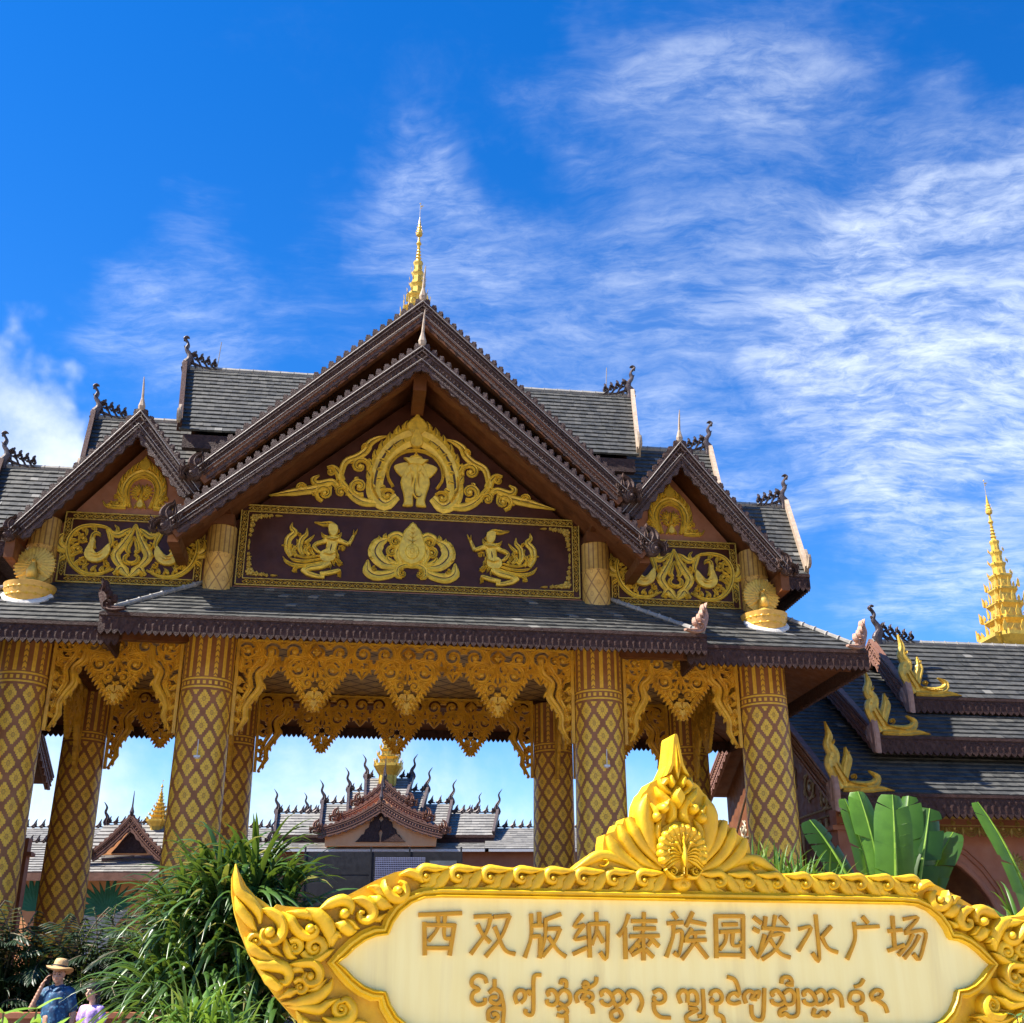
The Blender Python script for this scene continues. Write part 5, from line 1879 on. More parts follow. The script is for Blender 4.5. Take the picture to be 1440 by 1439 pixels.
def crest_half(mb):
    def S(pts, w, h=.07, n=4, mode='round', base=.05):
        mb.stroke([TC(*p) for p in pts], [q * k6 / 166 for q in w], h, base, n, mode)
    S([(-240, 1232), (-140, 1180), (-30, 1120), (80, 1115), (190, 1150), (320, 1205), (450, 1240)], [10, 60, 90, 80, 70, 56, 20], .05)
    S([(-20, 1190), (20, 1200), (50, 1175), (40, 1150), (10, 1150)], [8, 14, 16, 14, 8], .08)
    S([(480, 1232), (330, 1205), (190, 1120), (110, 1030), (70, 950)], [50, 80, 96, 100, 44], .055)
    S([(520, 1215), (390, 1160), (280, 1060), (210, 950), (175, 860)], [50, 80, 96, 100, 40], .065)
    S([(530, 1180), (440, 1090), (360, 1000), (300, 900), (250, 800)], [50, 80, 100, 104, 44], .075)
    S([(510, 1110), (450, 1010), (410, 880), (395, 760), (405, 680), (425, 595)], [60, 120, 150, 150, 110, 8], .09)
    S([(440, 680), (480, 730), (490, 790)], [30, 60, 50], .11)
    mb.dome(*TC(487, 790), 44 * k6 / 166, .14, 14)
    S([(600, 830), (640, 780), (640, 700), (590, 640), (540, 590), (505, 530)], [40, 80, 84, 80, 66, 8], .10)
    S([(600, 640), (575, 680), (565, 710)], [30, 46, 40], .12)
    mb.dome(*TC(556, 715), 46 * k6 / 166, .15, 14)
    S([(530, 1000), (500, 930), (510, 860), (550, 800)], [40, 70, 60, 8], .09)
    S([(560, 520), (600, 480), (640, 500)], [50, 60, 30], .10)
    S([(670, 600), (600, 560), (560, 500), (540, 440)], [30, 50, 44, 8], .08)


mb = MB()
mirror(mb, crest_half, front(0, 0, .03), front(0, 0, .03, -1))
mb.M = front(0, 0, .03)
mb.blob([TC(*p) for p in ((684, 78), (673, 110), (657, 220), (636, 340), (588, 440), (630, 410), (660, 350), (693, 470), (726, 350), (756, 410), (798, 440), (750, 340), (729, 220), (713, 110), (702, 78))], .10, .04, .0, 1)
mb.blob([TC(*p) for p in ((693, 520), (660, 560), (630, 610), (650, 660), (693, 715), (736, 660), (756, 610), (726, 560))], .14, .03, .025, 2)
mb.blob([TC(*p) for p in ((640, 420), (605, 450), (620, 510), (650, 540), (676, 500))], .12, .03, .02, 2)
mb.blob([TC(*p) for p in ((746, 420), (781, 450), (766, 510), (736, 540), (710, 500))], .12, .03, .02, 2)
# ridge of the spire
mb.stroke([TC(693, 86), TC(693, 330), TC(693, 460)], [.02, .05, .02], .13, .02, 2)
mb.build('crest_carving', M['goldpaint'], crest, smooth=55)
mb = MB()
mb.M = front(0, 2.6, .02)
mb.dome(0, 0, .225, .10, 30)
mb.build('medallion', M['goldpaint'], crest, smooth=55)
mb = MB()
mb.M = front(0, 2.58, -.075)
for i in range(15):
    a = R_(-22 + 224 * i / 14)
    x, y = math.cos(a), math.sin(a)
    mb.stroke([(x * .05, y * .05), (x * .13, y * .13), (x * .19, y * .19)], [.014, .044, .070], .035, .03, 2, 'round')
    mb.dome(x * .19, y * .19, .036, .04, 9, base=.04)
    mb.dome(x * .195, y * .195, .014, .055, 7)
    mb.dome(x * .135, y * .135, .010, .05, 6)
for m in (-1, 1):
    for j in range(5):
        mb.stroke([(m * .03, -.02 - j * .012), (m * .10, .02 - j * .03), (m * .17, -.02 - j * .035)], [.012, .03, .008], .05 - j * .003, .02, 3, 'round')
    mb.stroke([(m * .02, -.02), (m * .06, .06), (m * .11, .055)], [.02, .04, .01], .06, .02, 3, 'round')
    mb.stroke([(m * .012, -.12), (m * .014, -.19), (m * .05, -.2)], [.014, .012, .010], .05, .02, 1, 'round')
    mb.scroll(m * .10, -.165, .035, 90, m, 1.2, .016, .04, .03, 2, 'round')
    mb.stroke([(m * .02, -.205), (m * .10, -.21), (m * .16, -.15)], [.03, .034, .01], .04, .04, 3, 'round')
mb.stroke([(0, -.13), (0, -.06), (.004, .02), (0, .07), (0, .10)], [.02, .055, .04, .022, .03], .08, .02, 3, 'round')
mb.stroke([(0, .10), (0, .15)], [.02, .006], .07, .02, 1, 'round')
mb.build('peacock', M['goldpaint'], crest, smooth=55)
b = MB()
b.box(-3.0, 3.0, .02, .55, 0, .62)
b.box(-2.6, 2.6, .06, .5, .62, .96)
b.build('plinth', M['stone'], sign)
# ============================================================ side halls right and left of the gate
def flame(mb, s=1.0):
    """gilded swan-flame on the eave corner: blade, wing and a long curling tail to the right"""
    def T(x, y):
        return ((x - 680) / 240.0 * s, (640 - y) / 240.0 * s)

    def S(pts, w, h=.07, n=4, m='ridge'):
        mb.stroke([T(*p) for p in pts], [q / 240 * s for q in w], h, .06, n, m)
    S([(700, 620), (668, 545), (636, 470), (650, 410), (624, 350), (636, 290), (617, 205)], [80, 105, 96, 84, 62, 44, 3], .08)
    S([(640, 400), (622, 380), (628, 358)], [26, 24, 5])
    S([(705, 570), (722, 500), (742, 440), (735, 366)], [50, 64, 62, 8], .08)
    for i in range(4):
        mb.leaf(*T(728 + i * 4, 520 - i * 36), 20, .13 * s, .07 * s, .07, .9, .05)
    S([(690, 610), (770, 606), (850, 606), (908, 588), (924, 548), (872, 512)], [50, 60, 54, 56, 44, 4], .08)
    S([(690, 632), (850, 632), (940, 622), (1030, 634)], [30, 44, 36, 4], .07)
    mb.scroll(*T(768, 552), .075 * s, 300, 1, 1.1, .05 * s, .07, .05)
    for x, y, a in ((655, 500, 160), (640, 440, 150), (650, 350, 40), (660, 420, 40)):
        mb.leaf(*T(x, y), a, .16 * s, .07 * s, .075, .8, .05)
    for i in range(9):
        mb.dome(*T(790 + i * 12, 596 - abs(i - 4) * -1.2), .018 * s, .095, 6)
    S([(640, 490), (660, 540), (690, 590)], [8, 10, 6], .11)
    S([(660, 470), (690, 530), (740, 590), (850, 612)], [8, 10, 10, 6], .11)


def side_hall(sgn, name, label):
    h = thing(name, label, 'hall', (GX, GY, 0), TH)
    UE = 34.0

    def X(u):
        return sgn * u
    tiers = ((11.35, 1.0, 6.04, 7.0, 10.55, .60), (13.1, 2.0, 7.76, 6.0, 10.92, .50), (14.75, 3.0, 9.13, 5.1, 11.33, .47))
    for i, (u0, v0, z0, v1, z1, fh) in enumerate(tiers):
        t = MB()
        t.tiles((X(u0), v0, z0), (X(UE), v0, z0), (X(u0), v1, z1), (X(UE), v1, z1), .25, .27, .055)
        vr, zr = ((12.6, 7.7), (11.0, 8.4), (8.0, 9.6))[i]
        t.tiles((X(u0), vr, zr), (X(UE), vr, zr), (X(u0), v1, z1), (X(UE), v1, z1), .6, .6, .055)
        ro = t.build('tiled_roof', M['tile'], h)
        sb = MB()
        sb.add([(X(u0 + .05), v0 + .1, z0 - .12), (X(UE), v0 + .1, z0 - .12), (X(UE), v1, z1 - .15), (X(u0 + .05), v1, z1 - .15)], [(0, 1, 2, 3)])
        sb.add([(X(u0 + .05), vr, zr - .12), (X(UE), vr, zr - .12), (X(UE), v1, z1 - .15), (X(u0 + .05), v1, z1 - .15)], [(3, 2, 1, 0)])
        sb.build('roof_soffit', M['soffit'], ro)
        f = MB()
        a, b_ = (X(u0), v0 - .03, z0 - .01), (X(UE), v0 - .03, z0 - .01)
        fascia(f, a if sgn > 0 else b_, b_ if sgn > 0 else a, fh, (0, -1, 0), unit=.19)
        f.build('eave_board', M['wood_trim'], ro)
        # rake boards of the end facing the gate
        rb = MB()
        rb.M = Matrix(((0, sgn, 0, X(u0) - sgn * .06), (1, 0, 0, 0), (0, 0, 1, 0), (0, 0, 0, 1)))
        bargeboard(rb, [(v0, z0 + .12), (v1, z1 + .12)], .52, 0, crest=0, unit=.3, scal=.08)
        rb.cut()
        bargeboard(rb, [(vr, zr + .12), (v1, z1 + .12)], .52, 0, crest=0, unit=.3, scal=.10)
        rb.build_parts('rake_board', M['rake'], ro)
        ev = MB()
        ev.M = Matrix(((0, sgn, 0, X(u0) - sgn * .10), (1, 0, 0, v0 - .05), (0, 0, 1, z0 + .05), (0, 0, 0, 1))) @ front(0, 0, 0)
        ev.blob([(-.10, -.55), (.14, -.50), (.30, -.2), (.42, .18), (.30, .30), (.22, .1), (.12, .30), (.05, .62), (-.06, .30), (-.12, .0)], .10, .06, .03, 1)
        ev.leaf(.08, -.3, 80, .7, .12, .13, .1, .04)
        ev.leaf(.2, -.2, 50, .5, .1, .13, .1, .04)
        ev.build('rake_end', M['pinkwood'], ro)
        fl = MB()
        fl.M = front(0, 0, 0, sgn)
        flame(fl, 1.0)
        fl.build('gilt_flame', M['spiregold'], ro, (X(u0 + .06), v0 - .02, z0 + .05))
    # ridge and its finial
    r = MB()
    for i in range(48):
        a = 14.75 + i * .4
        r.tube([(X(a), 5.1, 11.38), (X(a + .03), 5.1, 11.38), (X(a + .4), 5.1, 11.38)], [.11, .09, .085], 6)
    r.build('ridge_cap', M['stone'], h)
    cf = MB()
    cf.M = front(0, 0, 0, sgn)
    cho_fa(cf, 1.15, 5)
    cf.build('ridge_finial', M['iron'], h, (X(14.85), 5.05, 11.42))
    # walls: arched front, gable end with a carved pediment
    w = MB()
    pts = [(11.7, 0), (11.7, 5.7), (UE, 5.7), (UE, 0)]
    ar = []
    for k in range(4):
        c = 14.1 + k * 5.2
        ar.append([(c + 2.15 * math.cos(R_(a)), 1.9 + 2.85 * math.sin(R_(a))) for a in range(0, 181, 12)])
    for k in (3, 2, 1, 0):
        A = ar[k]
        pts += [(A[0][0], 0)] + A + [(A[-1][0], 0)]
    w.prism([(X(a), b_) for a, b_ in pts], 2.3, 2.6)
    w.build('arcade_wall', M['terra'], h)
    am = MB()
    for k in range(4):
        A = ar[k]
        c = 14.1 + k * 5.2
        for (sc, wd, hh) in ((1.0, .16, .06), (1.11, .05, .05), (1.16, .03, .04)):
            am.M = front(0, 0, 2.3)
            am.stroke([(X(c + (a - c) * sc), 1.9 + (b_ - 1.9) * sc) for a, b_ in A], wd, hh, .01, 1, 'round')
        am.cut()
    am.build_parts('arch_moulding', M['terra'], h)
    dk = MB()
    dk.box(min(X(11.9), X(UE)), max(X(11.9), X(UE)), 5.6, 5.8, 0, 6.2)
    dk.build('inner_wall', M['soffit'], h)
    fr = MB()
    fr.M = front(0, 0, 1.75)
    n = int((UE - 11.6) / .46)
    for i in range(n):
        c = X(11.8 + .46 * (i + .5))
        for j in range(3):
            rr = .21 - .055 * j
            fr.stroke([(c + rr * math.cos(R_(a)), 5.32 + rr * math.sin(R_(a)) * 1.15) for a in range(180, 361, 20)], .035, .03, .02, 1)
        fr.dome(c, 5.28, .05, .04, 7)
        fr.leaf(c + X(.23), 5.3, 270, .24, .07, .03, 0)
        fr.scroll(c, 5.43, .07, 90, 1, 1.2, .04, .03)
    fr.stroke([(X(11.6), 5.56), (X(UE), 5.56)], .07, .05, .02, 1, 'flat')
    fr.stroke([(X(11.6), 5.36), (X(UE), 5.36)], .02, .035, .02, 1, 'flat')
    fr.build('hanging_frieze', M['relief_dull'], h)
    md = MB()
    for k in range(3):
        md.M = front(X(16.7 + k * 5.2), 4.42, 2.3)
        for i in range(16):
            a = R_(i * 22.5)
            md.leaf(.12 * math.cos(a), .12 * math.sin(a), math.degrees(a), .2, .09, .03, 0)
        md.dome(0, 0, .13, .04, 14)
        md.flower(0, 0, .1, .06, 8)
        md.cut()
    md.build_parts('wall_medallion', M['relief_dull'], h)
    ge = MB()
    ge.add([(X(11.95), 2.0, 5.6), (X(11.95), 12.2, 5.6), (X(11.95), 12.2, 7.6), (X(11.95), 7.0, 10.3), (X(11.95), 2.0, 6.6)], [(0, 1, 2, 3, 4)])
    ge.add([(X(12.05), 2.6, 0), (X(12.05), 12.2, 0), (X(12.05), 12.2, 5.7), (X(12.05), 2.6, 5.7)], [(0, 1, 2, 3)])
    ge.build('gable_end', M['soffit'], h)
    po = MB()
    for v in (2.05, 12.1):
        po.box(min(X(11.55), X(12.05)), max(X(11.55), X(12.05)), v - .22, v + .22, 0, 5.75)
        po.box(min(X(11.4), X(12.2)), max(X(11.4), X(12.2)), v - .28, v + .26, 5.2, 5.32)
        po.cut()
    po.build_parts('corner_post', M['terra'], h)
    gc = MB()
    gc.M = side(0, 0, X(11.93), 1.0, 1.0, -sgn)
    for m in (-1, 1):
        for (x, y, r) in ((7.0 + m * 1.2, 7.2, .5), (7.0 + m * 2.6, 6.7, .42), (7.0 + m * .7, 8.4, .4), (7.0 + m * 3.6, 6.2, .3)):
            gc.scroll(x, y, r, 90, m, 1.5, .09, .03, .01, 5)
        gc.stroke([(7.0 + m * 4.6, 6.0), (7.0 + m * 3.0, 7.3), (7.0 + m * 1.5, 8.6), (7.0, 9.7)], .05, .03, .01, 3)
    gc.stroke([(2.3, 5.95), (11.8, 5.95)], .05, .03, .01, 1)
    gc.stroke([(2.3, 5.75), (11.8, 5.75)], .04, .03, .01, 1)
    for i in range(20):
        gc.leaf(2.5 + i * .46, 5.7, 270, .55 if i % 2 else .8, .16, .04, 0)
    gc.build('gable_carving', M['silvered'], h)
    return h


M['rake'] = simple('red_brown_rake', (.17, .075, .045), (.24, .115, .075), .6, 0, 5, .5, 40, (.10, .05, .035), .5)
M['terra'] = simple('terracotta_wall', (.30, .10, .045), (.36, .135, .065), .65, 0, 1.5, .12, 60, (.18, .06, .03), .5)
M['relief_dull'] = simple('dull_gilding', (.42, .29, .06), (.30, .19, .045), .5, .2, 12, .3, 60, (.15, .09, .03), .5)
M['silvered'] = simple('silvered_carving', (.40, .34, .24), (.26, .21, .14), .5, .2, 12, .3, 60, (.12, .09, .06), .5)
rh = side_hall(1, 'side_hall', 'brown tiled hall right of the gate with gilded flame ornaments and a golden spire')
spire(rh, 20.0, 6.0, 10.9, 6.75, 1.6)
side_hall(-1, 'side_hall', 'dark hall left of the gate, a shaded gable slope behind the leftmost column')


# ============================================================ far hall across the square
def curved(x0, z0, x1, z1, sag, n=6):
    return [(x0 + (x1 - x0) * i / n, z0 + (z1 - z0) * i / n - sag * math.sin(PI * i / n)) for i in range(n + 1)]


def ridge_row(par, x0, x1, y, z, s, end_l=True, end_r=True):
    c = MB()
    n = max(1, round((x1 - x0) / (.58 * s)))
    for i in range(n):
        c.M = front(x0 + (i + .5) * (x1 - x0) / n, z, y)
        c.stroke([(-.2 * s, 0), (0, .18 * s), (.04 * s, .38 * s), (.12 * s, .58 * s)], [.3 * s, .26 * s, .12 * s, .01], .05, .05, 2)
        c.scroll(.1 * s, .12 * s, .11 * s, 60, 1, 1, .06 * s, .05, .05, dome=False)
        c.stroke([(-.28 * s, .03), (.28 * s, .03)], .08 * s, .05, .05, 1)
    c.M = None
    if n and x1 - x0 > .2:
        c.build('ridge_flames', M['iron'], par)
    for x, m, on in ((x0, 1, end_l), (x1, -1, end_r)):
        if on:
            f = MB()
            f.M = front(0, 0, 0, m)
            f.stroke([(.2 * s, -.3 * s), (.0, .1 * s), (.1 * s, .5 * s), (-.12 * s, .9 * s), (-.05 * s, 1.3 * s), (-.3 * s, 1.7 * s)], [.3 * s, .42 * s, .26 * s, .16 * s, .12 * s, .01], .08, .08, 4)
            f.scroll(.28 * s, .2 * s, .16 * s, 60, -1, 1, .1 * s, .08, .08)
            f.build('ridge_finial', M['iron'], par, (x, y, z))


far = thing('far_hall', 'pale tiled far hall with stepped roofs, peach gable and small golden spire', 'hall', (-6.81, 60, 0))
W_ = 30.0
for (xl, xr, zr, ze, yr, sl) in ((-1.25, 1.35, 11.72, 10.1, 3.4, 1.0), (-2.15, 2.2, 10.98, 9.5, 3.3, 1.0), (-3.5, 3.55, 10.30, 8.5, 3.2, 1.0), (-5.95, 6.05, 9.78, 8.5, 3.1, 1.0)):
    ye = yr - (zr - ze) / sl
    t = MB()
    t.tiles((xl + .25, ye, ze), (xr - .25, ye, ze), (xl, yr, zr), (xr, yr, zr), .22, .4, .05)
    t.tiles((xl + .25, 2 * yr - ye, ze), (xr - .25, 2 * yr - ye, ze), (xl, yr, zr), (xr, yr, zr), .5, .8, .05)
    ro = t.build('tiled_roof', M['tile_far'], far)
    vb = MB()
    for s, x_ in ((1, xl), (-1, xr)):
        vb.beam((x_ + s * .22, ye, ze + .1), (x_, yr, zr + .12), .14, .3)
        vb.add([(x_ + s * .35, ye, ze - .1), (x_ + s * .35, 2 * yr - ye, ze - .1), (x_ + s * .1, yr, zr - .05)], [(0, 1, 2)])
        vb.cut()
    vb.build_parts('verge_board', M['iron'], ro)
    if zr < 9.9:
        eb = MB()
        for a, b_ in ((xl + .2, -2.9), (2.9, xr - .2)):
            eb.box(a, b_, ye - .06, ye + .1, ze - .5, ze)
            eb.box(a - .05, b_ + .05, ye - .12, ye - .06, ze - .12, ze + .02)
            eb.cut()
        eb.build_parts('eave_board', M['wood_trim'], ro)
    inner = {11.72: .62, 10.98: 1.3, 10.30: 2.2, 9.78: 3.55}[zr]
    ridge_row(ro, xl, -inner, yr, zr + .05, .75, True, False)
    ridge_row(ro, inner, xr, yr, zr + .05, .75, False, True)
for (xl, xr, zr, ze, yr) in ((-W_, -5.2, 9.0, 7.75, 3.0), (5.4, W_, 9.0, 7.75, 3.0), (-5.4, 5.6, 8.4, 7.75, 2.4)):
    t = MB()
    ye = 1.1
    t.tiles((xl, ye, ze), (xr, ye, ze), (xl, yr, zr), (xr, yr, zr), .22, .4, .05)
    t.tiles((xl, 2 * yr - ye, ze), (xr, 2 * yr - ye, ze), (xl, yr, zr), (xr, yr, zr), .5, .8, .05)
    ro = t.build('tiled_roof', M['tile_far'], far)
    if zr > 8.5:
        ridge_row(ro, xl if xl > 0 else xl, xr, yr, zr + .05, .75, False, False)
    eb = MB()
    eb.box(xl, xr, ye - .05, ye + .1, ze - .14, ze - .02)
    eb.build('eave_board', M['steel'], ro)
t = MB()
t.tiles((-4.9, 5.2, 9.6), (4.9, 5.2, 9.6), (-4.9, 6.2, 10.35), (4.9, 6.2, 10.35), .22, .4)
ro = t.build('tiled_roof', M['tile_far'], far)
ridge_row(ro, -4.9, 4.9, 6.2, 10.35, .6)
g = MB()
g.prism([(-2.85, 7.85), (2.85, 7.85), (2.9, 8.5), (1.7, 9.1), (.7, 9.75), (0, 10.3), (-.7, 9.75), (-1.7, 9.1), (-2.9, 8.5)], .75, 1.4)
g.build('gable_wall', M['peach'] if 'peach' in M else M['plaster'], far)
for (hw, zp, ze, y, w_) in ((1.42, 11.40, 10.28, 1.75, .42), (2.42, 10.72, 9.42, 1.1, .46), (3.3, 10.12, 8.72, .5, .5)):
    for s in (-1, 1):
        mb = MB()
        bargeboard(mb, curved(s * hw, ze, 0, zp, .16 * hw / 3.3 + .06), w_, y, crest=.10, unit=.3, scal=.08)
        o = mb.build('bargeboard', M['rake'], far)
        nb = MB()
        nb.M = front(s * (hw + .05), ze - .12, y, -s)
        naga_end(nb, .85)
        nb.build('end_ornament', M['rake'], o)
        sf = MB()
        cv = curved(s * hw, ze - .1, 0, zp - .1, .16 * hw / 3.3 + .06)
        for i in range(6):
            a, b_ = cv[i], cv[i + 1]
            sf.add([(a[0], y, a[1]), (a[0], 2.6, a[1]), (b_[0], 2.6, b_[1]), (b_[0], y, b_[1])], [(0, 1, 2, 3)])
        sf.build('gable_soffit', M['soffit'], o)
    sp = MB()
    spike(sp, 0, y, zp, .9, .02)
    sp.build('peak_finial', M['iron'], far)
# carved triangle on the peach gable
cv = MB()
for m in (-1, 1):
    cv.M = front(0, 8.05, .74, m)
    cv.blob([(.05, .0), (1.3, .0), (1.12, .16), (.98, .36), (.86, .40), (.80, .62), (.62, .74), (.58, .98), (.40, 1.08), (.34, 1.3), (.18, 1.42), (.0, 1.75), (.0, 1.30), (.12, 1.15), (.0, 1.0), (.0, .62), (.1, .5), (.04, .2)], .06, .01, .02, 1)
cv.build('gable_carving', M['wood_trim'], far)
w = MB()
w.box(-W_, W_, 1.6, 2.0, 0, 7.9)
w.build('hall_wall', M['terra'], far)
spire(far, 0, 3.2, 11.2, 5.0, 1.45, detail=True, plinth=.2)

# big dark stage screen before the far hall
sc = thing('stage_screen', 'wide black outdoor screen standing before the far hall with a bluish lattice window', 'screen', (-5.97, 55, 0))
b = MB()
b.box(-3.65, 3.65, 0, .35, 1.0, 7.0)
for x in (-3.66, -.6, 1.2, 3.6):
    b.box(x - .04, x + .04, -.03, .0, 1.0, 7.22)
for i in range(1, 6):
    b.box(-3.65, 3.65, -.012, .0, 1 + i - .012, 1 + i + .012)
b.build('screen_body', M['black'], sc)
b = MB()
for i in range(28):
    b.box(-.35 + i * .082, -.35 + i * .082 + .03, -.07, -.04, 5.6, 6.75)
for i in range(14):
    b.box(-.38, 1.95, -.085, -.07, 5.62 + i * .083, 5.65 + i * .083)
b.build('lattice', M['bluegrey'] if 'bluegrey' in M else M['steel'], sc)
b = MB()
b.box(2.15, 3.4, -.05, -.01, 5.6, 6.6)
b.build('display_panel', M['slategrey'] if 'slategrey' in M else M['steel'], sc)
b = MB()
for x in (-3.4, -1.2, 1.2, 3.4):
    b.box(x - .1, x + .1, .05, .3, 0, 1.0)
    b.cut()
b.build_parts('support_post', M['black'], sc)

# small pavilion with a painted wall on the far left
pv = thing('small_pavilion', 'small pavilion far left with a gable, golden spire and a painted elephant wall', 'pavilion', (-15.0, 46, 0))
t = MB()
t.tiles((-5.2, -.8, 5.28), (5.2, -.8, 5.28), (-5.2, 1.6, 6.6), (5.2, 1.6, 6.6), .22, .4)
ro = t.build('tiled_roof', M['tile_far'], pv)
t = MB()
t.tiles((-2.0, .6, 6.1), (2.6, .6, 6.1), (-1.6, 1.7, 7.35), (2.2, 1.7, 7.35), .2, .4)
t.tiles((-2.0, 2.8, 6.1), (2.6, 2.8, 6.1), (-1.6, 1.7, 7.35), (2.2, 1.7, 7.35), .4, .6)
r2 = t.build('tiled_roof', M['tile_far'], pv)
ridge_row(r2, -1.6, 2.2, 1.7, 7.4, .5)
ridge_row(ro, -5.2, -1.8, 1.6, 6.65, .5, True, False)
ridge_row(ro, 2.4, 5.2, 1.6, 6.65, .5, False, True)
eb = MB()
eb.box(-5.25, 5.25, -.88, -.8, 4.98, 5.26)
eb.build('eave_board', M['rake'], pv)
g = MB()
g.prism([(-1.15, 6.0), (1.35, 6.0), (.1, 7.2)], -.1, .3)
g.build('gable_wall', M['peach'] if 'peach' in M else M['plaster'], pv)
cv = MB()
cv.M = front(.1, 6.05, -.105)
cv.blob([(-.7, 0), (.7, 0), (.5, .25), (.3, .55), (0, .95), (-.3, .55), (-.5, .25)], .04, .01, .02, 1)
cv.build('gable_carving', M['wood_trim'], pv)
for s in (-1, 1):
    mb = MB()
    bargeboard(mb, curved(.1 + s * 1.5, 6.0, .1, 7.5, .1), .34, -.35, crest=.07, unit=.25, scal=.06)
    o = mb.build('bargeboard', M['rake'], pv)
    nb = MB()
    nb.M = front(.1 + s * 1.55, 5.95, -.35, -s)
    naga_end(nb, .6)
    nb.build('end_ornament', M['wood'], o)
sp = MB()
spike(sp, .1, -.35, 7.45, .7, .02)
sp.build('peak_finial', M['iron'], pv)
spire(pv, .55, 1.7, 7.0, 2.15, .82, plinth=.2)
w = MB()
w.box(-5.0, 5.0, .2, .5, 0, 5.3)
w.build('wall', M['peach'] if 'peach' in M else M['plaster'], pv)
for nm, mat, fn in (('painted_leaves', 'muralgreen', 0), ('painted_elephant', 'muralwhite', 1)):
    mb = MB()
    mb.M = front(-1.4, 3.4, .19)
    if fn == 0:
        for i in range(15):
            a = R_(-20 + i * 15)
            mb.leaf(.75, .55, math.degrees(a), 1.35 - .25 * math.sin(i * 1.7), .22, .02, .3)
        for i in range(14):
            a = R_(-10 + i * 14)
            mb.leaf(-1.9, .6, math.degrees(a), 1.5, .26, .02, -.3)
    else:
        mb.blob([(-1.6, -2.2), (-1.7, -.8), (-1.0, .30), (-.1, .42), (.6, .30), (1.1, .42), (1.6, .66), (1.75, .56), (1.45, .3), (1.15, -.15), (1.0, -.9), (.8, -2.2), (.3, -2.2), (.2, -1.3), (-.6, -1.3), (-.7, -2.2)], .025, .0, .01, 2)
        mb.blob([(2.6, .6), (3.2, .8), (3.6, .3), (3.3, -.7), (2.7, -.5)], .02, .0, .01, 3)
    mb.build(nm, M[mat] if mat in M else M['steel'], pv)
pl = MB()
for x in (-3.0, 2.3):
    pl.box(x - .15, x + .15, .0, .2, 0, 5.25)
    pl.cut()
pl.build_parts('wall_pilaster', M['soffit'], pv)
# ============================================================ plants
def leafmat(name, dark, light, tip=None, trans=.3, rough=.42):
    m, N, b = newmat(name)
    r = N.node('ShaderNodeAttribute', attribute_name='rnd').outputs['Fac']
    co = N.node('ShaderNodeTexCoord').outputs['Object']
    c = N.mix(r, dark, light)
    if tip:
        c = N.mix(N.m('MULTIPLY', N.m('GREATER_THAN', r, .93), .8), c, tip)
    c = N.mix(N.m('MULTIPLY', N.mapr(N.noise(co, 7, 4, .6), .4, .7), .3), c, dark)
    N.l.new(c, b.inputs['Base Color'])
    b.inputs['Roughness'].default_value = rough
    tr = N.node('ShaderNodeBsdfTranslucent')
    N.l.new(N.mix(.5, c, (.30, .42, .03)), tr.inputs['Color'])
    mx = N.node('ShaderNodeMixShader')
    mx.inputs[0].default_value = trans
    N.l.new(b.outputs[0], mx.inputs[1])
    N.l.new(tr.outputs[0], mx.inputs[2])
    N.l.new(mx.outputs[0], N.n['Material Output'].inputs['Surface'])
    return m


M['strap'] = leafmat('strap_leaves', (.012, .045, .010), (.075, .16, .028), (.30, .26, .06), .22, .34)
M['strap_light'] = leafmat('light_strap_leaves', (.04, .12, .015), (.16, .30, .045), (.30, .34, .08), .3, .38)
M['palmdark'] = leafmat('dark_fronds', (.006, .022, .008), (.022, .055, .016), (.08, .075, .03), .15, .45)
M['banana'] = leafmat('broad_leaves', (.012, .055, .007), (.15, .34, .035), None, .42, .34)
M['lime'] = leafmat('lime_leaves', (.14, .30, .02), (.30, .48, .05), None, .35, .4)
M['treeleaf'] = leafmat('tree_leaves', (.012, .05, .02), (.04, .11, .035), None, .2, .5)
M['croton'] = leafmat('croton_leaves', (.03, .09, .02), (.09, .20, .04), (.45, .04, .03), .2, .4)
M['stem'] = simple('plant_stem', (.11, .085, .05), (.17, .14, .085), .8, 0, 12, .5, 30)


def ribbon(mb, base, az, el, L, w, droop, r=None, seg=7, fold=.25):
    """one arching strap leaf"""
    p = V(base)
    d = V((math.cos(az) * math.cos(el), math.sin(az) * math.cos(el), math.sin(el)))
    sidev = V((-math.sin(az), math.cos(az), 0))
    r = rng.random() if r is None else r
    vs, fs = [], []
    tw = rng.uniform(-.5, .5)
    for i in range(seg + 1):
        k = i / seg
        ww = w * (.45 + 1.1 * k * (1 - k) * 2) * (1 - k ** 4) if i < seg else w * .04
        ww = max(ww, w * .04)
        s_ = (sidev * math.cos(tw * k) + d.cross(sidev) * math.sin(tw * k)).normalized()
        n = d.cross(s_)
        vs += [p + s_ * ww * .5 + n * ww * fold * -1, p, p - s_ * ww * .5 + n * ww * fold * -1]
        p = p + d * (L / seg)
        d = (d + V((0, 0, -droop * (.35 + k) / seg))).normalized()
    for i in range(seg):
        a = i * 3
        fs += [(a, a + 1, a + 4, a + 3), (a + 1, a + 2, a + 5, a + 4)]
    mb.add(vs, fs, r)


def rosette(mb, c, n, L, w, el0=-10, el1=80, droop=1.4, az0=0, az1=360, r=None):
    for i in range(n):
        az = R_(rng.uniform(az0, az1))
        el = R_(rng.uniform(el0, el1))
        ribbon(mb, V(c) + V((math.cos(az) * .05, math.sin(az) * .05, rng.uniform(-.12, .12))), az, el, L * rng.uniform(.65, 1.15), w * rng.uniform(.75, 1.2), droop * rng.uniform(.6, 1.4), r)


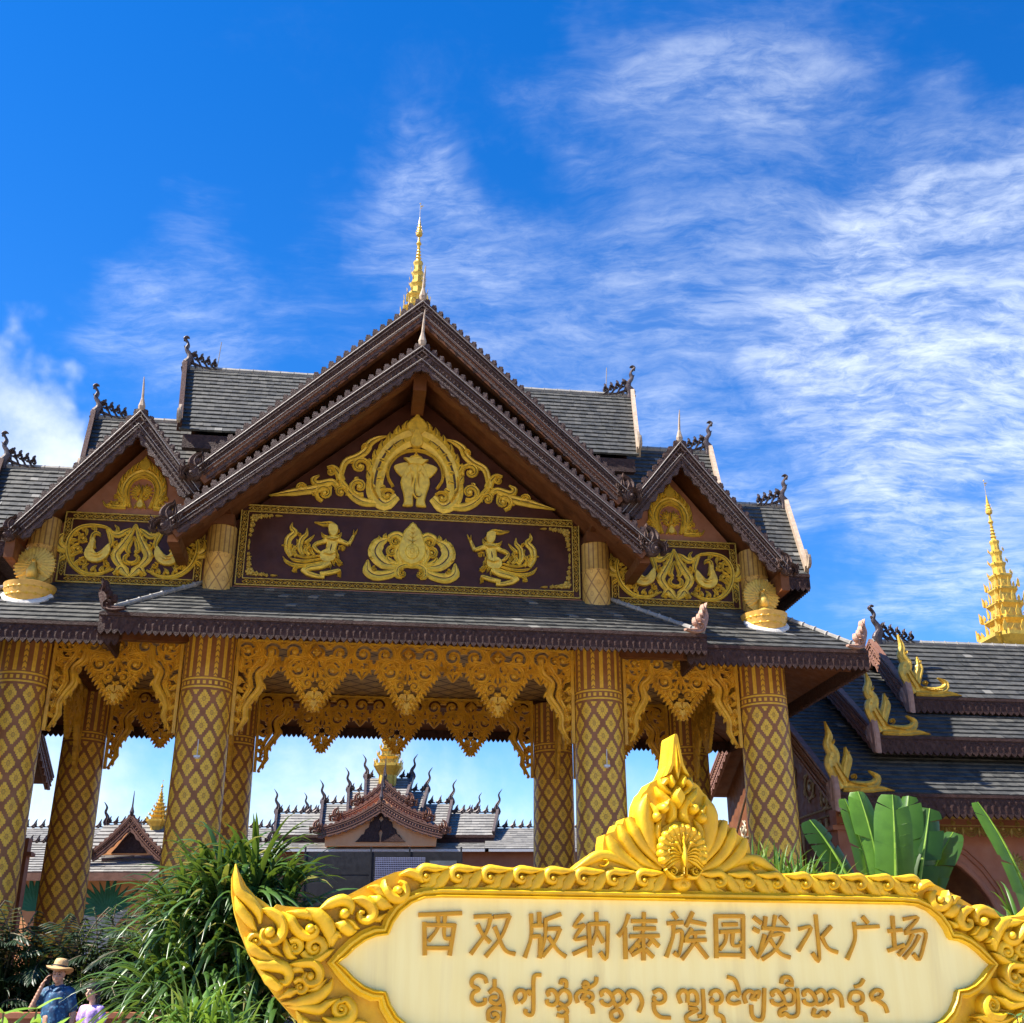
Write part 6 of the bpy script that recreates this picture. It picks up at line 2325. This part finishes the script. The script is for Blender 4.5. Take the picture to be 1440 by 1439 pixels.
def strap_plant(name, label, x, y, heads, n, L, w, mat='strap', group=None, droop=1.4, el=(-15, 82)):
    t = thing(name, label, 'shrub', (x, y, 0), 0, group)
    f = MB()
    st = MB()
    for (hx, hy, hz) in heads:
        rosette(f, (hx, hy, hz), n, L, w, el[0], el[1], droop)
        st.tube([(hx * .25, hy * .25, 0), (hx * .7, hy * .7, hz * .5), (hx, hy, hz)], [.07, .055, .04], 6)
    f.build('foliage', M[mat], t, smooth=True)
    st.build('stem', M['stem'], t)
    return t


rng.seed(21)
HD = [(-.05, 0, 2.45), (.30, -.15, 2.3), (-.42, -.1, 2.1), (.62, .1, 2.0), (-.30, .25, 2.35), (.12, -.35, 1.9), (-.55, .15, 1.7), (.45, -.3, 1.65), (-.1, -.4, 1.5), (.85, -.1, 1.6), (-.5, -.4, 1.35), (.2, -.5, 1.2), (.7, -.4, 1.15), (.25, .2, 2.5), (-.25, -.5, 1.05), (.5, .2, 2.25), (0, -.3, 2.15)]
strap_plant('dracaena_bush', 'tall strappy green bush left of the name board, higher than the board', -3.12, 13.1, [(a, b_, c + .10) for a, b_, c in HD], 92, .86, .066, 'strap', droop=2.3, el=(-25, 72))
strap_plant('spider_lily_clump', 'bright green drooping strap-leaf clump at the lower left, before the tall strappy bush', -2.78, 10.2,
            [(.15, 0, 1.20), (.05, -.05, 1.0), (.34, -.1, 1.06), (.12, -.25, .85), (.28, .2, 1.1), (.56, -.1, 1.0), (.46, -.28, .8)], 46, .50, .038, 'strap_light', droop=2.0, el=(5, 80))
strap_plant('strap_leaf_plant', 'light green strap-leaf plant behind the right shoulder of the peacock crest', 2.75, 12.2,
            [(-.05, 0, 2.35), (-.25, .1, 2.3), (.20, .05, 2.25), (.45, .0, 2.1), (-.05, -.2, 2.15), (.35, -.15, 2.0)], 60, .62, .036, 'strap_light', droop=1.3, el=(25, 85))
strap_plant('strap_leaf_plant', 'small strap-leaf plant at the right edge below the single banana leaf', 4.95, 11.7,
            [(0, 0, 1.85), (.2, .1, 1.8), (-.1, .1, 1.7)], 36, .7, .04, 'strap_light', droop=1.7, el=(10, 80))

# dark palms behind the two people
for (x, y, h, lab) in ((-9.2, 21.6, 2.2, 'dark fronded palm shrub at the left edge, beside the leftmost column'), (-8.1, 21.9, 2.05, 'dark palm shrub behind the straw hat of the man'),
                       (-7.0, 21.4, 2.0, 'dark palm shrub behind the dark-haired woman, below the painted elephant'), (-5.9, 20.8, 2.2, 'dark palm shrub touching the left flank of the tall strappy bush')):
    t = thing('palm_shrub', lab, 'palm', (x, y, 0), 0, 'dark palm shrubs behind the people')
    f = MB()
    st = MB()
    for j in range(64):
        az = R_(rng.uniform(0, 360))
        hx, hy = rng.uniform(-.5, .5), rng.uniform(-.35, .35)
        hz = h * (rng.uniform(.12, 1.0) ** .8)
        el = R_(rng.uniform(10, 80))
        p = V((hx, hy, hz))
        d = V((math.cos(az) * math.cos(el), math.sin(az) * math.cos(el), math.sin(el)))
        pts = [p.copy()]
        r = rng.random()
        for q in range(11):
            p = p + d * .085
            d = (d + V((0, 0, -.10))).normalized()
            pts.append(p.copy())
            for sgn in (-1, 1):
                ribbon(f, p, az + sgn * R_(60 - q * 3.5), el * .4 - .2 - q * .05, .42 * (1 - abs(q - 4) / 11), .058, 1.0, r, 3)
        st.tube(pts, [.010] * len(pts), 4)
    for j in range(5):
        st.tube([(rng.uniform(-.2, .2), rng.uniform(-.2, .2), 0), (rng.uniform(-.4, .4), rng.uniform(-.3, .3), h * .9)], [.03, .02], 5)
    for j in range(8):
        rosette(f, (rng.uniform(-.55, .55), rng.uniform(-.4, .1), rng.uniform(.2, 1.5)), 46, .85, .050, 15, 85, 1.2)
    f.build('foliage', M['palmdark'], t)
    st.build('stem', M['stem'], t)


def paddle(mb, st, base, tip, W, yaw, lean, r, arch=.12, tears=1.0):
    """banana-like leaf: midrib from base to tip, torn blade on both sides"""
    A, B = V(base), V(tip)
    L = (B - A).length
    t = (B - A).normalized()
    fwd = V((math.sin(yaw), -math.cos(yaw), 0))
    s_ = t.cross(fwd).normalized()
    fwd = s_.cross(t).normalized()
    n = 26
    rib = []
    for i in range(n + 1):
        k = i / n
        rib.append(A.lerp(B, k) + fwd * (arch * L * (k - k * k) * 2 - lean * L * k * k))

    def wid(k):
        return W * min(1, (k / .16) ** .6) * (1 if k < .72 else math.sqrt(max(0, 1 - ((k - .72) / .285) ** 2)))
    for sg in (-1, 1):
        i = 0
        while i < n:
            step = rng.choice((1, 2, 3, 5, 7)) if tears else n
            j = min(n, i + step)
            drop = rng.choice((0, .02, .06, .4)) * tears
            gap = rng.choice((.02, .03, .06, .55)) * tears
            vs = []
            m = j - i
            for q in range(m + 1):
                k = (i + q) / n
                # the outer edge of each torn strip is a little shorter than its root
                ko = (i + gap * .5 + q * (m - gap) / m) / n
                w_ = wid(min(ko, .999))
                o = min(ko + .05, 1.0)
                io = min(int(o * n), n - 1)
                po = rib[io].lerp(rib[io + 1], o * n - io)
                c0 = rib[i + q]
                for f_ in (0, .5, 1):
                    ang = .35 + drop
                    pp = c0.lerp(po, f_) + s_ * sg * w_ * f_ * math.cos(ang * f_) - fwd * w_ * f_ * math.sin(ang * f_) * .8
                    vs.append(pp)
            fs = []
            for q in range(m):
                for c in range(2):
                    a = q * 3 + c
                    fs.append((a, a + 1, a + 4, a + 3))
            mb.add(vs, fs, min(1, max(0, r + rng.uniform(-.03, .03))))
            i = j
    st.tube([A - t * .5] + rib, [.035] + [.03 * (1 - .8 * i / n) for i in range(n + 1)], 6)


bp = thing('travellers_palm', 'broad-leaved banana-like palm behind the name board, eight upright torn green leaves', 'palm', (4.15, 13.0, -.14))
LV = [((-.33, 0, 2.30), (-.76, .15, 3.40), .20, .5, .05, .0), ((-.30, -.1, 2.1), (-.42, -.1, 3.58), .16, .75, .02, .9), ((-.16, -.12, 2.1), (-.27, -.12, 3.66), .18, .3, .03, .85),
      ((-.10, -.2, 2.1), (.05, -.2, 3.60), .22, -.1, -.02, .6), ((.06, .05, 2.1), (.31, .05, 3.64), .19, -.5, .04, .3), ((.10, -.05, 2.1), (.53, -.0, 3.50), .20, -.25, .05, .12),
      ((.18, .1, 2.1), (.74, .1, 3.28), .19, -.9, .08, .15), ((.02, .25, 2.1), (.18, .3, 3.3), .22, .1, .0, .2)]
for (a, b_, W, yw, ln, r) in LV:
    mb, st = MB(), MB()
    paddle(mb, st, a, b_, W, yw, ln, r)
    o = mb.build('leaf', M['banana'], bp, smooth=True)
    st.build('midrib', M['lime'], o)
st = MB()
st.tube([(0, 0, 0), (0, 0, 1.2), (-.02, 0, 2.3)], [.16, .14, .10], 9)
for a, *_ in LV:
    st.tube([(a[0] * .3, a[1] * .3, .9), (a[0] * .8, a[1] * .8, 1.7), a], [.05, .045, .035], 6)
st.build('stem', M['stem'], bp)
b1 = thing('banana_plant', 'single tall banana leaf rising at the right edge of the view', 'plant', (5.05, 11.6, 0))
mb, st = MB(), MB()
paddle(mb, st, (-.02, 0, 1.7), (-.30, .0, 3.24), .17, .9, .06, .7, tears=.5)
o = mb.build('leaf', M['banana'], b1, smooth=True)
st.build('midrib', M['lime'], o)
mb, st = MB(), MB()
paddle(mb, st, (.1, .1, 1.7), (.6, .2, 3.2), .22, -.5, .1, .5)
o = mb.build('leaf', M['banana'], b1, smooth=True)
st.build('midrib', M['lime'], o)
st = MB()
st.tube([(0, 0, 0), (0, 0, 1.0), (0, .05, 1.9)], [.10, .09, .05], 8)
st.build('stem', M['stem'], b1)


# leafy shrubs at the very bottom
def leafy(name, label, x, y, sprigs, mat, L, w, nl, group=None):
    t = thing(name, label, 'shrub', (x, y, 0), 0, group)
    f, st = MB(), MB()
    for (ax, ay, az_) in sprigs:
        top = V((ax, ay, az_))
        base = V((ax * .3, ay * .3, 0))
        st.tube([base, base.lerp(top, .6) + V((0, 0, .03)), top], [.014, .010, .005], 5)
        for i in range(nl):
            k = .55 + .45 * i / (nl - 1)
            p = base.lerp(top, k)
            for q in range(2):
                az = i * 2.4 + q * PI + rng.uniform(-.3, .3)
                ribbon(f, p, az, R_(rng.uniform(5, 50)), L * (1.15 - .45 * (k - .55)) * rng.uniform(.8, 1.1), w, 1.1, None, 5, .12)
    f.build('foliage', M[mat], t, smooth=True)
    st.build('stem', M['stem'], t)


leafy('garden_shrub', 'lime green leafy shrub in the bottom left corner', -2.42, 6.0, [(-.04, 0, 1.44), (.10, .05, 1.46), (-.16, .02, 1.40), (.02, -.08, 1.36), (.2, .06, 1.38), (.12, -.1, 1.3), (-.12, -.12, 1.33)], 'lime', .17, .050, 8)
leafy('garden_shrub', 'little lime green sprig in front of the man in the blue shirt', -2.14, 6.1, [(-.03, 0, 1.35), (.06, .03, 1.34), (.0, -.04, 1.31)], 'lime', .13, .04, 6)
leafy('croton_shrub', 'small red and green croton shrub in the bottom right corner', 3.74, 9.0, [(-.08, 0, 1.34), (.05, .05, 1.36), (-.02, -.06, 1.30), (.12, .0, 1.35), (.0, .1, 1.32)], 'croton', .11, .04, 9)


# trees
def tree(label, x, y, h, r, n, mat='treeleaf', trunk=.22, group=None, ls=.22, flat=.8):
    t = thing('broadleaf_tree', label, 'tree', (x, y, 0), 0, group)
    f, st = MB(), MB()
    st.tube([(0, 0, 0), (.08, 0, h * .3), (-.05, .05, h * .55)], [trunk, trunk * .8, trunk * .6], 8)
    cl = []
    for i in range(16):
        a = rng.uniform(0, 2 * PI)
        q = r * math.sqrt(rng.random()) * .8
        c = V((math.cos(a) * q, math.sin(a) * q, h * rng.uniform(.58, .9) - q * .25))
        cl.append((c, r * rng.uniform(.28, .48)))
        st.tube([(-.05, .05, h * .5), c * .5 + V((0, 0, h * .33)), c], [trunk * .35, trunk * .2, trunk * .08], 5)
    for i in range(n):
        c, cr = rng.choice(cl)
        d = V((rng.gauss(0, 1), rng.gauss(0, 1), rng.gauss(0, flat))).normalized() * cr * rng.uniform(.5, 1.05)
        ribbon(f, c + d, rng.uniform(0, 2 * PI), R_(rng.uniform(-40, 40)), ls * rng.uniform(.7, 1.4), ls * .45, .6, None, 2, .1)
    f.build('crown', M[mat], t)
    st.build('trunk', M['stem'], t)
    return t


tree('bluish green tree at far left between the leftmost columns', -21.0, 53, 7.2, 2.6, 3500, ls=.42)
tree('lower green tree at far left beside the painted wall', -19.6, 48, 4.9, 1.7, 2500, ls=.34)
tree('unseen tree added at the left to shade the dark palms', -14.8, 22.4, 10.2, 2.9, 6500, ls=.42)  # out-of-frame tree added so its crown darkens the palms
for i, (x, h) in enumerate(((-40, 15), (-27, 13.5), (-14, 15.5), (0, 14), (13, 15), (26, 14), (40, 15))):  # unseen row added to cut low sky light under the gate
    tree('unseen tall tree added behind the viewer to block low sky light', x, -24 - (i % 2) * 4, h, 7.2, 2600, ls=1.0, trunk=.4, group='added tree row behind the viewer')
# kerb of the planting bed behind the people
b = MB()
b.box(-13.5, -4.35, 19.5, 19.85, 0, 1.0)
b.box(-13.55, -4.3, 19.45, 19.9, 1.0, 1.08)
tag(b.build('planter_wall', M['terra']), 'low terracotta planter wall behind the two people', 'planter wall')
b = MB()
b.box(-13.5, -4.36, 19.86, 23.4, 0, .9)
o = b.build('planting_bed', M['soil'] if 'soil' in M else M['stem'])
o['kind'] = 'structure'
# ============================================================ people
def capsules(name, caps, mat, parent=None, voxel=.010, smooth=2, loc=(0, 0, 0), rz=0.0):
    """union of tapered capsules / ellipsoids, remeshed into one continuous surface"""
    bm = bmesh.new()
    for c in caps:
        if c[0] == 'e':                                    # ellipsoid: centre, radii, optional tilt about x
            _, p, r = c[:3]
            m = Matrix.Translation(p) @ (Matrix.Rotation(c[3], 4, 'X') if len(c) > 3 else Matrix()) @ Matrix.Diagonal((*r, 1))
            bmesh.ops.create_uvsphere(bm, u_segments=20, v_segments=14, radius=1, matrix=m)
        else:                                              # capsule: a, ra, b, rb
            a, ra, b_, rb = V(c[0]), c[1], V(c[2]), c[3]
            n = 7
            for i in range(n + 1):
                k = i / n
                bmesh.ops.create_icosphere(bm, subdivisions=2, radius=ra + (rb - ra) * k, matrix=Matrix.Translation(a.lerp(b_, k)))
    me = bpy.data.meshes.new(name)
    bm.to_mesh(me)
    bm.free()
    o = bpy.data.objects.new(name, me)
    COL.objects.link(o)
    md = o.modifiers.new('r', 'REMESH')
    md.mode = 'VOXEL'
    md.voxel_size = voxel
    ms = o.modifiers.new('s', 'SMOOTH')
    ms.factor = .5
    ms.iterations = smooth
    dg = bpy.context.evaluated_depsgraph_get()
    me2 = bpy.data.meshes.new_from_object(o.evaluated_get(dg))
    o.modifiers.clear()
    o.data = me2
    me2.materials.clear()
    me2.materials.append(mat)
    me2.shade_smooth()
    o.location = loc
    o.rotation_euler = (0, 0, rz)
    if parent:
        o.parent = parent
    return o


M['skin'] = simple('skin', (.52, .29, .19), (.46, .245, .155), .5, 0, 9, .1, 60)
M['skin_light'] = simple('fair_skin', (.62, .38, .27), (.56, .33, .23), .5, 0, 9, .1, 60)
M['hair'] = simple('black_hair', (.012, .010, .009), (.022, .018, .016), .38, 0, 14, .5, 60, stretch=(6, 6, 1))
M['straw'] = simple('straw', (.58, .38, .17), (.46, .28, .11), .7, 0, 10, .7, 90)
M['dark_cloth'] = simple('dark_cloth', (.02, .02, .025), (.035, .035, .04), .8, 0, 9, .3, 80)
M['lips'] = simple('lips', (.40, .13, .10), (.36, .11, .09), .5, 0, 9, 0)
M['eye'] = simple('dark_eye', (.02, .012, .01), (.03, .018, .014), .3, 0, 9, 0)


def print_cloth(name, c1, c2, c3, sc):
    m, N, b = newmat(name)
    co = N.node('ShaderNodeTexCoord').outputs['Object']
    v = N.node('ShaderNodeTexVoronoi')
    v.inputs['Scale'].default_value = sc
    N.l.new(co, v.inputs['Vector'])
    f = N.m('LESS_THAN', v.outputs['Distance'], .30)
    c = N.mix(N.mapr(N.noise(co, sc * .8, 4, .6), .42, .58), c1, c2)
    c = N.mix(N.m('MULTIPLY', f, .75), c, c3)
    N.l.new(c, b.inputs['Base Color'])
    b.inputs['Roughness'].default_value = .65
    bump(N, b, N.noise(co, 14, 4, .6), .35, .02)
    return m


M['blueshirt'] = print_cloth('blue_printed_cotton', (.006, .035, .10), (.010, .075, .17), (.08, .24, .36), 19)
M['bluetrunks'] = print_cloth('blue_green_printed_trousers', (.02, .16, .32), (.03, .28, .36), (.22, .46, .5), 14)
M['lilac'] = print_cloth('lilac_printed_cloth', (.36, .22, .52), (.44, .30, .60), (.58, .48, .70), 22)


def head(c, s=1.0, turn=0.0):
    """skull, jaw, nose, brow, ears, lips as capsule list around the head centre c; faces -y before turning"""
    q = []
    Rm = Matrix.Rotation(turn, 3, 'Z')

    def P(x, y, z):
        return V(c) + Rm @ V((x * s, y * s, z * s))
    q.append(('e', P(0, .012, .03), (.074 * s, .092 * s, .088 * s)))
    q.append(('e', P(0, -.022, -.03), (.060 * s, .070 * s, .082 * s)))
    q.append((P(0, -.060, -.085), .026 * s, P(0, -.05, -.07), .036 * s))
    q.append((P(0, -.088, .018), .009 * s, P(0, -.108, -.022), .015 * s))
    q.append((P(-.016, -.092, -.028), .009 * s, P(.016, -.092, -.028), .009 * s))
    q.append((P(-.04, -.080, .032), .012 * s, P(.04, -.080, .032), .012 * s))
    q.append((P(-.018, -.088, -.055), .009 * s, P(.018, -.088, -.055), .009 * s))
    for m in (-1, 1):
        q.append((P(m * .040, -.062, -.02), .024 * s, P(m * .045, -.045, -.04), .022 * s))
        q.append((P(m * .076, .012, .015), .015 * s, P(m * .074, .012, -.025), .011 * s))
    return q, P


def arm_hand(S, E, Wr, r, palm_dir, curl, thumb, s=1.0):
    """upper arm, forearm, palm, five fingers and a thumb"""
    q = [(S, r[0], E, r[1]), (E, r[1], Wr, r[2])]
    d = (V(Wr) - V(E)).normalized() if palm_dir is None else V(palm_dir).normalized()
    side_ = V(thumb).normalized()
    side_ = (side_ - d * side_.dot(d)).normalized()
    nrm = d.cross(side_)
    pc = V(Wr) + d * .055 * s
    for k in (-1.2, -.4, .4, 1.2):
        q.append((V(Wr) + d * .012 + side_ * k * .010 * s, .017 * s, V(Wr) + d * .085 * s + side_ * k * .017 * s, .0115 * s))
    for i, (k, L) in enumerate(((1.3, .068), (.45, .078), (-.4, .072), (-1.25, .055))):
        p = V(Wr) + d * .088 * s + side_ * k * .0185 * s
        dd = d.copy()
        for j in range(3):
            dd = (dd + nrm * curl * (.5 + .2 * j)).normalized()
            p2 = p + dd * L * s * (.42, .33, .25)[j]
            q.append((p, .0088 * s, p2, .0078 * s))
            p = p2
    tb = V(Wr) + d * .03 * s + side_ * .022 * s
    t2 = tb + (d * .55 + side_ * .8 + nrm * .2).normalized() * .04 * s
    q.append((tb, .013 * s, t2, .0105 * s))
    q.append((t2, .0105 * s, t2 + (d * .85 + side_ * .25 + nrm * .45).normalized() * .032 * s, .0085 * s))
    return q


# --- man: straw hat, blue printed shirt, right hand lifted to his ear
man = thing('person', 'man in a straw hat and blue patterned shirt holding a phone to his ear', 'person', (-6.83, 18.5, 0), R_(-14))
man.scale = (1.07, 1.07, 1.07)
gz = 0.0
hc = V((0, -.02, gz + 1.52))
hq, HP = head(hc, 1.02, R_(22))
body = list(hq)
body += [(hc + V((0, .025, -.06)), .058, (0, .035, gz + 1.36), .062)]
body += [((-.15, .03, gz + 1.315), .062, (.15, .03, gz + 1.315), .062), ((0, .01, gz + 1.20), .145, (0, .0, gz + 1.0), .155),
         ((-.07, .02, gz + 1.22), .115, (-.07, .015, gz + .96), .12), ((.07, .02, gz + 1.22), .115, (.07, .015, gz + .96), .12),
         (( 0, -.055, gz + .98), .115, (0, -.04, gz + .92), .12),
         ((-.09, .02, gz + .86), .10, (-.10, .01, gz + .50), .068), ((.09, .02, gz + .86), .10, (.10, .02, gz + .50), .068),
         ((-.10, .01, gz + .50), .064, (-.11, .03, gz + .09), .042), ((.10, .02, gz + .50), .064, (.11, .04, gz + .09), .042),
         ((-.11, .04, gz + .045), .042, (-.13, -.12, gz + .035), .035), ((.11, .05, gz + .045), .042, (.13, -.11, gz + .035), .035)]
body += arm_hand((-.20, .03, gz + 1.29), (-.305, -.10, gz + 1.09), (-.165, -.115, gz + 1.40), (.055, .044, .030), (.35, .15, .85), .55, (.5, -.6, .4))
body += arm_hand((.20, .03, gz + 1.29), (.265, .06, gz + 1.02), (.275, .0, gz + .78), (.055, .044, .030), (.05, -.12, -1), .25, (-.3, -1, 0))
capsules('body', body, M['skin'], man, .0085, 3)
sh = [((-.155, .03, gz + 1.305), .077, (.155, .03, gz + 1.305), .077), ((-.06, .02, gz + 1.33), .075, (.06, .02, gz + 1.33), .075), ((0, .01, gz + 1.22), .150, (0, .0, gz + 1.04), .170), ((-.07, .02, gz + 1.24), .125, (-.08, .015, gz + .93), .135), ((.07, .02, gz + 1.24), .125, (.08, .015, gz + .90), .140),
      ((.03, -.05, gz + 1.05), .125, (.06, -.045, gz + .93), .125), ((.0, .06, gz + 1.1), .12, (0, .06, gz + .88), .13),
      ((-.19, .03, gz + 1.295), .074, (-.262, -.045, gz + 1.175), .074), ((.19, .03, gz + 1.295), .074, (.24, .05, gz + 1.10), .076), ((.08, .03, gz + .95), .135, (.09, .03, gz + .84), .135)]
capsules('shirt', sh, M['blueshirt'], man, .012, 2)
co_ = [(hc + V((-.085, -.035, -.155)), .022, hc + V((-.02, -.075, -.215)), .020), (hc + V((.085, -.03, -.155)), .022, hc + V((.02, -.075, -.215)), .020), (hc + V((-.085, .05, -.15)), .024, hc + V((.085, .05, -.15)), .024)]
capsules('collar', co_, M['blueshirt'], man, .008, 1)
tr = [((-.09, .02, gz + .90), .125, (-.11, .01, gz + .5), .10), ((.09, .02, gz + .90), .125, (.11, .02, gz + .5), .10), ((-.11, .01, gz + .5), .10, (-.12, .03, gz + .14), .085), ((.11, .02, gz + .5), .10, (.12, .04, gz + .14), .085), ((-.08, -.01, gz + .93), .115, (.08, -.01, gz + .93), .115)]
capsules('trousers', tr, M['bluetrunks'], man, .013, 2)
ht = MB()
ht.lathe([(.175, -.012), (.19, .006), (.150, .022), (.105, .030), (.100, .05), (.096, .10), (.084, .135), (.05, .150), (.012, .140), (.0, .138)], 30)
ho = ht.build('straw_hat', M['straw'], man, HP(0, .012, .068), smooth=60)
ho.rotation_euler = (R_(-9), R_(6), R_(8))
for i, vtx in enumerate(ho.data.vertices):
    if vtx.co.xy.length > .14:
        vtx.co.z += .035 * abs(vtx.co.x / .19) ** 2 - .02 * abs(vtx.co.y / .19)
bd = MB()
bd.lathe([(.1035, .030), (.102, .058)], 30)
bd.build('hat_band', M['dark_cloth'], ho)
hb = [('e', HP(0, .03, .035), (.079, .090, .080)), ('e', HP(0, .06, -.02), (.066, .058, .06))]
capsules('hair', hb, M['hair'], man, .008, 1)
for nm, mt, lst in (('eye', 'eye', [HP(-.033, -.083, .008), HP(.033, -.083, .008)]),):
    for p in lst:
        eb = MB()
        eb.lathe([(.002, -.006), (.008, -.004), (.010, 0), (.008, .004), (.002, .006)], 8)
        eb.build(nm, M[mt], man, p)
lp = MB()
lp.tube([HP(-.024, -.092, -.055), HP(0, -.100, -.053), HP(.024, -.092, -.055)], [.003, .006, .003], 6)
lp.build('mouth', M['lips'], man)
br = MB()
for m in (-1, 1):
    br.tube([HP(m * .014, -.094, .030), HP(m * .034, -.092, .037), HP(m * .055, -.078, .030)], [.004, .005, .003], 5)
br.build('eyebrows', M['hair'], man)
ph = MB()
ph.box(-.036, .036, -.005, .005, -.075, .075)
po = ph.build('mobile_phone', M['black'])
po.location = man.matrix_world @ V((0, 0, 0))
bpy.context.view_layer.update()
mw = Matrix.Translation((-6.83, 18.5, 0)) @ Matrix.Rotation(R_(-14), 4, 'Z') @ Matrix.Scale(1.07, 4)
po.matrix_world = mw @ Matrix.Translation((-.112, -.075, gz + 1.475)) @ Matrix.Rotation(R_(18), 4, 'Y') @ Matrix.Rotation(R_(78), 4, 'Z')
tag(po, 'black mobile phone held at the ear of the man in the straw hat', 'phone')

# --- woman: dark hair tied back, lilac dress, face turned to the left of the view
wo = thing('person', 'woman with black tied-back hair in a lilac patterned dress, turned towards the man', 'person', (-5.88, 17.3, 0), R_(-22))
gz = 0.0
hc = V((0, -.01, gz + 1.40))
hq, HP = head(hc, .97, 0)
body = list(hq)
body += [(hc + V((0, .025, -.06)), .048, (0, .03, gz + 1.235), .050)]
body += [((-.125, .02, gz + 1.20), .048, (.125, .02, gz + 1.20), .048), ((-.05, .01, gz + 1.12), .095, (-.05, .0, gz + .92), .085), ((.05, .01, gz + 1.12), .095, (.05, .0, gz + .92), .085), ((-.06, .01, gz + .84), .105, (.06, .01, gz + .84), .105),
         ((-.08, .01, gz + .80), .085, (-.08, .01, gz + .45), .058), ((.08, .01, gz + .80), .085, (.08, .01, gz + .45), .058), ((-.08, .01, gz + .45), .054, (-.085, .03, gz + .08), .036), ((.08, .01, gz + .45), .054, (.085, .03, gz + .08), .036),
         ((-.085, .03, gz + .04), .036, (-.09, -.11, gz + .03), .030), ((.085, .03, gz + .04), .036, (.09, -.11, gz + .03), .030)]
body += arm_hand((-.165, .02, gz + 1.18), (-.215, .03, gz + .95), (-.16, -.14, gz + .86), (.042, .034, .025), None, .35, (.2, -.3, 1), .9)
body += arm_hand((.165, .02, gz + 1.18), (.215, .04, gz + .94), (.215, -.03, gz + .72), (.042, .034, .025), (.0, -.1, -1), .25, (-.2, -1, 0), .9)
capsules('body', body, M['skin_light'], wo, .0085, 3)
dr = [((-.115, .02, gz + 1.19), .058, (.115, .02, gz + 1.19), .058), ((-.05, .0, gz + 1.12), .108, (-.05, .0, gz + .92), .098), ((.05, .0, gz + 1.12), .108, (.05, .0, gz + .92), .098), ((-.055, -.05, gz + 1.10), .06, (-.05, -.04, gz + 1.04), .055), ((.055, -.05, gz + 1.10), .06, (.05, -.04, gz + 1.04), .055),
      ((-.06, .01, gz + .84), .120, (.06, .01, gz + .84), .120), ((-.09, .01, gz + .78), .13, (-.12, .01, gz + .36), .16), ((.09, .01, gz + .78), .13, (.12, .01, gz + .36), .16), ((0, -.03, gz + .75), .12, (0, -.05, gz + .36), .16), ((0, .05, gz + .75), .12, (0, .06, gz + .36), .16),
      ((-.155, .02, gz + 1.185), .055, (-.195, .028, gz + 1.06), .058), ((.155, .02, gz + 1.185), .055, (.195, .032, gz + 1.06), .058)]
capsules('dress', dr, M['lilac'], wo, .012, 2)
hr = [('e', HP(0, .012, .060), (.083, .100, .076)), ('e', HP(0, .05, -.01), (.082, .074, .090)), (HP(-.06, -.035, .075), .022, HP(-.078, .0, .0), .022), (HP(.06, -.035, .075), .022, HP(.078, .0, .0), .022), ('e', HP(0, .115, .0), (.038, .035, .04)),
      (HP(0, .12, -.01), .034, HP(.01, .125, -.20), .030), (HP(.01, .125, -.20), .030, HP(.02, .11, -.36), .014), (HP(.07, .06, -.08), .030, HP(.085, .03, -.26), .014)]
capsules('hair', hr, M['hair'], wo, .008, 1)
for p in (HP(-.032, -.083, .006), HP(.032, -.083, .006)):
    eb = MB()
    eb.lathe([(.002, -.006), (.008, -.004), (.010, 0), (.008, .004), (.002, .006)], 8)
    eb.build('eye', M['eye'], wo, p)
lp = MB()
lp.tube([HP(-.022, -.092, -.055), HP(0, -.100, -.052), HP(.022, -.092, -.055)], [.003, .006, .003], 6)
lp.build('mouth', M['lips'], wo)
br = MB()
for m in (-1, 1):
    br.tube([HP(m * .014, -.094, .030), HP(m * .034, -.092, .036), HP(m * .053, -.078, .029)], [.003, .004, .002], 5)
br.build('eyebrows', M['hair'], wo)
bg = MB()
bg.M = front(0, 0, 0)
bg.blob([(-.10, -.10), (.10, -.10), (.11, .02), (.08, .06), (-.08, .06), (-.11, .02)], .05, .05, .02, 2)
bg.tube([(-.06, .05, 0), (-.05, .20, .01), (.05, .20, .01), (.06, .05, 0)], .008, 5)
o = bg.build('handbag', M['dark_cloth'], None, (-6.10, 17.16, .78))
tag(o, 'small black handbag held by the woman in the lilac dress', 'bag')
# ============================================================ ground
g = MB()
g.add([(-1500, -300, 0), (1500, -300, 0), (1500, 3000, 0), (-1500, 3000, 0)], [(0, 1, 2, 3)])
M['granite'] = simple('dark_granite_paving', (.13, .10, .075), (.09, .07, .052), .7, 0, .8, .2, 12, (.05, .045, .04), .4)
tag(g.build('ground', M['granite']), 'dark granite paved ground', None, None, 'structure')
g = MB()
g.add([(-60, -60, .004), (60, -60, .004), (60, 12, .004), (-60, 12, .004)], [(0, 1, 2, 3)])  # unseen sheet, pale and cut short to bounce sunlight onto the sign
M['paving'] = simple('pale_stone_paving', (.58, .46, .32), (.48, .38, .26), .75, 0, .8, .2, 12, (.34, .27, .19), .4)
tag(g.build('plaza', M['paving']), 'unseen pale stone plaza laid to bounce light', None, None, 'structure')
